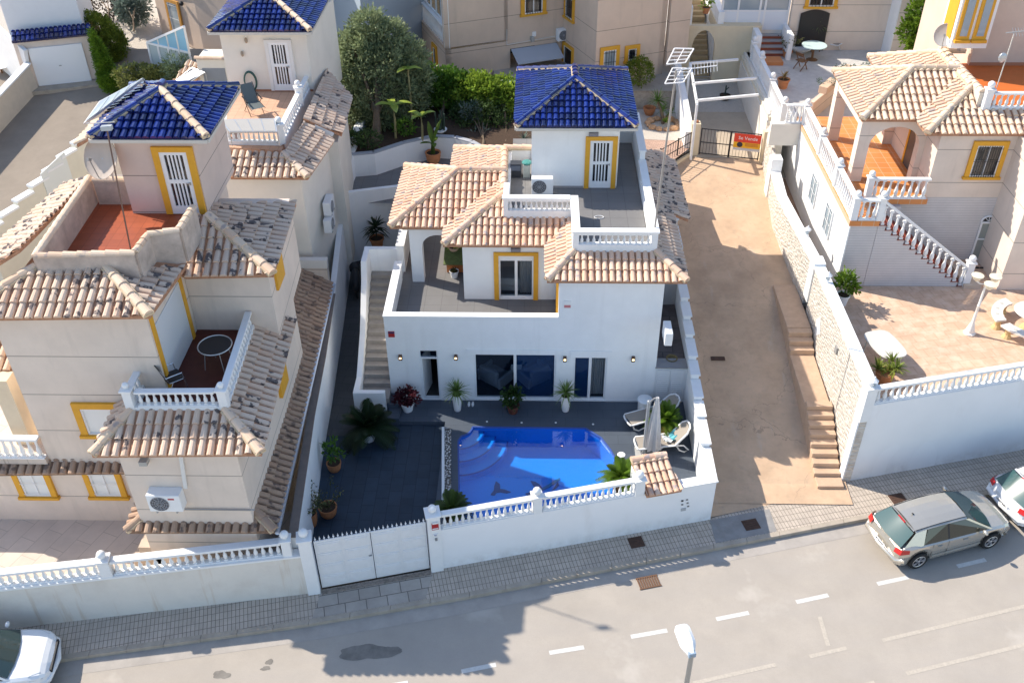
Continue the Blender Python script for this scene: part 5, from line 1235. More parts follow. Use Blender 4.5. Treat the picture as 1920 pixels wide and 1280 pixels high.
f=MB(); f.prism([(16.66,4.3),(17.75,4.3),(17.75,5.95),(20.0,5.95),(20.0,13.4),(16.66,13.4)],RT_-.2,RT_); f.build('terrace_floor',orangetile,R)
a=(16.80,4.42,RT_); b=(16.80,12.6,RT_)
balustrade(R,(16.80,4.62,RT_),(16.80,6.9,RT_),h=.85,n=10); balustrade(R,(16.80,7.15,RT_),(16.80,9.6,RT_),h=.85,n=11); balustrade(R,(16.80,9.85,RT_),(16.80,12.5,RT_),h=.85,n=12)
for y in (4.45,7.02,9.72,12.6): pier(R,(16.80,y),RT_,RT_+.88,.24,.12)
balustrade(R,(16.95,4.42,RT_),(17.62,4.42,RT_),h=.85,n=3); pier(R,(17.72,4.42),RT_,RT_+.88,.22,.12)
balustrade(R,(17.85,6.05,RT_),(19.95,6.05,RT_),h=.85,n=8); pier(R,(17.72,6.0),RT_,RT_+.88,.24,.12); 
# stair down to the patio
q=MB(); n=14; x0=17.75; tr=(21.55-x0)/n; ri=(RT_-RP)/n
for i in range(n): q.box(x0+tr*i,x0+tr*(i+1),4.35,5.75,RP-.2,RT_-ri*(i+1))
q.build('stair_side',greywash,R)
q=MB()
for i in range(n): q.box(x0+tr*i-.01,x0+tr*(i+1)+.02,4.33,5.75,RT_-ri*(i+1),RT_-ri*(i+1)+.025)
st=q.build('stair_tread',mat('oxblood_tread',(.24,.05,.03),.6),R)
q=MB(); q.bar((x0,4.42,RT_+.80),(21.5,4.42,RP+.82),.14,.08); sr=q.build('stair_rail',whitep,R)
me=baluster_proto()
for i in range(n):
    c=bpy.data.objects.new('baluster',me); COL.objects.link(c); attach(c,sr); c.location=(x0+tr*(i+.5),4.42,RT_-ri*(i+1)+.025); c.scale=(1.05,1.05,.76)
pier(R,(21.62,4.45),RP,RP+1.0,.26,.13)
q=MB(); q.box(21.5,22.15,4.2,5.7,RP-.1,RP+.16); q.build('stair_foot',mat('block_beige'),R)
# window, arched door, porch door
a=PY(1815,330,yw); b=PY(1882,272,yw); window(R,a,(1,0,0),(0,-1,0),b.x-a.x,b.z-a.z,yellow,True,bars=10,panes=2,sw=.17)
a=PY(1815,490,yw); b=PY(1866,412,yw); c=yw+.005
q=MB(); wd=b.x-a.x; q.box(a.x,a.x+.07,yw-.05,c,RP,RP+1.75); q.box(a.x+wd-.07,a.x+wd,yw-.05,c,RP,RP+1.75); q.box(a.x+.07,a.x+wd-.07,yw-.05,c,RP+.95,RP+1.0); q.box(a.x+.07,a.x+wd-.07,yw-.05,c,RP,RP+.08); q.box(a.x+.07,a.x+wd-.07,yw-.05,c,RP+1.68,RP+1.75)
d=q.build('door_frame',whitem,R); q=MB(); q.box(a.x+.07,a.x+wd-.07,yw-.02,yw+.01,RP+.08,RP+1.7); q.build('door',mat('grey_green_door',(.30,.32,.29),.5),d)
q=MB(); cx=a.x+wd/2; pts=[(cx+wd*.36*cos(pi*i/10),yw-.03,RP+1.78+wd*.36*sin(pi*i/10)) for i in range(11)]; q.poly(pts[::-1]); q.build('fanlight',glass,d)
q=MB(); q.tube([(cx+wd*.5*cos(pi*i/12),yw-.02,RP+1.75+wd*.46*sin(pi*i/12)) for i in range(13)],.035,6)
for k in (.25,.5,.75): q.bar((cx,yw-.045,RP+1.78),(cx+wd*.36*cos(pi*k),yw-.045,RP+1.78+wd*.36*sin(pi*k)),.02,.02)
q.build('arch_frame',whitem,d)
q=MB(); q.box(19.94,20.0,7.95,8.1,RT_,7.2); q.box(19.94,20.0,9.0,9.15,RT_,7.2); q.build('surround',yellow,R); q=MB(); q.box(19.96,19.985,8.1,9.0,RT_,7.1); q.build('porch_door',mat('dark_door_panel',(.07,.07,.07),.4),R)
for y in (6.2,8.7): window(R,(16.70,y+.95,3.1),(0,-1,0),(-1,0,0),.95,1.25,None,False,bars=-8,panes=2,gl=glass_pale)
# its roof terrace
zt=TZ+OZ; f=MB(); f.box(21.6,26.5,7.1,11.6,zt-.3,zt); f.build('roof_terrace_floor',mat('vivid_orange_floor',(.60,.15,.03),.5,noise=.1),R)
q=MB(); q.box(21.4,21.6,7.3,11.9,zt-.5,zt+.55); cpn=MB(); tile_line(cpn,(21.5,7.3,zt+.55),(21.5,11.9,zt+.55),.14,.36,lift=.0); o=q.build('parapet',mat('pale_parapet',(.66,.58,.48),.9),R); cpn.build('ridge_tiles',tile_sand,o)
q=MB(); q.box(21.6,26.0,7.08,7.28,zt-.5,zt+.02); q.build('parapet_kerb',whitep,R)
balustrade(R,(21.85,7.18,zt+.02),(25.2,7.18,zt+.02),h=.6,n=15); pier(R,(21.68,7.18),zt-.3,zt+.72,.26,.13)
# patio, stone clad wall
pt=MB(); pt.poly([(15.7,rwall(15.7)+.1,RP),(45,rwall(45)+.1,RP),(45,13,RP),(16.7,13,RP),(16.7,4.4,RP),(15.7,4.4,RP)]); struct('right_patio',pt,patio_o)
pt=MB(); pt.poly([(15.7,4.4,1.6),(16.75,4.4,1.6),(16.75,14.0,1.9),(15.4,14.0,1.9)]); struct('side_channel',pt,mat('channel_tile',(.40,.25,.17),.9,noise=.15))
V=thing('stone_wall','long wall clad in rough pale split stone beside the tan alley steps','wall',(15.6,4,0),world=True)
m=MB(); 
sx=lambda y: 15.50-max(0,min(y,9)-3.8)*.054+max(0,y-9)*.075
for (a,za),(b,zb) in (((-3.55,3.62),(3.55,3.55)),((4.05,3.50),(9,3.47)),((9,3.47),(11.2,3.45)),((11.2,3.45),(14.3,4.2))): m.prism([(sx(a),a),(sx(a)+.26,a),(sx(b)+.26,b),(sx(b),b)],-.7,[za,za,zb,zb])
m.build('wall',stoneclad,V)
m=MB()
for (a,za),(b,zb) in (((-3.6,3.62),(3.5,3.55)),((4.05,3.50),(9,3.47)),((9,3.47),(11.2,3.45))): m.bar((sx(a)+.15,a,za+.03),(sx(b)+.15,b,zb+.03),.42,.07)
m.box(15.44,15.86,3.5,4.05,2.0,3.72); m.box(15.32,15.78,11.2,11.75,2.2,4.05); m.build('coping',whitep,V)
c=PX(1570,655,15.5); m=MB(); m.box(15.44,15.5,c.y-.1,c.y+.12,c.z-.14,c.z+.12); m.build('meter_box',mat('meter_grey',(.30,.29,.28),.6),V)
c=PX(1533,612,15.5); m=MB(); m.quad((15.488,c.y-.45,c.z),(15.488,c.y,c.z-.42),(15.488,c.y+.3,c.z+.1),(15.488,c.y-.1,c.z+.5)); m.build('white_patch',whitep,V)
RW=thing('street_wall','tall white retaining wall with white balustrade below the ochre patio','wall',(19,-2.6,-.4),world=True)
rd=Vector((1,.25,0)).normalized(); rn=Vector((-rd.y,rd.x,0)); rrz=atan2(rd.y,rd.x)
rp=lambda x,off=.12,z=0: Vector((x,rwall(x),0))+rn*off+Vector((0,0,z))
m=MB(); wall_panel(m,(15.48,rwall(15.48)),(40,rwall(40)),-.72,2.92,.26,[]); m.build('wall',streetw,RW)
balustrade(RW,rp(15.9,.12,2.92),rp(21.0,.12,2.92),h=.64,n=22,rail=(.2,.08),fat=1.2); pier(RW,rp(15.66),2.3,3.62,.36,.16,rz=rrz); pier(RW,rp(21.3),2.9,3.72,.36,.17,rz=rrz); balustrade(RW,rp(21.6,.12,2.92),rp(26,.12,2.92),h=.64,n=18,rail=(.2,.08),fat=1.2)
m=MB()
for pix in (((1632,893),(1640,868),(1655,845),(1680,832),(1690,838),(1668,860),(1655,893)),((1700,885),(1712,852),(1735,828),(1750,830),(1757,850),(1752,872)),):
    pts=[PW(x,y,(15.53,rwall(15.53)),(22,rwall(22)))-rn*.004 for x,y in pix]; m.poly(pts)
m.build('repair_patch',mat('patch_white',(.86,.86,.86),.8),RW)
m=MB(); c=PW(1608,829,(15.53,rwall(15.53)),(22,rwall(22))); m.obox(c-rn*.01,rd*.05,rn*.01,up*.07); m.build('tile_plaque',mat('plaque',(.45,.38,.25),.6),RW)
# globe-less garden lamp, tables and benches on the patio
t=thing('garden_lamp','tall white lamp post with three bowl lamps on the ochre patio','lamp post',P(1817,625,RP)); wl_=mat('lamp_white',(.78,.77,.72),.5)
q=MB(); q.lathe([(.20,0),(.21,.05),(.15,.10),(.15,.2),(.10,.34),(.09,.42),(.055,.5),(.045,1.2),(.06,1.22),(.045,1.25),(.035,2.05),(.06,2.1),(.05,2.14)],n=12); q.build('post',wl_,t,smooth=1)
bowl=mat('lamp_bowl',(.72,.66,.50),.4)
for a in (.4,2.5,4.6):
    c=Vector((cos(a)*.34,sin(a)*.34,2.25)); q=MB(); q.tube([(0,0,2.1),(c.x*.6,c.y*.6,2.06),(c.x,c.y,2.12)],.022,6); ar=q.build('arm',wl_,t,smooth=2); q=MB(); q.lathe([(.05,0),(.12,.06),(.15,.16),(.20,.18),(.21,.22),(.02,.25)],c-Vector((0,0,.12)),14); q.build('bowl',bowl,ar,smooth=1)
t=thing('plastic_table','pale oblong plastic table standing near the stone clad wall','table',P(1651,676,RP),rz=.25)
q=MB(); n=32; pts=[(.52*abs(cos(a))**.55*(1 if cos(a)>0 else -1),.78*abs(sin(a))**.55*(1 if sin(a)>0 else -1)) for a in [2*pi*i/n for i in range(n)]]; q.prism(pts,.69,.73); q.build('tabletop',mat('table_plastic',(.62,.59,.54),.5,noise=.05),t,bevel=.01)
for x,y in ((.33,.5),(-.33,.5),(.33,-.5),(-.33,-.5)): q=MB(); q.tube([(x,y,.7),(x*1.1,y*1.1,0)],.03,8); q.build('leg',mat('table_plastic'),t)
stonew=mat('cast_stone',(.72,.68,.61),.8,noise=.08,nscale=8); stoney=mat('sandstone_leg',(.62,.45,.22),.85,noise=.15,nscale=6)
t=thing('stone_table','round white stone table with star inlays between two curved benches','stone table',P(1925,615,RP))
q=MB(); q.lathe([(.01,.70),(.60,.70),(.63,.73),(.60,.77),(.01,.77)],n=28,cap=False); q.build('tabletop',stonew,t); q=MB(); q.lathe([(.26,0),(.22,.08),(.13,.2),(.18,.5),(.25,.70)],n=12); q.build('leg',stoney,t)
tc=P(1925,615,RP)
for px,py,a0,a1,lab in ((1890,600,1.9,3.3,'curved white stone bench on the far side of the stone table'),(1885,650,3.5,5.0,'curved white stone bench nearest the patio balustrade')):
    t=thing('stone_bench',lab,'stone bench',tc,group='curved benches round the stone table'); q=MB(); n=12
    o_=[(1.30*cos(a0+(a1-a0)*i/n),1.30*sin(a0+(a1-a0)*i/n)) for i in range(n+1)]; i_=[(.92*cos(a0+(a1-a0)*i/n),.92*sin(a0+(a1-a0)*i/n)) for i in range(n+1)]
    q.prism(o_+i_[::-1],.40,.47); q.build('seat',stonew,t)
    for f_ in (.12,.88): a=a0+(a1-a0)*f_; q=MB(); q.lathe([(.17,0),(.15,.06),(.10,.15),(.12,.3),(.16,.40)],(1.1*cos(a),1.1*sin(a),0),10); q.build('leg',stoney,t)
    q=MB()
    for f_ in (.25,.5,.75):
        a=a0+(a1-a0)*f_; c=Vector((1.11*cos(a),1.11*sin(a),.474)); q.poly([c+Vector((cos(b)*(.10 if k%2 else .05),sin(b)*(.10 if k%2 else .05),0)) for k,b in enumerate([2*pi*k/10 for k in range(10)])])
    q.build('star_inlay',mat('inlay_grey',(.48,.46,.42),.8),t)
for px,py,y in ((1657,668,-.8),(1551,548,3.2),(1517,440,6.4)):
    c=PX(px-4,py-2,15.66); t=thing('wall_lantern',{1657:'white lantern on the stone wall coping beside the oblong table',1551:'white lantern on the stone wall coping beside the green bush',1517:'white lantern on the far stretch of stone wall coping'}[px],'lantern',(15.66,c.y,3.62 if px>1520 else 3.55))
    q=MB(); q.lathe([(.09,0),(.05,.04),(.05,.10),(.08,.12)],n=8); q.build('base',whitem,t); q=MB(); q.lathe([(.07,.12),(.11,.30)],n=6,cap=False); q.build('pane',glass_pale,t); q=MB(); q.lathe([(.15,.30),(.03,.42),(.02,.47)],n=6); q.build('cap',whitem,t)
t=thing('black_sandals','pair of black sandals on the floor by the grey arched door','sandals',P(1838,505,RP),world=True)
for dx in (0,.16,): c=P(1832,503,RP)+Vector((dx,0,0)); q=MB(); q.ball(c+Vector((0,0,.03)),.06,8,6,sq=(1.6,.8,.5)); q.build('shoe',black,t)

# ================================================================== gate court behind the alley
cy=22.2; zc=2.70
ct=MB(); ct.poly([(12.5,14.3,zc-.08),(15.9,14.2,zc-.08),(16.2,cy,zc),(12.9,cy,zc)]); struct('court_floor',ct,mat('court_paving',(.47,.385,.29),.95,noise=.10,nscale=2))
K=thing('arch_building','cream wall with round arch and concrete stairs behind the small iron gate','building',(14.5,22.5,2.7),world=True)
xa,xb=13.15,14.35
m=MB(); m.box(12.45,xa,cy,cy+.3,zc-.2,6.0); m.box(xb,16.6,cy,cy+.3,zc-.2,6.0); arched(m,xa,xb,cy,cy+.3,zc,6.0,4.75); m.box(xb,16.6,cy+.3,25,5.4,6.0)
m.build('wall',mat('cream_stucco',(.72,.61,.43),.9,noise=.08,nscale=1.4),K)
q=MB()
for i in range(12): q.box(xa,xb,cy+.1+.28*i,cy+.38+.28*i,zc-.2,zc+.19*(i+1))
for i in range(7): q.box(xa-.1,xb-.05,cy+3.6+.3*i,cy+3.9+.3*i,zc+2.2,zc+2.35+.19*(i+1))
q.build('stair',mat('sand_step',(.50,.37,.215),.95,noise=.15,nscale=4),K)
q=MB(); q.box(12.5,13.05,cy+.1,cy+8,zc-.2,zc+4.2); q.box(xb+.05,xb+.35,cy+.3,cy+6,zc,zc+3.9); q.build('stair_wall',white,K)
q=MB()
for x,y in ((12.35,14.6),(12.35,22)): pass
q.prism([(12.05,14.6),(12.45,14.6),(12.6,cy+3),(12.2,cy+3)],1.5,[3.75,3.75,4.9,5.4]); q.build('side_wall',white,K)
q=MB(); q.box(15.75,16.35,14.6,22.2,4.28,4.5); q.build('ledge',mat('ledge_cream',(.74,.66,.52),.9),K)
q=MB(); q.box(15.7,15.95,14.55,22.0,zc-.2,4.28); q.build('low_wall',palew,K)
t=thing('pergola','bare white metal pergola frame over the gate court','pergola',(14,18,zc),world=True)
zpg=5.3
def pg(a,b): q=MB(); q.bar(a,b,.10,.10); return q
for px0,py0,px1,py1 in ((1296,119,1384,112),(1298,157,1418,147),(1305,189,1422,178)): q=pg(P(px0,py0,zpg),P(px1,py1,zpg)); q.build('beam',whitep,t)
a=P(1293,143,zpg); b=P(1307,196,zpg); q=pg(P(1294,119,zpg),b); q.build('side_rail',whitep,t); q=pg(b,Vector((b.x,b.y,2.6))); q.build('post',whitep,t); q=pg(P(1294,119,zpg),Vector((*P(1294,119,zpg)[:2],2.6))); q.build('post',whitep,t)
# small iron gate with a for-sale banner
t=thing('iron_gate','low black iron double gate at the top of the alley','gate',(14.1,14.3,2.6),world=True)
g0=P(1310,289,2.62); g1=P(1421,301,2.62); gd2=(g1-g0); L2=gd2.length; gd2.normalize(); gn=Vector((gd2.y,-gd2.x,0))
for k in range(2):
    q=MB(); u0=L2*k/2+.02; u1=L2*(k+1)/2-.02
    for u in (u0,u1): q.bar(g0+gd2*u,g0+gd2*u+up*1.3,.05,.05,up=gd2)
    for z in (.06,.62,1.28): q.bar(g0+gd2*u0+up*z,g0+gd2*u1+up*z,.035,.035)
    for i in range(1,9): u=u0+(u1-u0)*i/9; q.bar(g0+gd2*u+up*.06,g0+gd2*u+up*1.28,.014,.014,up=gd2)
    q.build('gate_leaf',iron,t)
t=thing('gate_post','cream masonry gate post left of the black iron gate','gate post',g0-gd2*.28); q=MB(); q.box(-.2,.2,-.2,.2,-.3,1.55); q.build('post',mat('cream_stucco'),t); q=MB(); q.ball((0,0,1.6),.1,8,6,sq=(1.3,1,.6)); q.build('cap_stone',terracotta,t)
t=thing('gate_post','cream masonry gate post between the iron gate and the stone wall','gate post',g1+gd2*.22); q=MB(); q.box(-.16,.16,-.16,.16,-.3,1.5); q.build('post',mat('cream_stucco'),t)
S_=thing('sale_banner','red and yellow for sale banner hung on the black iron gate','banner',(15,14.2,3.3),world=True)
A_=g0; B_=g1
bl=PW(1374,277,A_,B_)-Vector((0,0,0)); br=PW(1424,282,A_,B_); h_=.80
bx=(br-bl); bx.z=0; bw=bx.length; bx.normalize(); o0=bl+gn*.06
q=MB(); q.obox(o0+bx*bw/2+up*h_*.68,bx*bw/2,gn*.004,up*h_*.26); q.build('red_field',mat('banner_red',(.72,.06,.03),.5),S_)
q=MB(); q.obox(o0+bx*bw/2+up*h_*.25,bx*bw/2,gn*.004,up*h_*.17); q.build('yellow_field',mat('banner_yellow',(.80,.42,.02),.5),S_)
q=MB(); q.obox(o0+bx*bw/2+up*-.0,bx*bw/2,gn*.004,up*.06); q.build('grey_field',mat('banner_grey',(.55,.55,.57),.5),S_)
text(S_,'lettering','Se Vende',o0+bx*bw*.52+up*h_*.68+gn*.006,bw*.19,signw,bx,up,gn)
q=MB(); c=o0+bx*bw*.24+up*h_*.27+gn*.006; q.poly([c+bx*.13*cos(2*pi*i/18)+up*.13*sin(2*pi*i/18) for i in range(18)]); q.build('round_emblem',ink,S_)
q=MB()
for k,z in enumerate((.36,.29,.22)): q.obox(o0+bx*bw*.68+up*h_*z+gn*.006,bx*bw*.24,gn*.001,up*.013)
q.build('small_print',mat('banner_print',(.45,.10,.03),.6),S_)
t=thing('iron_fence','black iron railing between the alley and the paved back yard','railing',(11.3,14,3),world=True)
fz=3.0; fa=Vector((10.75,12.9,fz-.35)); fb=Vector((12.55,14.75,fz-.25)); fd=(fb-fa); fl_=fd.length; fd.normalize(); q=MB()
for z in (.06,.55,1.02): q.bar(fa+up*z,fb+up*z,.03,.03)
for i in range(15): p=fa.lerp(fb,i/14); q.bar(p,p+up*1.05,.016,.016,up=fd)
q.build('railing',iron,t); q=MB()
for i in (0,.5,1): p=fa.lerp(fb,i); q.bar(p,p+up*1.1,.05,.05,up=fd)
q.build('post',iron,t); q=MB(); q.bar(fa-up*.12,fb-up*.12,.22,.3); q.build('kerb',mat('cream_stucco'),t)
bkp=MB(); bkp.poly([(9.3,9.5,2.95),(10.9,12.6,2.95),(12.4,14.7,2.95),(12.5,19.0,2.95),(6.0,19.0,2.95),(6.0,9.5,2.95)]); struct('back_yard',bkp,brickpave)
bk2=MB(); bk2.poly([(9.0,15.6,2.956),(12.4,15.3,2.956),(12.4,18.9,2.956),(9.0,18.9,2.956)]); struct('back_yard_gravel',bk2,gravel)
rk=MB(); rk.prism([(8.0,19.0),(12.4,19.0),(12.4,24),(8.0,24)],1.5,3.9); struct('rock_terrace',rk,mat('raised_terrace',(.42,.36,.29),.95,noise=.3,nscale=5,bump=.6,bscale=8))
# back patio of the villa, curved garden wall, garden soil
bp=MB(); bp.poly([(-3.6,9.3,2.93),(6.0,9.3,2.93),(6.0,15,2.93),(-3.6,15,2.93)]); struct('back_patio',bp,terrtile)
zgw=4.0
gw=[P(x,y,zgw) for x,y in ((655,291),(702,287),(760,268),(815,256),(850,258),(880,266),(905,280),(930,290),(985,296),(1010,296))]
GW=thing('garden_wall','curved white retaining wall between back patio and dark garden bed','wall',(0,13.4,3),world=True)
q=MB(); cp=MB()
for a,b in zip(gw,gw[1:]):
    n_=Vector((-(b-a).y,(b-a).x,0)).normalized()*.25; q.prism([(a.x,a.y),(b.x,b.y),(b.x+n_.x,b.y+n_.y),(a.x+n_.x,a.y+n_.y)],2.2,zgw-.05); cp.prism([(a.x,a.y),(b.x,b.y),(b.x+n_.x,b.y+n_.y),(a.x+n_.x,a.y+n_.y)],zgw-.05,zgw)
q.build('wall',white,GW); cp.build('coping',mat('coping_blue_grey',(.40,.41,.44),.8),GW)
sl=MB(); sl.poly([(p.x,p.y+.2,zgw-.08) for p in gw]+[(7.8,20.5,3.9),(-3.6,20.5,3.9),(-3.7,13,zgw-.08)]); struct('garden_soil',sl,soil)
q=MB(); a=P(640,285,4.6); LWg=thing('side_wall','tall white wall along the left edge of the back patio and garden','wall',(-3.6,14,2),world=True)
q.prism([(-3.2,8.9),(-2.9,8.9),(-2.75,12.6),(-3.2,13.0)],.2,[3.6,3.6,4.1,4.1]); q.prism([(-3.2,13.0),(-2.85,12.6),(-2.4,17),(-2.75,17.2)],2,[4.2,4.2,4.4,4.4]); q.build('wall',white,LWg)
q=MB(); q.prism([(-2.9,8.9),(-.2,10.0),(-.2,10.2),(-2.9,9.1)],.2,[3.6,3.4,3.4,3.6]); q.build('cross_wall',white,LWg)
WB2=thing('back_garden_wall','long white wall behind the garden trees','wall',(2,17,3),world=True); q=MB(); a=P(690,200,5.2); q.bar((-2.2,17.3,4.2),(5.2,16.6,4.2),.25,2.2); q.bar((5.2,16.6,4.2),(6.4,14.4,4.2),.25,2.2); q.build('wall',white,WB2)

# ================================================================== beige building with open garage
Z=thing('garage_building','large tan building with open garage, yellow windows and a glazed balcony','building',(5,22,3.6),world=True)
A0=Vector((.62,20.6,0)); fdir=Vector((cos(radians(22)),sin(radians(22)),0)); fn=Vector((fdir.y,-fdir.x,0)); sdir=Vector((-fdir.y,fdir.x,0))
A1=A0+fdir*6.4; zg=3.4; zt=13.5
m=MB(); ga=PW(957,140,A0,A1); gb=PW(1044,140,A0,A1); gt=PW(957,92,A0,A1).z
u=lambda p:(p-A0).dot(fdir)
wall_panel(m,A0,A1,zg-1.5,zt,.3,[(u(ga),u(gb),zg-1.5,gt)])
bal=PW(836,92,A0,A1).z; 
m2=MB()
C0=A1-fn*.0; 
# second front, nearer, joined by a short return
E1=PA(1240,150); n2=(E1-A0).dot(fn); B1=E1; B0=A1+fn*n2+fdir*.15
rt=[A1, B0]; 
wall_panel(m,B0,B1+fdir*.0,zg-1.5,zt,.3,[])
wall_panel(m,A1,B0,zg-1.5,zt,.3,[])
wall_panel(m,B1,B1+sdir*7,zg-1.5,zt,.3,[])
sA=A0+sdir*8; wall_panel(m,sA,A0,zg-1.5,bal+.1,.3,[])
b2=A0+fdir*3.35; wall_panel(m,b2,b2+sdir*.3,bal,zt,.2,[])
m.build('wall',tan,Z)
q=MB(); c0=A0+fdir*.3+sdir*.3
q.prism([tuple((A0+fdir*.2+sdir*.35)[:2]),tuple((A1+fdir*3+sdir*.35)[:2]),tuple((A1+fdir*3+sdir*8)[:2]),tuple((A0+fdir*.2+sdir*8)[:2])],gt+.3,gt+.5); q.build('slab',tan,Z)
q=MB(); q.prism([tuple((ga+sdir*3.2)[:2]),tuple((gb+sdir*3.2)[:2]),tuple((gb+sdir*3.4)[:2]),tuple((ga+sdir*3.4)[:2])],zg-1,gt+.3); q.build('garage_shade_panel',dark,Z)  # near-black sheet that stands in for the shade inside the open garage
q=MB(); t0=Vector((ga.x,ga.y,gt))-Vector((0,0,.02)); t1=Vector((gb.x,gb.y,gt))-Vector((0,0,.02)); o_=fn*1.0-up*.42
q.add([t0+fdir*.05,t1-fdir*.05,t1-fdir*.05+o_,t0+fdir*.05+o_,t0+fdir*.05-up*.06,t1-fdir*.05-up*.06,t1-fdir*.05+o_-up*.06,t0+fdir*.05+o_-up*.06],[(0,1,2,3),(7,6,5,4),(0,4,5,1),(1,5,6,2),(2,6,7,3),(3,7,4,0)]); q.build('garage_door',mat('garage_door_grey',(.42,.45,.50),.45),Z)
# glazed balcony
q=MB(); q.prism([tuple(A0[:2]),tuple(b2[:2]),tuple((b2+sdir*8)[:2]),tuple((A0+sdir*8)[:2])],bal-.06,bal+.03); q.build('balcony_floor',orange_sill,Z)
balustrade(Z,A0+sdir*.15+fdir*.35+up*(bal+.03),b2+sdir*.15+up*(bal+.03),h=1.0,n=10,fat=1.5); balustrade(Z,A0+fdir*.15+sdir*.4+up*(bal+.03),A0+fdir*.15+sdir*6+up*(bal+.03),h=1.0,n=20,fat=1.4)
pier(Z,A0+fdir*.17+sdir*.17,bal,bal+2.6,.28,0)
q=MB(); 
for d0,d1,o_ in ((A0+fdir*.35,b2,sdir*.3),(A0+sdir*.4,A0+sdir*6,fdir*.3)):
    L3=(d1-d0).length; dd=(d1-d0).normalized(); n3=int(L3/.9)
    for i in range(n3+1): p=d0+dd*(L3*i/n3)+o_; q.bar(p+up*(bal+1.02),p+up*(bal+2.6),.08,.08,up=dd)
    for z in (1.05,2.55): q.bar(d0+o_+up*(bal+z),d1+o_+up*(bal+z),.08,.08)
gfz=q.build('window_frame',whitem,Z); q=MB()
for d0,d1,o_ in ((A0+fdir*.35,b2,sdir*.32),(A0+sdir*.4,A0+sdir*6,fdir*.32)): q.quad(d0+o_+up*(bal+1.05),d1+o_+up*(bal+1.05),d1+o_+up*(bal+2.55),d0+o_+up*(bal+2.55))
q.build('pane',glass_clear,gfz); q=MB(); q.prism([tuple((A0+fdir*.4+sdir*1.8)[:2]),tuple((b2+sdir*1.8)[:2]),tuple((b2+sdir*2)[:2]),tuple((A0+fdir*.4+sdir*2)[:2])],bal,bal+3); q.build('inner_wall',mat('inner_cream',(.55,.48,.36),.9),Z)
def pw_window(px0,py0,px1,py1,a,b,nrm,**k):
    p=PW(px0,py1,a,b); q_=PW(px1,py0,a,b); ex=(b-a); ex.z=0; ex.normalize(); window(Z,p,ex,nrm,(q_-p).dot(ex),q_.z-p.z,**k)
pw_window(983,-28,1017,27,A0,A1,fn,surround=yellow,bars=6,panes=2,sw=.2)
pw_window(1129,92,1155,140,B0,B1,fn,surround=yellow,bars=4,panes=1,sill=False,gl=glass_pale,sw=.18)
pw_window(1176,90,1193,114,B0,B1,fn,surround=yellow,bars=3,panes=1,gl=glass,sw=.18)
pw_window(1062,0,1076,30,A1,B0,(A1-B0).cross(up).normalized()*-1 if False else -fdir,surround=yellow,panes=1,bars=3,sw=.15)
pw_window(1058,95,1074,130,A1,B0,-fdir,surround=yellow,panes=1,sw=.15)
# windows on its sunlit left face
for uy,z0_,ww,hh in ((1.6,bal-1.75,.5,1.2),): window(Z,A0+sdir*(uy+ww)+up*z0_,-sdir,-fdir,ww,hh,yellow,True,panes=1,sw=.16)
c=PW(1056,62,A0,A1); ac_unit('air_conditioner','white fan unit on the tan wall above the open garage',(*c[:2],c.z-.3),fdir,fn,.85,.6,.35)
q=MB(); c=PW(997,72,A0,A1); q.obox(c+fn*.1,fdir*.08,fn*.1,up*.12); q.build('wall_lamp',mat('lamp_grey'),Z)
q=MB(); c=PW(1001,64,A0,A1); q.obox(c+fn*.03,fdir*.1,fn*.03,up*.12); q.build('alarm_box',whitep,Z)
q=MB(); p=PW(950,84,A0,A1)+fn*.03; q.bar(p,PW(1040,68,A0,A1)+fn*.03,.03,.03); q.bar(p,PW(950,55,A0,A1)+fn*.03,.03,.03); q.build('wall_cable',mat('cable_white',(.7,.66,.6),.6),Z)
t=thing('terrace_railing','dark iron railing on the tan wall right of the garage building','railing',(12,21,6),world=True)
ra=E1+fdir*.1; rb=E1+fdir*1.25; rz_=PW(1235,38,A0+fn*n2,A0+fn*n2+fdir).z
q=MB(); q.bar(ra+up*(rz_-3),rb+up*(rz_-3),.3,6); q.build('wall',tan,t); q=MB()
for z in (.08,.9): q.bar(ra+up*(rz_+z),rb+up*(rz_+z+.12),.03,.03)
for i in range(14): p=ra.lerp(rb,i/13); q.bar(p+up*(rz_),p+up*(rz_+1.05),.02,.02,up=fdir)
q.build('railing',iron,t)
dv2=MB(); dv2.poly([(8.0,18.9,3.92),(12.4,18.9,3.92),(13,25,4.0),(3,23,3.9),(3.0,20,3.9)]); struct('garage_yard',dv2,mat('pale_concrete_yard',(.46,.39,.32),.95,noise=.15))
# ================================================================== far terrace behind the right house
zf=4.65
ft=MB(); ft.poly([(16.0,13.6,zf),(30,13.6,zf),(30,24.5,zf),(16.0,24.5,zf)]); struct('far_terrace',ft,mat('far_terrace_marble',(.55,.53,.50),.7,noise=.15,nscale=3))
FH=thing('far_house','beige house with yellow window and black gate behind the far terrace','house',(20,22,5),world=True)
wy=22.5; m=MB(); m.box(18.05,23.0,wy,wy+6,4,12); m.box(23.0,30.0,wy-1.2,wy+6,4,12); m.build('wall',beige,FH)
m=MB(); m.box(22.95,23.0,wy-1.2,wy,4,12); m.build('side_wall',white,FH)
a=PY(1515,12,wy); window(FH,a,(1,0,0),(0,-1,0),1.25,1.3,yellow,True,bars=6,panes=2,sw=.18)
g_=PY(1490,95,wy); b_=PY(1556,25,wy); q=MB(); wd=b_.x-g_.x; top=[(g_.x+wd*i/12, zf+1.9+.18*sin(pi*i/12)) for i in range(13)]
pts=[(g_.x,wy-.06,zf)]+[(g_.x+wd,wy-.06,zf)]+[(x,wy-.06,z) for x,z in top[::-1]]; q.poly(pts); q.poly([(x,y+.05,z) for x,y,z in pts][::-1])
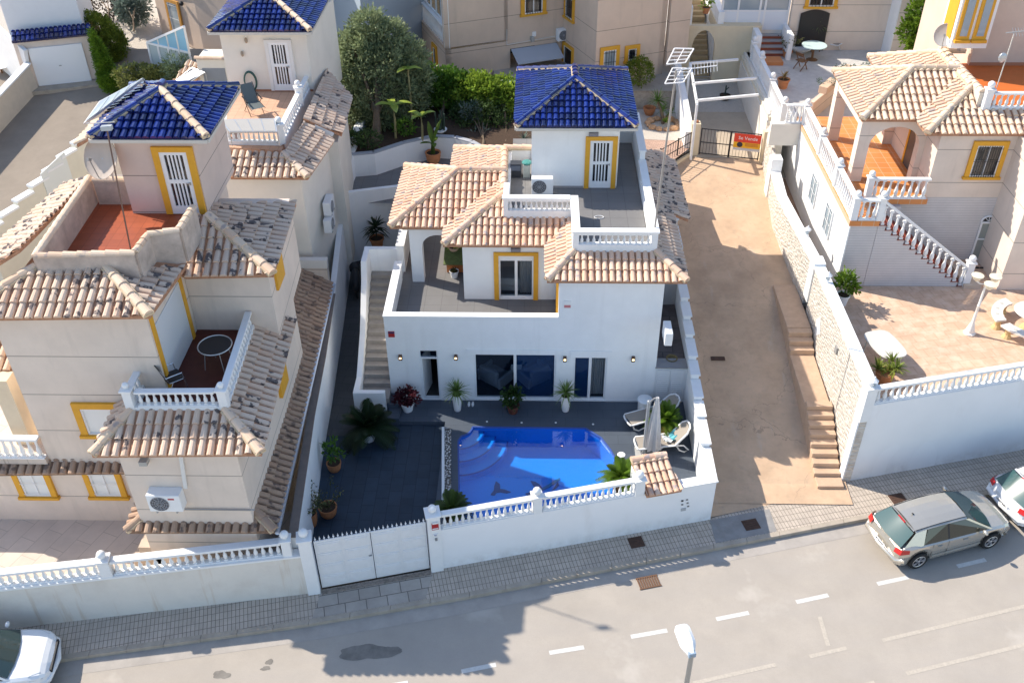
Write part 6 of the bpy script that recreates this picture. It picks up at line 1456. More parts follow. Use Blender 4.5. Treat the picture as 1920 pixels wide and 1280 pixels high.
q.bar((g_.x,wy-.08,zf),(g_.x,wy-.08,zf+1.9),.05,.05,up=(0,1,0)); q.build('black_gate',black,FH)
a=PY(1605,15,wy-1.2); window(FH,PX(1602,28,22.95) if False else (22.94,wy-.3,8.0),(0,-1,0),(-1,0,0),.7,1.3,yellow,True,panes=1,sw=.15)
CV=thing('glazed_porch','white glazed porch with red tiled steps above the far terrace','porch',(16.5,21,5),world=True)
yv=22.75; z5=5.62; m=MB(); m.box(14.6,18.0,yv,yv+.12,z5,z5+.95); m.box(14.5,18.05,yv+.02,yv+3,z5-.6,z5); m.build('base',palew,CV)
q=MB(); q.box(14.6,18.0,yv-.01,yv,z5,z5+.95); q.build('panel',mat('panel_bluewhite',(.70,.74,.80),.5),CV)
q=MB()
for x in (14.6,15.4,16.5,16.75,17.95): q.box(x-.05,x+.05,yv-.02,yv+.1,z5,z5+2.6)
q.box(14.6,18.0,yv-.015,yv+.095,z5+.93,z5+1.0); f_=q.build('window_frame',whitem,CV); q=MB(); q.quad((14.6,yv+.04,z5+1),(18,yv+.04,z5+1),(18,yv+.04,z5+2.6),(14.6,yv+.04,z5+2.6)); q.build('pane',glass_pale,f_)
q=MB()
for i in range(5): q.box(16.45,17.75,yv-.3*(i+1),yv-.3*i,4.4,z5-.19*(i+1)+.0)
stp=q.build('stair',mat('grey_marble',(.40,.37,.36),.6),CV); q=MB()
for i in range(5): q.box(16.47,17.73,yv-.3*(i+1)-.012,yv-.3*(i+1)-.001,z5-.19*(i+2)+.02,z5-.19*(i+1)-.05)
q.build('red_riser',mat('riser_red',(.30,.08,.04),.6),stp)
q=MB(); q.box(16.15,16.42,yv-1.7,yv,4.4,z5+.3); q.box(17.78,18.0,yv-1.7,yv,4.4,z5+.3); q.build('stair_wall',white,CV)
q=MB(); q.box(16.5,17.5,yv-2.4,yv-1.6,4.5,4.82); q.build('platform',mat('orange_slab',(.60,.24,.09),.7),CV)
FB=thing('terrace_balustrade','white balustrade with ball finials along the far terrace edge above the court','balustrade',(15.9,17,5.2),world=True)
q=MB(); q.box(15.85,16.3,13.6,22.2,2.0,zf); q.build('wall',palew,FB)
for a,b in ((13.8,16.3),(16.55,19.0),(19.2,21.0)): balustrade(FB,(16.1,a,zf),(16.1,b,zf),h=.85,n=int((b-a)/.22))
for y in (13.65,16.42,19.1,21.1): pier(FB,(16.1,y),zf,zf+.9,.24,.13)
balustrade(FB,(15.95,12.75,RT_),(16.7,12.75,RT_),h=.85,n=4)
q=MB(); q.box(15.4,16.75,12.6,12.9,RT_-1.0,RT_); q.build('return_wall',palew,FB)
PB=thing('planter_wall','tan terrace wall topped with three planter boxes behind the sand roof','planter wall',(19,14.5,5),world=True)
p0=P(1444,165,RT_); p1=P(1560,100,zf+.9)
w0=Vector((17.3,13.8,0)); w1=Vector((19.6,17.0,0)); w2=Vector((22.5,17.3,0)); q=MB()
q.bar(w0+up*(zf-.2),w1+up*(zf-.2),.2,2.2); q.bar(w1+up*(zf-.2),w2+up*(zf-.2),.2,2.2); q.build('wall',tan,PB)
for c,d in ((w0.lerp(w1,.45),(w1-w0)),(w0.lerp(w1,.95),(w1-w0)),(w1.lerp(w2,.4),(w2-w1))):
    d=d.normalized(); q=MB(); q.obox(c+up*(zf+1.05),d*.62,Vector((-d.y,d.x,0))*.2,up*.17); bxo=q.build('planter_box',mat('planter_tan',(.60,.42,.29),.9),PB,bevel=.02); q=MB(); crown(q,[(c+up*(zf+1.27),(.55,.18,.10))],220,.10,.05); q.build('plants',bluegrey,bxo)
# pink house at the far right, its bay with ochre arched windows
PK=thing('pink_house','pink house with an ochre arched bay window behind the orange roof terrace','house',(25,14,8),world=True)
m=MB(); yk=11.35; xk=PY(1826,90,yk).x; m.box(xk,32,yk,yk+6,6,14); m.build('wall',pinkw,PK)
zbk=PY(1822,84,yk-.5).z; xb0=PY(1783,84,yk-.9).x; m=MB(); m.box(xb0,xk+.05,yk-.9,yk+.4,zbk,13.0); m.build('bay',white,PK)
for x in (xb0+.08,xb0+.72):
    q=MB(); q.box(x,x+.52,yk-.96,yk-.88,zbk+.35,zbk+2.6); o=q.build('surround',yellow,PK); q=MB(); q.box(x+.13,x+.40,yk-.98,yk-.96,zbk+.5,zbk+2.4); q.build('pane',glass_pale,o); q=MB(); q.box(x-.03,x+.56,yk-1.06,yk-.88,zbk+.25,zbk+.36); q.build('sill',yellow,o)
q=MB(); q.box(xb0-.03,xb0,yk-.7,yk+.2,zbk+.3,zbk+2.6); q.build('surround',yellow,PK)
q=MB(); q.box(xk,32,yk-.015,yk,TZ+OZ,TZ+OZ+.13); q.build('skirting',mat('terracotta_skirting'),PK)

# ================================================================== left alley, garage with blue tiles, far left houses
la=MB(); la.poly([(-40,-4,-.6),(-9,-4,-.6)][:0]+[(-26,2,-.4+.163*5.7),(-8.5,2,-.4+.163*5.7),(-8.5,24,-.4+.163*27.7),(-26,24,-.4+.163*27.7)]); struct('left_alley',la,greyroad)
SW=thing('stepped_wall','cream stepped wall with white caps and a white gate along the left grey alley','wall',(-13,8,2),world=True)
caps=[((0,415),(42,384)),((25,392),(45,380)),((48,365),(66,349)),((66,352),(90,335)),((112,277),(135,262)),((135,262),(162,250))]
a0=P(-30,440,4.0); a1=P(165,255,5.4); m=MB(); cp=MB(); n=7
for i in range(n):
    p=a0.lerp(a1,i/n); q_=a0.lerp(a1,(i+1)/n); z=3.95+1.55*(i+.5)/n; m.bar((p.x,p.y,z/2),(q_.x,q_.y,z/2),.24,z); cp.bar((p.x,p.y,z+.04),(q_.x,q_.y,z+.04),.34,.09,up=(0,0,1))
m.build('wall',mat('pale_yellow_wall',(.74,.69,.56),.9,noise=.06),SW); cp.build('coping',whitep,SW)
p=a0.lerp(a1,.52); q_=a0.lerp(a1,.75); d=(q_-p).normalized(); nn_=Vector((d.y,-d.x,0)); m=MB(); m.obox((p+q_)/2+nn_*.14-up*.6,d*((q_-p).length/2),nn_*.02,up*.95); m.build('gate_panel',mat('gate_offwhite',(.72,.74,.70),.5),SW)
q=MB(); q.bar(a1-up*.6,a1+Vector((2.2,2.6,-.5)),.22,1.6); q.build('end_wall',palew,SW)
GA=thing('garage','white garage door in a pale wall capped with blue tiles at the alley end','garage',(-19,20.5,3.5),world=True)
g0=PA(75,165); g1=PA(172,150); gd_=(g1-g0); gd_.z=0; gw_=gd_.length; gd_.normalize(); gn_=Vector((gd_.y,-gd_.x,0)); bz=(g0.z+g1.z)/2
m=MB(); c=(g0+g1)/2; m.obox(Vector((c.x,c.y,bz+.9))-gn_*.25-gd_*.05,gd_*(gw_/2+.55),gn_*.2,up*1.6); m.build('wall',mat('pinkish_render',(.68,.58,.50),.9,noise=.05),GA)
m=MB(); m.obox(Vector((c.x,c.y,bz+1.0)),gd_*(gw_/2),gn_*.06,up*1.0); dr_=m.build('garage_door',mat('garage_white',(.80,.81,.82),.5),GA)
m=MB(); m.obox(Vector((c.x,c.y,bz+1.0))+gn_*.07,gd_*.06,gn_*.02,up*.02); m.build('handle',grey_metal,dr_)
w0=Vector((c.x,c.y,bz+2.45))-gd_*(gw_/2+.6)+gn_*.1; w1=Vector((c.x,c.y,bz+2.45))+gd_*(gw_/2+.6)+gn_*.1; bk=-gn_*.55+up*.3
roof(GA,[[w0,w1,w1+bk,w0+bk]],tile_blue,tile_blue_pan,W=.22,L=.30,R=.1); 
m=MB(); m.obox(Vector((c.x,c.y,bz-.05))+gn_*.4,gd_*(gw_/2+.6),gn_*.35,up*.1); m.build('threshold',kerbm,GA)
LH2=thing('white_house','plain white house wall with two tiny windows behind the blue capped garage','house',(-21,25,4),world=True)
m=MB(); h0=c-gd_*2.2-gn_*.9; h1=c+gd_*1.6-gn_*.9; m.obox(Vector((c.x,c.y,8))-gn_*3.5-gd_*.3,gd_*1.75,gn_*2.6,up*6); m.build('wall',mat('cool_white',(.72,.74,.76),.9,noise=.03),LH2)
for s_ in (-1.05,.75): m=MB(); m.obox(Vector((c.x,c.y,8.3))-gn_*.88+gd_*(s_-.3),gd_*.09,gn_*.02,up*.09); m.build('window',glass,LH2)
LB2=thing('yard_wall','cream garden wall with white coping left of the grey alley','wall',(-21,14,2),world=True)
y0_=PA(0,245); y1_=PA(68,170); dd=(y1_-y0_).normalized(); m=MB(); m.bar(y0_-dd*6+up*.6,y1_+up*.6,.25,1.6); m.build('wall',mat('cream_yard',(.68,.58,.46),.9,noise=.07),LB2); m=MB(); m.bar(y0_-dd*6+up*1.43,y1_+up*1.43,.36,.08); m.build('coping',whitep,LB2)
m=MB(); m.bar(y1_+up*.9-Vector((.2,-.2,0)),y1_+up*1.5+Vector((-3.4,2.6,.8)),.2,2.6); m.build('side_wall',whitep,LB2)
yd=MB(); yd.poly([(-30,6,1.9),(-21.3,13.5,2.6),(-20.7,20.5,3.2),(-24,26,4),(-40,26,4),(-40,6,1.9)]); struct('left_yard',yd,patio_o)
t=thing('garden_table','round white table in the yard at the far left edge','table',P(8,148,3.4)); q=MB(); q.lathe([(.01,.7),(.55,.7),(.55,.74),(.01,.74)],n=20,cap=False); q.build('tabletop',whitep,t); q=MB(); q.lathe([(.3,0),(.05,.05),(.05,.7)],n=10); q.build('leg',wood,t)
# far upper-left house with balustrade, conservatory
GH=thing('tan_house','tan house with white balustrade and ochre door beyond the clipped tree','house',(-13,26,5),world=True)
hb=P(330,60,7.0)
m=MB(); d0=P(268,62,6.0); d1=P(312,78,6.0); m.prism([(-16.2,27.5),(-13.2,25.2),(-12.0,32),(-16,34)],3.5,6.6); m.prism([(-13.2,25.2),(-9.4,23.2),(-5.0,29),(-12,33)],3.5,13); m.build('wall',pinkw,GH)
balustrade(GH,(-16.3,27.4,6.6),(-13.1,25.1,6.6),h=.95,n=13,fat=1.6)
ex=Vector((-13.2+16.2,25.2-27.5,0)).normalized(); nr=Vector((ex.y,-ex.x,0)); window(GH,Vector((-15.2,26.7,4.1))+nr*.02,ex,nr,.9,1.7,mat('ochre_door',(.55,.27,.06),.7),False,bars=-6,panes=1,gl=glass_pale,sw=.18)
q=MB(); q.ball(Vector((-14.0,25.75,6.0))+nr*.12,.13,8,6); q.build('wall_lamp',black,GH)
CS=thing('conservatory','white framed glass conservatory with sloping blue glass roof','conservatory',(-12.5,22.5,4),world=True)
k=[P(276,80,6.2),P(355,99,6.2),P(345,50,7.6)]; kz=3.3
m=MB(); fr=[(k[0],k[1]),(k[1],k[2]),(k[0],k[2])]
for a,b in fr: m.bar(a,b,.10,.10)
for f_ in (.28,.52,.76): m.bar(k[0].lerp(k[1],f_),k[0].lerp(k[2],f_),.07,.07)
for f_ in (0,.25,.5,.75,1): p=k[0].lerp(k[1],f_); m.bar(p,Vector((p.x,p.y,kz)),.09,.09,up=(1,0,0))
p=k[0]; m.build('frame',whitem,CS); q=MB(); q.poly([k[0],k[1],k[2]]); q.build('roof_glass',mat('blue_roof_glass',(.30,.55,.72),.08),CS); q=MB(); a,b=k[0],k[1]; q.quad(Vector((a.x,a.y,kz)),Vector((b.x,b.y,kz)),b,a); q.build('pane',mat('conservatory_glass',(.42,.48,.48),.15),CS)
DB=thing('shaded_house','house with dark shutter door in deep shade behind the pale tower','house',(-2,26,5),world=True)
m=MB(); m.prism([(-3.4,20.5),(-1.4,23.6),(-.6,25.2),(-3.6,30),(-8,28)],2.5,13); m.build('wall',mat('blue_grey_wall',(.34,.40,.46),.9),DB)  # wall in one even blue-grey tone
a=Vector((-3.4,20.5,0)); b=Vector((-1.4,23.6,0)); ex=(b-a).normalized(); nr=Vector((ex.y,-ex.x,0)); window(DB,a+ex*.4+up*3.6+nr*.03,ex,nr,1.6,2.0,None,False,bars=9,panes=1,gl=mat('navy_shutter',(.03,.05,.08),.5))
q=MB(); q.obox(a+ex*.3+nr*.2+up*6.3,ex*.12,nr*.12,up*.2); q.build('wall_lantern',black,DB)
# ================================================================== trees and plants
def B(px,py,y,r): return (PY(px,py,y), r if hasattr(r,'__len__') else (r,r,r*.85))
tree('olive_tree','large grey green olive tree in the dark garden bed behind the villa',P(705,262,3.9),
  [B(690,50,16.2,.85),B(725,75,16.4,1.05),B(680,95,15.9,1.05),B(655,85,16.2,.7),B(762,110,16.4,1.05),B(715,120,15.8,1.3),B(665,140,15.6,.95),B(775,150,16.2,.95),B(740,165,15.6,1.2),B(690,180,15.2,1.1),B(665,205,15.0,.75),B(720,215,15.0,.95),B(775,195,15.9,.75),B(690,235,14.8,.6),B(650,180,15.4,.6)],
  40000,.20,.085,olive,.2,limbs=12,shell=.5,clump=12)
tree('citrus_tree','dark glossy round citrus tree right of the olive',P(828,215,4.0),[B(822,160,17.0,1.15),B(850,180,16.9,.85),B(800,170,17.0,.7),B(868,165,16.9,.75),B(845,150,17.0,.7)],8500,.18,.11,citrus,.09,limbs=6)
for i,(px,py,r) in enumerate(((900,172,.8),(945,182,.75))):
    tree('lime_shrub',('bright lime green shrub beside the dark citrus tree on the white wall','bright lime green shrub against the left edge of the blue tower roof')[i],P(px,py+45,4.0),[B(px-18,py-2,16.5,(r*1.15,.7,.7)),B(px+16,py+2,16.4,(r*1.15,.7,.65)),B(px,py-14,16.7,(r*.9,.6,.6))],4200,.18,.12,limel,.05,cat='shrub',group='lime shrubs along the back garden wall',limbs=5)
tree('jacaranda_shrub','loose dark blue green tree between garden wall and blue tower roof',P(905,272,4.0),[B(905,225,15.4,(1.15,1.0,.9)),B(885,250,15.0,(.95,.8,.8)),B(930,245,15.1,(.7,.7,.8)),B(905,265,14.6,(1.1,.6,.55)),B(870,215,15.6,.7),B(935,215,15.7,.6)],6500,.16,.085,shrub,.08,limbs=8)
tree('silver_shrub','silvery grey shrub at the front of the loose dark tree',P(912,276,4.0),[B(898,262,14.3,(.5,.4,.55)),B(918,275,14.2,(.55,.4,.4)),B(885,210,15.3,(.6,.5,.4))],1800,.16,.07,bluegrey,.04,cat='shrub',limbs=3)
def vine(): pass
tree('climber','light green climber hanging on the white wall left of the villa tower',P(948,262,4.0),[B(945,215,16.0,(.22,.2,.9)),B(955,245,15.4,(.2,.2,.7)),B(938,235,15.6,(.25,.2,.5))],420,.17,.10,limel,.03,cat='climber',limbs=3)
# banana plants
def banana(name,label,base,h,leaves,L=1.1,Wd=.38):
    t=thing(name,label,'banana plant',base); q=MB(); q.tube([(0,0,-.05),(.03,0,h*.6),(0,.02,h)],[.06,.05,.03],8); q.build('stem',mat('banana_stem',(.30,.26,.12),.8,noise=.2),t); q=MB()
    for az,el in leaves:
        d=Vector((cos(az)*cos(el),sin(az)*cos(el),sin(el))); s=Vector((-sin(az),cos(az),0)); pr=None
        for k in range(8):
            u=k/7; p=Vector((0,0,h))+d*L*u-Vector((0,0,.5*L*u*u*cos(el))); w_=Wd*sin(pi*min(1,.08+u*.95))**.6*.5; e=(p-s*w_+up*w_*.25,p,p+s*w_+up*w_*.25)
            if pr: q.quad(pr[0],pr[1],e[1],e[0],.4+.1*random.random()); q.quad(pr[1],pr[2],e[2],e[1],.7)
            pr=e
    q.build('leaves',mat('banana_leaf',(.24,.30,.04),.4,noise=.15,tv=.3),t); return t
banana('banana_plant','slim banana plant with pale trunk in the dark soil below the olive',P(742,258,3.95),1.5,[(.2,.5),(1.9,.4),(3.5,.6),(5.0,.5)],1.0,.35)
banana('banana_plant','leaning banana plant with yellow green leaves in the soil bed centre',P(792,262,3.95),1.1,[(0,.7),(1.2,.3),(2.6,.5),(4.2,.6)],.85,.3)
banana('banana_plant','tall banana leaf clump standing in front of the olive crown',P(772,232,3.95),2.6,[(.3,.35),(2.0,.3),(4.0,.5)],.75,.32)
t=thing('cactus','tall dark column cactus in a white bowl on the garden wall','cactus',P(826,247,4.02)); q=MB()
for i in range(13): a=random.uniform(0,6.28); r_=random.uniform(0,.22); q.tube([(cos(a)*r_,sin(a)*r_,0),(cos(a)*r_*1.3,sin(a)*r_*1.3,random.uniform(.6,1.1))],[.045,.035],6)
q.build('stems',mat('cactus_green',(.035,.06,.04),.7,noise=.2),t); q=MB(); q.lathe([(.2,0),(.30,.1),(.31,.13),(.24,.13)],n=14); q.build('bowl',whitep,t)
for i,(px,py,r,lm,lab) in enumerate(((690,275,.45,shrub,'low dark green shrub in the bed corner by the side wall'),(760,250,.40,citrus,'small yellow green shrub in the middle of the soil bed'),(660,272,.35,shrub,'low shrub at the far left of the garden bed'))):
    c=P(px,py,4.0); tree('low_shrub',lab,c,[(c+up*r*.8,(r*1.2,r,r*.8))],500,.15,.08,lm,.03,cat='shrub',limbs=3)
t=thing('agave','small blue green agave rosette beside the villa tower wall','agave',P(982,262,4.0)); q=MB(); rosette(q,(0,0,.05),22,.42,.08,.1,1.3,.1); q.build('rosette',bluegrey,t)
c=P(1197,162,3.92); tree('round_bush','round clipped olive green bush by the wall right of the villa tower',c,[(c+up*.75,(.72,.72,.62)),(c+up*.95,(.5,.5,.5))],2200,.12,.06,hedge,.06,cat='bush',limbs=5,shell=.7)
# top left planting
c=PA(188,112); tree('clipped_tree','big clipped dome shaped green tree behind the slim cypress',c,[(c+up*1.05,(1.45,1.3,1.15)),(c+up*1.35+Vector((-.35,.4,.1)),(1.15,1.05,.95)),(c+up*.7+Vector((.55,.1,0)),(1.0,1.0,.8))],24000,.11,.065,hedge,.15,limbs=6,shell=.86)
c=PA(208,165); tree('cypress','slim bright green leaning cypress beside the white garage',c,[(c+up*.5,(.50,.5,.5)),(c+up*1.0+Vector((-.08,.1,0)),(.42,.42,.65)),(c+up*1.6+Vector((-.20,.2,0)),(.34,.34,.65)),(c+up*2.1+Vector((-.32,.3,0)),(.24,.24,.55)),(c+up*2.55+Vector((-.42,.35,0)),(.12,.12,.38)),(c+Vector((.15,-.3,.4)),(.5,.4,.45))],13000,.12,.05,cypress,.08,limbs=4,shell=.6)
tree('flowering_shrub','sparse reddish yellow shrub hanging over the blue garage tiles',PA(150,110),[B(148,52,22.5,(.7,.5,.5)),B(170,66,22.0,(.5,.4,.6)),B(135,50,22.8,(.4,.4,.3))],700,.13,.07,leafm('russet_leaf',(.22,.16,.05),(.10,.045,.03),.5),.04,cat='shrub',limbs=4)
tree('dark_shrub','dark reddish shrub at the top edge above the clipped tree',PA(200,40),[B(195,4,29,(1.3,.9,1.0)),B(230,0,29,(.9,.8,.9))],1500,.2,.1,leafm('dark_red_leaf',(.07,.05,.03),(.03,.02,.018),.5),.08,cat='shrub',limbs=4)
tree('silver_shrub','blue green leafy shrub right of the clipped tree',PA(250,55),[B(247,22,28,(.8,.7,.8)),B(262,8,28,(.6,.5,.6)),B(236,12,28,(.6,.5,.5))],2400,.24,.1,bluegrey,.05,cat='shrub',limbs=4)
for i,px in enumerate((238,262,288,315,338)):
    c=P(px,142-(i%2)*3,5.0); tree('hedge_shrub',('leafy yellow green hedge shrub nearest the cypress','second yellow green hedge shrub from the cypress','middle shrub of the yellow green hedge above the solar panels','fourth shrub of the yellow green hedge towards the pale tower','hedge shrub closest to the small dark solar panel')[i],c-up*1.4,[(c,(.62,.5,.5)),(c+Vector((.2,-.1,-.4)),(.6,.5,.5))],1300,.15,.10,leafm('variegated_leaf',(.30,.30,.10),(.11,.14,.03),.5),.04,cat='shrub',group='hedge shrubs behind the near blue tower',limbs=3)
c=P(333,125,5.6); tree('rosemary_bush','feathery grey green bush in front of the glass conservatory',c-up*1.8,[(c,(.7,.5,.7)),(c-up*.5,(.7,.5,.5))],1500,.24,.03,leafm('rosemary_leaf',(.20,.27,.15),(.09,.13,.07),.4),.05,cat='bush',limbs=4)
for i,(px,py,r,lm,lab,hy) in enumerate(((628,122,.75,limel,'yellow green bush with rusty tips right of the pale tower',16.5),(650,140,.7,citrus,'dense leafy bush at the left foot of the olive crown',16.0),(690,8,1.2,flower,'bougainvillea with pink flowers above the olive top',26),(745,0,1.6,shrub,'dark vine mass at the top edge above the olive',27))):
    cc=PY(px,py,hy); tree('bush',lab,cc-up*1.6,[(cc,(r,r*.8,r*.7)),(cc+Vector((.4,-.1,-.35)),(r*.9,r*.7,r*.6)),(cc+Vector((-.3,.1,-.5)),(r*.8,r*.7,r*.6))],2200,.2,.12,lm,.06,cat='bush',limbs=4)
tree('orange_tree','bright green leafy tree beside the ochre bay window top right',PA(1735,100),[B(1742,30,19.5,(1.0,.9,1.0)),B(1768,10,19.6,(.9,.8,.9)),B(1720,60,19.3,(.8,.7,.7)),B(1752,58,19.3,(.8,.7,.7)),B(1735,80,19.1,(.8,.6,.5))],6500,.2,.13,leafm('bright_leaf',(.20,.30,.03),(.06,.13,.015),.5,.4),.1,limbs=6)

# potted plants round the pool
def potted(name,label,loc,potmat,r,h,kind,build,lm,plant='plant',cat='potted plant',stem=0,group=None,rz=0):
    t=thing(name,label,cat,loc,rz,group=group); pot(t,r,h,potmat,kind); q=MB(); build(q,h); q.build(plant,lm,t); return t
def yu(n,L,W,z=0,dr=.35): 
    def f(q,h): rosette(q,(0,0,h+z),n,L,W,-.25,1.45,dr)
    return f
potted('potted_succulent','white pot of dark maroon succulent beside the entry door',P(765,768,0),whitep,.24,.36,'bucket',lambda q,h:crown(q,[((0,0,h+.28),(.42,.40,.26)),((.2,.1,h+.2),(.26,.26,.2)),((-.2,0,h+.2),(.28,.26,.2))],520,.13,.09,.3),purple)
potted('potted_yucca','spiky yucca in tall white pot left of the wide sliding door',P(858,768,0),whitep,.19,.75,'tall',yu(95,.62,.045,.12),yuccal)
potted('potted_yucca','spiky yucca in tall white pot between the two glass doors',P(1060,769,0),whitep,.19,.72,'tall',yu(95,.62,.045,.12),yuccal)
potted('potted_shrub','green leafy shrub in brown pot before the wide sliding door',P(962,772,0),mat('brown_pot',(.13,.045,.03),.5),.22,.34,'bucket',lambda q,h:crown(q,[((0,0,h+.35),(.36,.34,.40)),((.1,0,h+.6),(.22,.22,.22))],420,.15,.10,.2),leafm('deep_green_leaf',(.06,.12,.025),(.02,.045,.012),.5,.35))
c=P(692,824,-.25)
t=potted('potted_cycad','big dark cycad in square white planter at the drive edge',c,whitep,.30,.42,'bucket',lambda q,h:cycad(q,(0,0,h+.25),58,1.08,-.2,1.15,.5,pairs=20,Wd=.055,ll=.19),cycadd)
potted('potted_citrus','terracotta pot with leafy green young tree by the left wall',P(628,882,-.3),terracotta,.24,.40,'round',lambda q,h:crown(q,[((.05,0,h+.45),(.30,.28,.28)),((-.05,.1,h+.7),(.25,.25,.25))],200,.14,.08,.2),citrus,cat='potted plant')
def twigs(q,h):
    for i in range(26):
        a=random.uniform(0,6.28); l=random.uniform(.35,.95); e=Vector((cos(a)*l*.62,sin(a)*l*.62,h+l*.75)); q.tube([(0,0,h-.05),e*.5+Vector((0,0,h*.4)),e],.006,4,tv=.2)
        for k in range(6): leaf_quad(q,e+rnd_dir()*.12,rnd_dir(),rnd_dir(),.10,.05,random.random())
potted('potted_shrub','wide terracotta pot with thin sparse twigs on the dark driveway',P(617,966,-.33),terracotta,.29,.42,'round',twigs,leafm('dry_leaf',(.20,.19,.08),(.08,.10,.03),.5))
potted('potted_twigs','sparse dry twigs in a pot behind the left gate pier',P(586,985,-.35),terracotta,.2,.6,'round',twigs,leafm('dry_leaf'))
potted('potted_cycad','bright green cycad in terracotta pot between the two sun loungers',P(1246,808,0),mat('orange_pot',(.60,.24,.10),.7,noise=.15,nscale=8),.25,.42,'bucket',lambda q,h:cycad(q,(0,0,h+.15),44,.74,-.1,1.2,.4,Wd=.05),leafm('fresh_cycad_leaf',(.17,.28,.03),(.06,.13,.012),.4,.35))
potted('potted_cycad','bright cycad behind the white balustrade at the rounded pool end',P(1162,935,0),terracotta,.24,.40,'bucket',lambda q,h:cycad(q,(0,0,h+.6),42,.82,.0,1.15,.45,Wd=.05),leafm('fresh_cycad_leaf'))
potted('potted_cycad','dark cycad behind the balustrade end next to the gate pier',P(848,990,0),terracotta,.24,.4,'bucket',lambda q,h:cycad(q,(0,0,h+.5),40,.72,.0,1.15,.45,Wd=.05),cycadl)
potted('potted_palm','dark palm in orange pot at the end of the shaded side passage',P(708,464,1.0),terracotta,.30,.5,'bucket',lambda q,h:(rosette(q,(0,0,h+.5),46,.75,.12,-.3,1.2,.5),rosette(q,(0,0,h+.3),20,.6,.1,-.4,.6,.5)),cycadd)
def palmish(q,h):
    q.tube([(0,0,h-.1),(.02,0,h+.45)],[.11,.07],8,tv=.1)
    for az,el,L in ((.6,1.2,1.5),(2.2,1.35,1.3),(3.9,.5,.8),(5.0,.4,.7),(1.3,.3,.7)):
        d=Vector((cos(az)*cos(el),sin(az)*cos(el),sin(el))); s=Vector((-sin(az),cos(az),0)); pr=None
        for k in range(7):
            u=k/6; p=Vector((0,0,h+.45))+d*L*u-Vector((0,0,.25*L*u*u)); w_=.13*sin(pi*min(1,.1+u*.9)); e=(p-s*w_,p+s*w_)
            if pr: q.quad(pr[0],pr[1],e[1],e[0],.6)
            pr=e
potted('potted_banana','large terracotta pot with young banana on the back patio',P(813,306,2.95),mat('orange_pot'),.34,.55,'round',palmish,leafm('banana_green',(.16,.25,.04),(.07,.12,.02),.4))
potted('potted_flowers','shallow pot of yellow green plants on the terrace pet house',P(851,468,3.75),mat('pinkish_bowl',(.55,.36,.26),.8),.22,.16,'bucket',lambda q,h:crown(q,[((0,0,h+.15),(.26,.22,.18))],160,.13,.07,.2),limel)
c=P(852,519,2.95); potted('potted_succulent','small white pot with dry rosettes beside the green roofed pet house',c,whitep,.17,.28,'bucket',lambda q,h:rosette(q,(0,0,h),24,.22,.06,.0,1.3,.1),leafm('dry_leaf'))
t=thing('pet_house','small orange pet house with mossy green sloping roof on the terrace','pet house',P(853,505,2.95)); q=MB(); q.box(-.28,.35,-.25,.3,.03,.50); q.build('body',mat('orange_wood',(.48,.16,.045),.7,noise=.15,nscale=9),t); q=MB(); q.obox((.02,-.04,.62),(.40,0,0),(0,.40,.13),(0,-.01,.025)); q.build('roof',mat('moss_green_roof',(.13,.17,.06),.85,noise=.3,nscale=9),t)
potted('green_bush','rounded bright green bush in white pot by the stone wall coping',P(1577,570,RP),whitep,.24,.45,'bucket',lambda q,h:crown(q,[((0,0,h+.55),(.42,.40,.36)),((.2,.1,h+.35),(.36,.34,.3)),((-.1,-.1,h+.75),(.3,.3,.25))],520,.16,.10,.3),leafm('bright_leaf'))
t=thing('yucca_plant','yellow green yucca clump in the patio corner below the white table','yucca',P(1656,712,RP+.1)); q=MB()
for i in range(6): rosette(q,(random.uniform(-.3,.3),random.uniform(-.2,.2),.35+random.uniform(0,.35)),24,.48,.07,-.1,1.4,.25)
q.build('leaves',leafm('variegated_yucca',(.34,.38,.07),(.14,.20,.03),.45),t)
q=MB(); q.lathe([(.26,0),(.32,.35),(.28,.36)],n=14); q.build('pot',terracotta,t)
t=thing('yucca_plant','tall yucca in a ring of orange rocks in the back yard','yucca',P(1243,232,2.96)); q=MB(); q.tube([(0,0,0),(-.1,.1,.6),(-.3,.3,1.0)],[.09,.08,.06],8); q.tube([(0,0,0),(.25,.05,.5)],[.07,.05],8); q.build('trunk',bark,t); q=MB(); rosette(q,(-.3,.3,1.05),60,.75,.065,-.4,1.4,.35); rosette(q,(-.05,.1,.65),34,.5,.05,-.3,1.3,.3); rosette(q,(.35,.05,.55),30,.4,.05,-.3,1.3,.3); q.build('leaves',leafm('fresh_yucca',(.20,.32,.06),(.08,.16,.03),.4),t)
q=MB(); rosette(q,(.1,-.3,.2),26,.3,.09,.0,1.2,.2); q.build('ground_rosette',limel,t)
rc=P(1243,232,2.96)
for i in range(13):
    a=2*pi*i/13; p=rc+Vector((cos(a)*.75,sin(a)*.62-.15,.06)); q=MB(); r_=random.uniform(.14,.24); q.ball(p,r_,7,5,sq=(random.uniform(.8,1.2),random.uniform(.8,1.1),random.uniform(.5,.8))); props(q.build('garden_rock',mat('orange_rock',(.56,.33,.18),.9,noise=.25,nscale=7)),'rough orange rock in the ring round the back yard yucca','rock','rocks round the yucca')
t=thing('terracotta_urn','broken terracotta pot lying behind the tall back yard yucca','pot',P(1217,215,2.96)); q=MB(); q.lathe([(.18,0),(.28,.2),(.32,.38),(.27,.38),(.24,.2)],n=14); q.build('urn',terracotta,t)
potted('potted_yucca','round headed yucca before the black gate on the far terrace',P(1527,90,zf),terracotta,.26,.45,'bucket',yu(110,.75,.05,.7,.2),leafm('pale_yucca',(.28,.33,.15),(.14,.18,.07),.4))
potted('potted_yucca','small spiky yucca against the beige far wall',P(1585,58,zf),terracotta,.22,.4,'bucket',yu(60,.65,.04,.5,.3),yuccal)
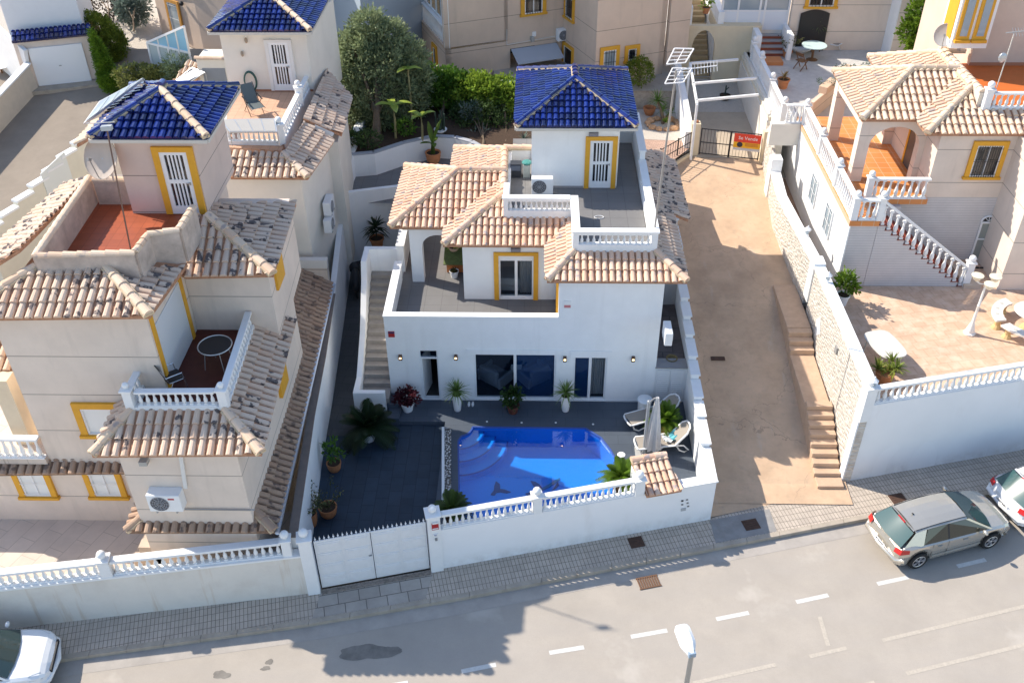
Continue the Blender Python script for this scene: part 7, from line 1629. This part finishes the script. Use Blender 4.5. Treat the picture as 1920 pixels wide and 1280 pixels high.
potted('potted_shrub','dry twiggy bush in orange pot beside the red tiled steps',P(1475,108,zf),terracotta,.24,.35,'bucket',twigs,leafm('dry_leaf'))
potted('potted_aloe','orange dried aloe in pot at the far terrace corner',P(1467,165,zf),mat('orange_pot'),.28,.45,'bucket',yu(40,.42,.05,.1,.2),leafm('straw_leaf',(.50,.34,.12),(.28,.17,.05),.4))
potted('potted_cactus','two dark pots with a small cactus on the gate court floor',P(1358,190,zc),black,.26,.35,'bucket',lambda q,h:(q.tube([(0,0,h),(0,0,h+.5)],[.04,.03],6),q.tube([(0,0,h+.25),(.15,0,h+.4)],[.03,.02],6)),mat('cactus_green'))
potted('potted_plant','green plant in a pot at the head of the cream stairs',P(1323,25,6.6),terracotta,.2,.3,'bucket',lambda q,h:crown(q,[((0,0,h+.25),(.28,.26,.3))],160,.16,.08,.2),limel)

# ================================================================== furniture by the pool and on the far terrace
loungef=mat('lounger_plastic',(.80,.80,.79),.4); slingm=mat('taupe_sling',(.33,.29,.245),.8,noise=.06,nscale=40)
def lounger(label,loc,rz,back,group='white sun loungers by the pool'):
    t=thing('sun_lounger',label,'sun lounger',loc,rz,group=group)   # foot end at -x, head at +x
    for s_ in (-1,1):
        q=MB(); y=s_*.31; q.tube([(-.95,y*.86,.30),(-.90,y,.33),(-.3,y,.34),(.35,y,.34)],.032,8); q.tube([(-.9,y,.33),(-.84,y*1.06,.14),(-.66,y*1.08,.02),(-.45,y*1.06,.08),(-.1,y,.32)],.028,8); q.tube([(.35,y,.34),(.48,y*1.06,.12),(.66,y*1.08,.02),(.80,y*1.05,.10),(.62,y,.30),(.35,y,.34)],.028,8); q.build('side_frame',loungef,t,smooth=2)
    q=MB(); q.tube([(-.95,-.27,.30),(-.985,-.12,.30),(-.985,.12,.30),(-.95,.27,.30)],.032,8); q.build('foot_rail',loungef,t,smooth=2)
    q=MB(); q.obox((-.30,0,.345),(.62,0,0),(0,.285,0),(0,0,.010)); q.build('seat',slingm,t)
    b=Vector((.33,0,.35)); d=Vector((cos(back),0,sin(back))); n=Vector((-sin(back),0,cos(back))); q=MB()
    e=b+d*.78
    q.obox(b+d*.38,d*.37,Vector((0,.27,0)),n*.010); bk=q.build('backrest',slingm,t); q=MB(); q.tube([b+Vector((0,-.31,0)),b+d*.6+Vector((0,-.30,0)),e+Vector((0,-.18,0)),e+d*.05,e+Vector((0,.18,0)),b+d*.6+Vector((0,.30,0)),b+Vector((0,.31,0))],.032,8); q.build('back_frame',loungef,bk,smooth=2); return t
la_=P(1213,790,0); lounger('empty white sun lounger with flat grey sling behind the folded parasol',la_+Vector((.15,.05,0)),radians(22),radians(35))
lb_=P(1237,838,0); lounger('white sun lounger with turquoise towel in front of the potted cycad',lb_+Vector((.1,-.02,0)),radians(9),radians(52))
t=thing('towel','turquoise and white towel crumpled on the front sun lounger','towel',lb_+Vector((.36,.06,.40)),.3); q=MB(); n=9
g_=[[(-.28+.56*i/n,-.2+.4*j/n,.05*sin(i*1.7+j*.9)+.035*cos(j*2.1)+.22*max(0,i/n-.45)) for j in range(n+1)] for i in range(n+1)]
for i in range(n):
    for j in range(n): q.quad(g_[i][j],g_[i+1][j],g_[i+1][j+1],g_[i][j+1],mi=0 if i<4 else 1)
q.build('cloth',[mat('towel_white',(.78,.80,.80),.95),mat('towel_turquoise',(.16,.50,.56),.95)],t,smooth=2)
t=thing('parasol','closed white parasol on a grey pole between the loungers','parasol',P(1212,852,0)); q=MB(); q.tube([(-.10,0,0),(-.10,0,2.35)],.055,12); q.lathe([(.055,2.35),(.05,2.40),(.01,2.42)],(-.10,0,0),12); q.build('pole',mat('parasol_pole',(.42,.43,.44),.35,metal=.4),t)
q=MB(); K=14
rows=[]
for k in range(9): 
    u_=k/8; rr=(.05+.20*(1-u_)**.8) ; rows.append([Vector((.17+rr*(1+.28*(1 if i%2 else -1)*(1-u_*.6))*cos(2*pi*i/K),rr*(1+.28*(1 if i%2 else -1)*(1-u_*.6))*sin(2*pi*i/K),.35+2.2*u_)) for i in range(K)])
for a,b in zip(rows,rows[1:]):
    for i in range(K): q.quad(a[i],a[(i+1)%K],b[(i+1)%K],b[i])
q.poly(rows[-1]); q.build('folded_canopy',mat('canvas_grey',(.60,.57,.55),.9,noise=.06,nscale=8),t); q=MB(); q.tube([(-.10,0,2.3),(.05,0,2.5),(.17,0,2.55)],.025,8); q.tube([(.17,0,2.5),(.17,0,.3)],.02,8); q.build('arm',mat('parasol_arm',(.25,.25,.26),.4),t); q=MB(); q.box(-.38,.42,-.35,.35,.0,.06); q.build('base',mat('base_grey',(.42,.42,.41),.8),t)
t=thing('laundry_bin','round white lidded bin standing against the villa wall','bin',P(1207,772,0)); q=MB(); q.lathe([(.22,0),(.245,.58),(.255,.60),(.20,.60)],n=24,cap=False); q.build('drum',whitep,t,smooth=1); q=MB(); q.lathe([(.001,.63),(.23,.62),(.265,.60),(.265,.575)],n=24,cap=False); q.build('lid',mat('lid_white',(.74,.76,.77),.5),t,smooth=1)
for i,dx in enumerate((0,.14)):
    pass
t=thing('slippers','pair of white slippers left on the deck by the sliding door','slippers',P(883,758,0)); 
for dx in (-.07,.07): q=MB(); q.prism([(dx+.045*cos(a),.13*sin(a)) for a in [2*pi*i/14 for i in range(14)]],.0,.035); s_=q.build('sole',whitep,t); q=MB(); q.ball((dx,-.05,.045),.05,8,6,sq=(.95,1.2,.7)); q.build('strap',whitep,s_)
t=thing('straw_basket','round straw basket on the slate floor of the side yard','basket',P(1259,677,1.5)); q=MB(); q.lathe([(.15,0),(.20,.12),(.21,.16),(.17,.15),(.13,.05),(.01,.04)],n=18); q.build('basket',mat('straw',(.22,.16,.07),.9,noise=.3,nscale=20),t)
t=thing('storage_box','dark wire crates and green bag stacked beside the roof terrace wall','crates',P(968,330,TZ)); q=MB(); q.box(-.22,.18,-.15,.2,0,.55); q.build('crate',mat('crate_dark',(.035,.04,.05),.6),t); q=MB(); q.box(-.2,.16,-.17,-.15,.3,.5); q.build('crate_panel',mat('crate_panel',(.12,.14,.18),.6),t); q=MB(); q.box(.26,.52,-.14,.18,0,.50); q.build('bin_body',mat('bin_pale',(.40,.43,.40),.6),t); q=MB(); q.ball((.40,.02,.56),.2,10,6,sq=(1,1,.35)); q.build('green_bag',mat('teal_bag',(.05,.22,.20),.5),t)
q=MB(); c=P(1074,419,TZ+.004)
t=thing('hose_loop','white cable loop lying on the lit roof terrace floor','cable',P(1123,408,TZ)); q=MB(); q.tube([(.16*cos(2*pi*i/20),.10*sin(2*pi*i/20),.02) for i in range(21)],.012,5); q.build('loop',whitep,t)
t=thing('motor_scooter','dark covered scooter parked in the shaded side passage','scooter',P(670,545,.1),radians(100)); q=MB(); q.ball((0,0,.55),.5,12,8,sq=(1.5,.42,.9)); q.ball((.45,0,.85),.28,10,7,sq=(.8,.9,1)); q.build('cover',black,t,smooth=2); q=MB(); 
for x in (-.5,.5): q.tube([(x+.22*cos(2*pi*i/14),0,.24+.22*sin(2*pi*i/14)) for i in range(15)],.05,6)
q.build('wheels',rubber,t)
# far terrace furniture
t=thing('round_table','round pale turquoise table on the far terrace by the planters','table',P(1522,112,zf)); q=MB(); q.lathe([(.01,.72),(.62,.72),(.62,.76),(.01,.76)],n=24,cap=False); q.build('tabletop',mat('pale_turq',(.50,.62,.60),.6),t); q=MB(); q.lathe([(.3,0),(.06,.06),(.06,.72)],n=10); q.build('leg',wood,t)
def wchair(label,loc,rz):
    t=thing('folding_chair',label,'chair',loc,rz)
    for s_ in (-1,1): q=MB(); q.bar((s_*.22,-.25,0),(s_*.22,.25,.9),.04,.03); q.bar((s_*.22,.25,0),(s_*.22,-.2,.46),.04,.03); q.build('leg',wood,t)
    q=MB(); q.obox((0,0,.45),(.22,0,0),(0,.2,0),(0,0,.015)); q.build('seat',wood,t); q=MB(); q.obox((0,.24,.80),(.21,0,0),(0,.04,.1),(0,.01,0)); q.build('backrest',wood,t)
wchair('brown wooden folding chair in front of the round turquoise table',P(1500,130,zf),2.2); wchair('brown wooden folding chair behind the round turquoise table',P(1525,95,zf),.2)
t=thing('white_basin','white oval basin bench beside the black gate','basin',P(1500,98,zf)); q=MB(); q.lathe([(.25,0),(.55,.22),(.60,.30),(.50,.30),(.35,.2)],n=20); q.build('basin',whitep,t)
lounger('lilac covered lounger at the far terrace wall',P(1575,85,zf),.9,radians(45),group=None)
t=thing('chimney_pipe','short dark pipe with blue cap behind the sand roof','pipe',P(1665,95,zf)); q=MB(); q.tube([(0,0,0),(0,0,1.0)],.12,10); q.build('pipe',black,t); q=MB(); q.lathe([(.19,1.0),(.17,1.12),(.02,1.2)],n=12); q.build('cap',mat('pipe_blue',(.15,.25,.35),.5),t)
c=PY(1772,66,11.0); dish('satellite_dish','grey satellite dish on the ridge of the sand house roof',c,.40,radians(-115),radians(25),mat('dish_grey',(.42,.40,.39),.6))
# antennas
f0=Vector((9.12,1.1,6.6)); tp=PY(1268,132,1.1); t,top=mast('antenna_mast','tall thin mast with grid antenna on the villa roof terrace corner',f0,tp.z-f0.z,(tp.x-f0.x,0),r=.032,m=mat('pole_grey',(.36,.33,.30),.5,metal=.3))
q=MB(); c=top+Vector((.15,0,.1))
for s_ in (-1,1):
    base=c+Vector((0,0,s_*.30))
    pl_=[base+Vector((-.45,0,-.22)),base+Vector((.05,-.3,-.05)),base+Vector((.30,0,.25)),base+Vector((-.22,.3,.15))]
    for i in range(4): q.bar(pl_[i],pl_[(i+1)%4],.03,.03)
    for f_ in (.25,.5,.75): q.bar(pl_[0].lerp(pl_[3],f_),pl_[1].lerp(pl_[2],f_),.02,.02)
    q.bar(pl_[0].lerp(pl_[1],.5),pl_[3].lerp(pl_[2],.5),.02,.02)
q.build('grid_reflector',mat('antenna_white',(.74,.72,.72),.5),t); q=MB(); b=top+Vector((.45,0,.0)); q.bar(top,b+Vector((.75,.05,.12)),.025,.025)
for k in range(9): p=b.lerp(b+Vector((.75,.05,.12)),k/8); q.bar(p+Vector((0,-.12,-.12)),p+Vector((0,.12,.12)),.012,.012)
q.build('yagi',mat('antenna_white'),t)
f0=Vector((22.0,8.0,zt if False else TZ+OZ)); tp=PY(1902,62,8.0); ft_=PY(1870,160,8.0); t,top=mast('antenna_mast','pale mast with small antenna on the orange roof terrace',ft_,tp.z-ft_.z,(tp.x-ft_.x,0),m=mat('mast_pale',(.62,.57,.50),.6)); q=MB(); q.bar(top+Vector((-.3,0,0)),top+Vector((.6,0,.1)),.03,.03)
for k in range(7): p=top+Vector((-.05+.1*k,0,.03)); q.bar(p+Vector((0,-.15,-.1)),p+Vector((0,.15,.1)),.012,.012)
q.build('yagi',galv,t); q=MB(); q.ball((-.12,0,1.9*.55),.16,10,6,sq=(1,.4,1.2)); q.build('small_dish',galv,t)

# ================================================================== street lamp
ph=P(1297,1226,8.2); t=thing('street_lamp','white street lamp head on slim grey pole above the road','street lamp',Vector((ph.x,ph.y,-.5)))
H_=8.7; q=MB(); q.tube([(0,0,0),(0,0,3),(0,0,H_)],[.09,.075,.045],12); q.build('pole',mat('lamp_pole',(.40,.41,.41),.45,metal=.3),t,smooth=2)
tip=P(1278,1160,8.45); d=Vector((tip.x-ph.x,tip.y-ph.y,0)); Lh=d.length; d.normalize(); s=Vector((d.y,-d.x,0))
hw=lambda u:(.06+.11*min(1,u/.35))*(1 if u<.9 else 1-(u-.9)*2.2)
q=MB(); rows=[]
for k in range(11):
    u_=k/10; p=d*(Lh*u_-.02)+up*(H_+.08*u_); w_=hw(u_)*Lh/.62*.92; hh=.05+.05*sin(pi*min(1,u_+.1)); rows.append([p-s*w_-up*.03,p-s*w_*.96+up*hh*.5,p-s*w_*.5+up*hh,p+s*w_*.5+up*hh,p+s*w_*.96+up*hh*.5,p+s*w_-up*.03])
for a,b in zip(rows,rows[1:]):
    for i in range(5): q.quad(a[i],b[i],b[i+1],a[i+1])
    q.quad(a[5],b[5],b[0],a[0])
q.poly(rows[0]); q.poly(rows[-1][::-1]); q.build('lamp_head',mat('lamp_head_white',(.80,.80,.80),.4),t,smooth=1)
q=MB(); q.obox(up*(H_+.01)+d*.03,d*.07,s*.065,up*.055); q.build('bracket',mat('lamp_bracket',(.25,.33,.42),.5),t)
# ================================================================== cars
def car(label,loc,rz,paint,suv=False,plate_txt='3816 FHT',tail=True):
    """x forward, origin on the ground under the middle"""
    t=thing('parked_car',label,'car',loc,rz)
    L=4.25; k=1.08 if suv else 1.0
    # stations: x, half width, rocker z, belt z, roof z, roof half width
    wr,wf=-1.33,1.28
    def zb(x):
        for xw in (wr,wf):
            dx=abs(x-xw)
            if dx<.37: return .22+.46*sqrt(max(0,1-(dx/.37)**2))
        return .22
    body=[(-2.12,.66,.34,.72),(-2.06,.78,.30,.86),(-1.92,.845,.26,.96),(-1.75,.865,.24,.985),(-1.69,.87,.24,.985),(-1.58,.873,.22,.985),(-1.45,.876,.22,.985),(-1.33,.876,.22,.983),(-1.21,.876,.22,.98),(-1.08,.876,.22,.975),(-.97,.876,.22,.97),(-.90,.876,.22,.965),(-.4,.878,.22,.955),(.1,.878,.22,.945),(.5,.876,.22,.935),(.85,.874,.22,.925),(.92,.873,.22,.922),(1.03,.872,.22,.915),(1.16,.87,.22,.905),(1.28,.867,.22,.89),(1.40,.86,.22,.875),(1.53,.85,.22,.855),(1.64,.84,.22,.835),(1.72,.83,.24,.82),(1.90,.78,.26,.77),(2.02,.69,.28,.70),(2.11,.52,.33,.62)]
    q=MB(); rows=[]
    for (x,w_,z0,z1) in body:
        zl=max(z0,zb(x)); zm=zl+(z1-zl)*.55
        rows.append([Vector((x,w_*.95,zl)),Vector((x,w_,zm)),Vector((x,w_*.985,z1-.06)),Vector((x,w_*.90,z1)),Vector((x,w_*.45,z1+.035)),Vector((x,0,z1+.045))])
    full=[[Vector((p.x,-p.y,p.z)) for p in r_[:-1]]+r_[::-1] for r_ in rows]     # right side up and over to the left
    full=[[Vector((p.x,-p.y,p.z)) for p in r_]+[Vector((p.x,p.y,p.z)) for p in r_[:-1][::-1]] for r_ in rows]
    n=len(full[0])
    for a,b in zip(full,full[1:]):
        for i in range(n-1): q.quad(a[i],a[i+1],b[i+1],b[i])
    q.poly(full[0][::-1]); q.poly(full[-1]); bd=q.build('body',paint,t,smooth=True)
    # greenhouse: roof, pillars, glass
    RZ=1.45*k; gh=[(-1.98,.70,1.00),(-1.70,.60,1.30),(-1.52,.565,1.385),(-1.1,.57,1.44),(-.5,.58,1.46),(.0,.575,1.45),(.30,.555,1.415)]
    def gpt(x):
        for (a,b) in zip(gh,gh[1:]):
            if a[0]<=x<=b[0]: f=(x-a[0])/(b[0]-a[0]); return a[1]+(b[1]-a[1])*f, (a[2]+(b[2]-a[2])*f-1)*k+1
        return gh[-1][1],(gh[-1][2]-1)*k+1
    xs_=[-1.52,-1.3,-1.0,-.6,-.2,.1,.30]
    q=MB(); rr=[]
    for x in xs_:
        w_,z=gpt(x); rr.append([Vector((x,-w_-.035,z-.045)),Vector((x,-w_*.93,z+.0)),Vector((x,-w_*.45,z+.035)),Vector((x,0,z+.045)),Vector((x,w_*.45,z+.035)),Vector((x,w_*.93,z)),Vector((x,w_+.035,z-.045))])
    for a,b in zip(rr,rr[1:]):
        for i in range(6): q.quad(a[i],a[i+1],b[i+1],b[i])
    # pillars as body-coloured skin
    belt=lambda x: next((a[3]+(b[3]-a[3])*(x-a[0])/(b[0]-a[0]) for a,b in zip(body,body[1:]) if a[0]<=x<=b[0]),.92)
    bw=lambda x: next((a[1]+(b[1]-a[1])*(x-a[0])/(b[0]-a[0]) for a,b in zip(body,body[1:]) if a[0]<=x<=b[0]),.8)
    for s_ in (-1,1):
        def top(x): w_,z=gpt(min(.30,x)); return Vector((x,s_*(w_+.035),z-.045))
        def bot(x): return Vector((x,s_*bw(x)*.955,belt(x)-.02))
        A=[(-2.02,-1.52),(-1.42,-1.22)]     # rear quarter
        q.add([bot(-2.0),bot(-1.30),top(-1.05)+Vector((-.1,0,0)),top(-1.52)],[(0,1,2,3),(3,2,1,0)])
        q.add([bot(1.10),bot(1.22),top(.30)+Vector((.06,0,0)),top(.30)-Vector((.06,0,0))],[(0,1,2,3),(3,2,1,0)])
    q.quad(Vector((-1.58,-.55,gpt(-1.52)[1]+.0)),Vector((-1.58,.55,gpt(-1.52)[1]+.0)),rr[0][5],rr[0][1])
    q.build('roof',paint,t,smooth=True)
    for s_ in (-1,1):
        top=lambda x: Vector((x,s_*(gpt(min(.30,x))[0]+.030),gpt(min(.30,x))[1]-.06)); bot=lambda x: Vector((x,s_*bw(x)*.945,belt(x)-.01))
        for x0,x1,x2,x3 in ((-1.30,-.42,-.42,-1.10),(-.36,1.06,.26,-.36)):
            g=MB(); g.add([bot(x0),bot(x1),top(x2),top(x3)],[(0,1,2,3),(3,2,1,0)]); g.build('side_window',mat('car_glass_side',(.03,.035,.025),.05,spec=.8),t)
        g=MB(); g.add([bot(-.42),bot(-.36),top(-.36),top(-.42)],[(0,1,2,3),(3,2,1,0)]); g.build('door_pillar',black,t)
        g=MB(); g.tube([Vector((-1.5,s_*(gpt(-1.5)[0]-.02),gpt(-1.5)[1]+.008)),Vector((-.6,s_*(gpt(-.6)[0]-.02),gpt(-.6)[1]+.008)),Vector((.28,s_*(gpt(.28)[0]-.02),gpt(.28)[1]+.008))],.013,6); g.build('roof_strip',black,t)
        # door seams, handles, mirror, side strip
        g=MB()
        for x in (-.95,-.39,.92): g.bar((x,s_*bw(x)*1.002,.30),(x,s_*bw(x)*.985,belt(x)-.05),.010,.012,up=(1,0,0))
        g.build('door_seam',mat('seam_dark',(.05,.05,.05),.6),bd)
        for x in (-.70,.22): g=MB(); g.bar((x-.09,s_*(bw(x)+.012),.80),(x+.09,s_*(bw(x)+.012),.805),.03,.03); g.build('door_handle',paint,t)
        g=MB(); g.ball((.78,s_*.98,.99),.10,10,7,sq=(.62,1.1,.75)); g.build('mirror',paint,t,smooth=2)
        g=MB(); g.bar((-.9,s_*.885,.42),(.85,s_*.885,.42),.02,.05); g.build('side_strip',paint,t)
        # lamps
        g=MB(); g.add([Vector((-2.155,s_*.60,.77)),Vector((-2.085,s_*.825,.79)),Vector((-1.80,s_*.893,.815)),Vector((-1.80,s_*.868,.955)),Vector((-2.02,s_*.80,.965)),Vector((-2.09,s_*.58,.93))],[(0,1,4,5),(5,4,1,0),(1,2,3,4),(4,3,2,1)]); g.build('tail_lamp',mat('tail_lamp_red',(.50,.02,.02),.2,coat=.5),t)
        g=MB(); g.add([Vector((1.66,s_*.852,.70)),Vector((1.98,s_*.74,.64)),Vector((1.93,s_*.62,.78)),Vector((1.66,s_*.76,.845))],[(0,1,2,3),(3,2,1,0)]); g.build('headlight',mat('headlight_glass',(.55,.57,.58),.1,spec=.8),t)
    # windscreen and rear window
    wt,zt_=gpt(.30); g=MB(); wb=bw(1.18)*.90
    g.add([Vector((1.16,-wb,.935)),Vector((1.26,-wb*.5,.965)),Vector((1.29,0,.975)),Vector((1.26,wb*.5,.965)),Vector((1.16,wb,.935)),Vector((.30,wt,zt_-.02)),Vector((.34,wt*.5,zt_+.02)),Vector((.35,0,zt_+.03)),Vector((.34,-wt*.5,zt_+.02)),Vector((.30,-wt,zt_-.02))],[(0,1,8,9),(1,2,7,8),(2,3,6,7),(3,4,5,6)]); g.build('windscreen',mat('car_glass',(.035,.06,.06),.04,spec=.8),t,smooth=2)
    g=MB(); wt,zt_=gpt(-1.56); g.add([Vector((-2.03,-.70,.985)),Vector((-2.09,0,.965)),Vector((-2.03,.70,.985)),Vector((-1.58,wt,zt_-.02)),Vector((-1.63,0,zt_+.02)),Vector((-1.58,-wt,zt_-.02))],[(0,5,4,1),(1,4,3,2)]); g.build('rear_window',mat('car_glass_rear',(.03,.085,.085),.05,spec=.8),t,smooth=2)
    g=MB(); g.add([Vector((-2.02,-.66,.93)),Vector((-2.03,-.70,.985)),Vector((-2.09,0,.965)),Vector((-2.03,.70,.985)),Vector((-2.02,.66,.93)),Vector((-2.09,0,.9))],[(0,1,2,5),(5,2,3,4)]); g.build('tailgate_edge',paint,t)
    g=MB(); g.tube([Vector((1.20,-.62,.95)),Vector((1.05,.1,1.03))],.010,5); g.tube([Vector((1.22,.05,.97)),Vector((1.08,.62,1.0))],.010,5); g.build('wiper',black,t)
    g=MB(); g.obox((-1.60,0,gpt(-1.55)[1]+.02),(.02,0,0),(0,.16,0),(0,0,.018)); g.build('brake_light',mat('tail_lamp_red'),t)
    g=MB(); g.tube([(-1.2,0,gpt(-1.2)[1]+.03),(-1.28,0,gpt(-1.2)[1]+.1)],.02,6); g.build('roof_aerial',black,t)
    # bumpers, plate
    g=MB(); g.tube([Vector((-1.9,-.86,.52)),Vector((-2.10,-.74,.50)),Vector((-2.19,0,.50)),Vector((-2.10,.74,.50)),Vector((-1.9,.86,.52))],.085,8); g.build('rear_bumper',paint,t,smooth=2)
    g=MB(); g.tube([Vector((1.75,-.82,.45)),Vector((2.04,-.64,.44)),Vector((2.17,0,.44)),Vector((2.04,.64,.44)),Vector((1.75,.82,.45))],.09,8); g.build('front_bumper',paint,t,smooth=2)
    g=MB(); g.box(2.10,2.15,-.5,.5,.55,.66); g.build('grille',black,t)
    g=MB(); g.obox((-2.20,0,.62),(.012,0,0),(0,.26,0),(-.004,0,.06)); pl=g.build('number_plate',signw,t)
    me_=text(pl,'plate_number',plate_txt,Vector((-2.216,0,.62)),.10,ink,Vector((0,-1,0)),up,Vector((-1,0,0)))
    g=MB(); g.box(-1.95,1.95,-.74,.74,.20,.55); g.build('underbody',dark,t)
    # wheels
    for xw in (wr,wf):
        for s_ in (-1,1):
            g=MB(); n=24; prof=[(.20,-.10),(.30,-.105),(.325,-.07),(.325,.07),(.30,.105),(.20,.10)]
            for (r0,y0),(r1,y1) in zip(prof,prof[1:]):
                for i in range(n):
                    a=2*pi*i/n; b=2*pi*(i+1)/n; y_=s_*.80
                    g.quad((xw+r0*cos(a),y_+y0*s_,.325+r0*sin(a)),(xw+r0*cos(b),y_+y0*s_,.325+r0*sin(b)),(xw+r1*cos(b),y_+y1*s_,.325+r1*sin(b)),(xw+r1*cos(a),y_+y1*s_,.325+r1*sin(a)))
            wh=g.build('wheel',rubber,t,smooth=1); g=MB(); y_=s_*.885
            g.tube([(xw+.215*cos(2*pi*i/n),y_,.325+.215*sin(2*pi*i/n)) for i in range(n+1)],.022,6,cap=False)
            for k_ in range(5):
                for off in (-.16,.16): a=2*pi*k_/5; g.bar((xw+.04*cos(a),y_,.325+.04*sin(a)),(xw+.21*cos(a+off),y_,.325+.21*sin(a+off)),.035,.03,up=(0,1,0))
            g.lathe([(.06,-.02),(.06,.02)],(xw,y_,.325),8) if False else g.ball((xw,y_,.325),.05,8,6,sq=(1,.5,1))
            g.build('rim',mat('alloy_rim',(.60,.60,.62),.3,metal=.7),wh); g=MB(); g.poly([(xw+.21*cos(2*pi*i/n),s_*.84,.325+.21*sin(2*pi*i/n)) for i in range(n)]); g.poly([(xw+.21*cos(2*pi*i/n),s_*.841,.325+.21*sin(2*pi*i/n)) for i in range(n)][::-1]); g.build('brake_disc',mat('hub_dark',(.05,.05,.055),.6),wh)
            g=MB(); K=14
            for i in range(K):
                a=pi*i/K; b=pi*(i+1)/K; g.quad((xw+.37*cos(a),s_*.60,.31+.39*sin(a)),(xw+.37*cos(b),s_*.60,.31+.39*sin(b)),(xw+.37*cos(b),s_*.868,.31+.39*sin(b)),(xw+.37*cos(a),s_*.868,.31+.39*sin(a)))
            g.build('wheel_arch',dark,t)
    return t
gold=mat('champagne_paint',(.56,.52,.45),.24,metal=.6,coat=.9)
wpaint=mat('white_car_paint',(.78,.79,.80),.25,coat=.8)
a=P(1717,1065,-.55); b=P(1853,1027,-.55); d=(b-a); ang=atan2(d.y,d.x); d.normalize(); nn=Vector((-d.y,d.x,0))
mid=a-d*(-1.33)*1.0; ctr=(a+b)/2+nn*.88+d*.02; ctr.z=-.55
car('champagne silver hatchback parked along the kerb at right',ctr,ang,gold)
c2=ctr+Vector((4.35,1.30,0)); car('white car behind the silver hatchback at the right edge of the road',c2+Vector((.02,.28,0)),ang-.03,wpaint,suv=True,plate_txt='7204 KJD')
c3=P(20,1290,-.55); car('white car with black trim at the lower left kerb',Vector((c3.x-.95,c3.y+.25,-.55)),radians(11),wpaint,suv=True,plate_txt='5190 HLB')
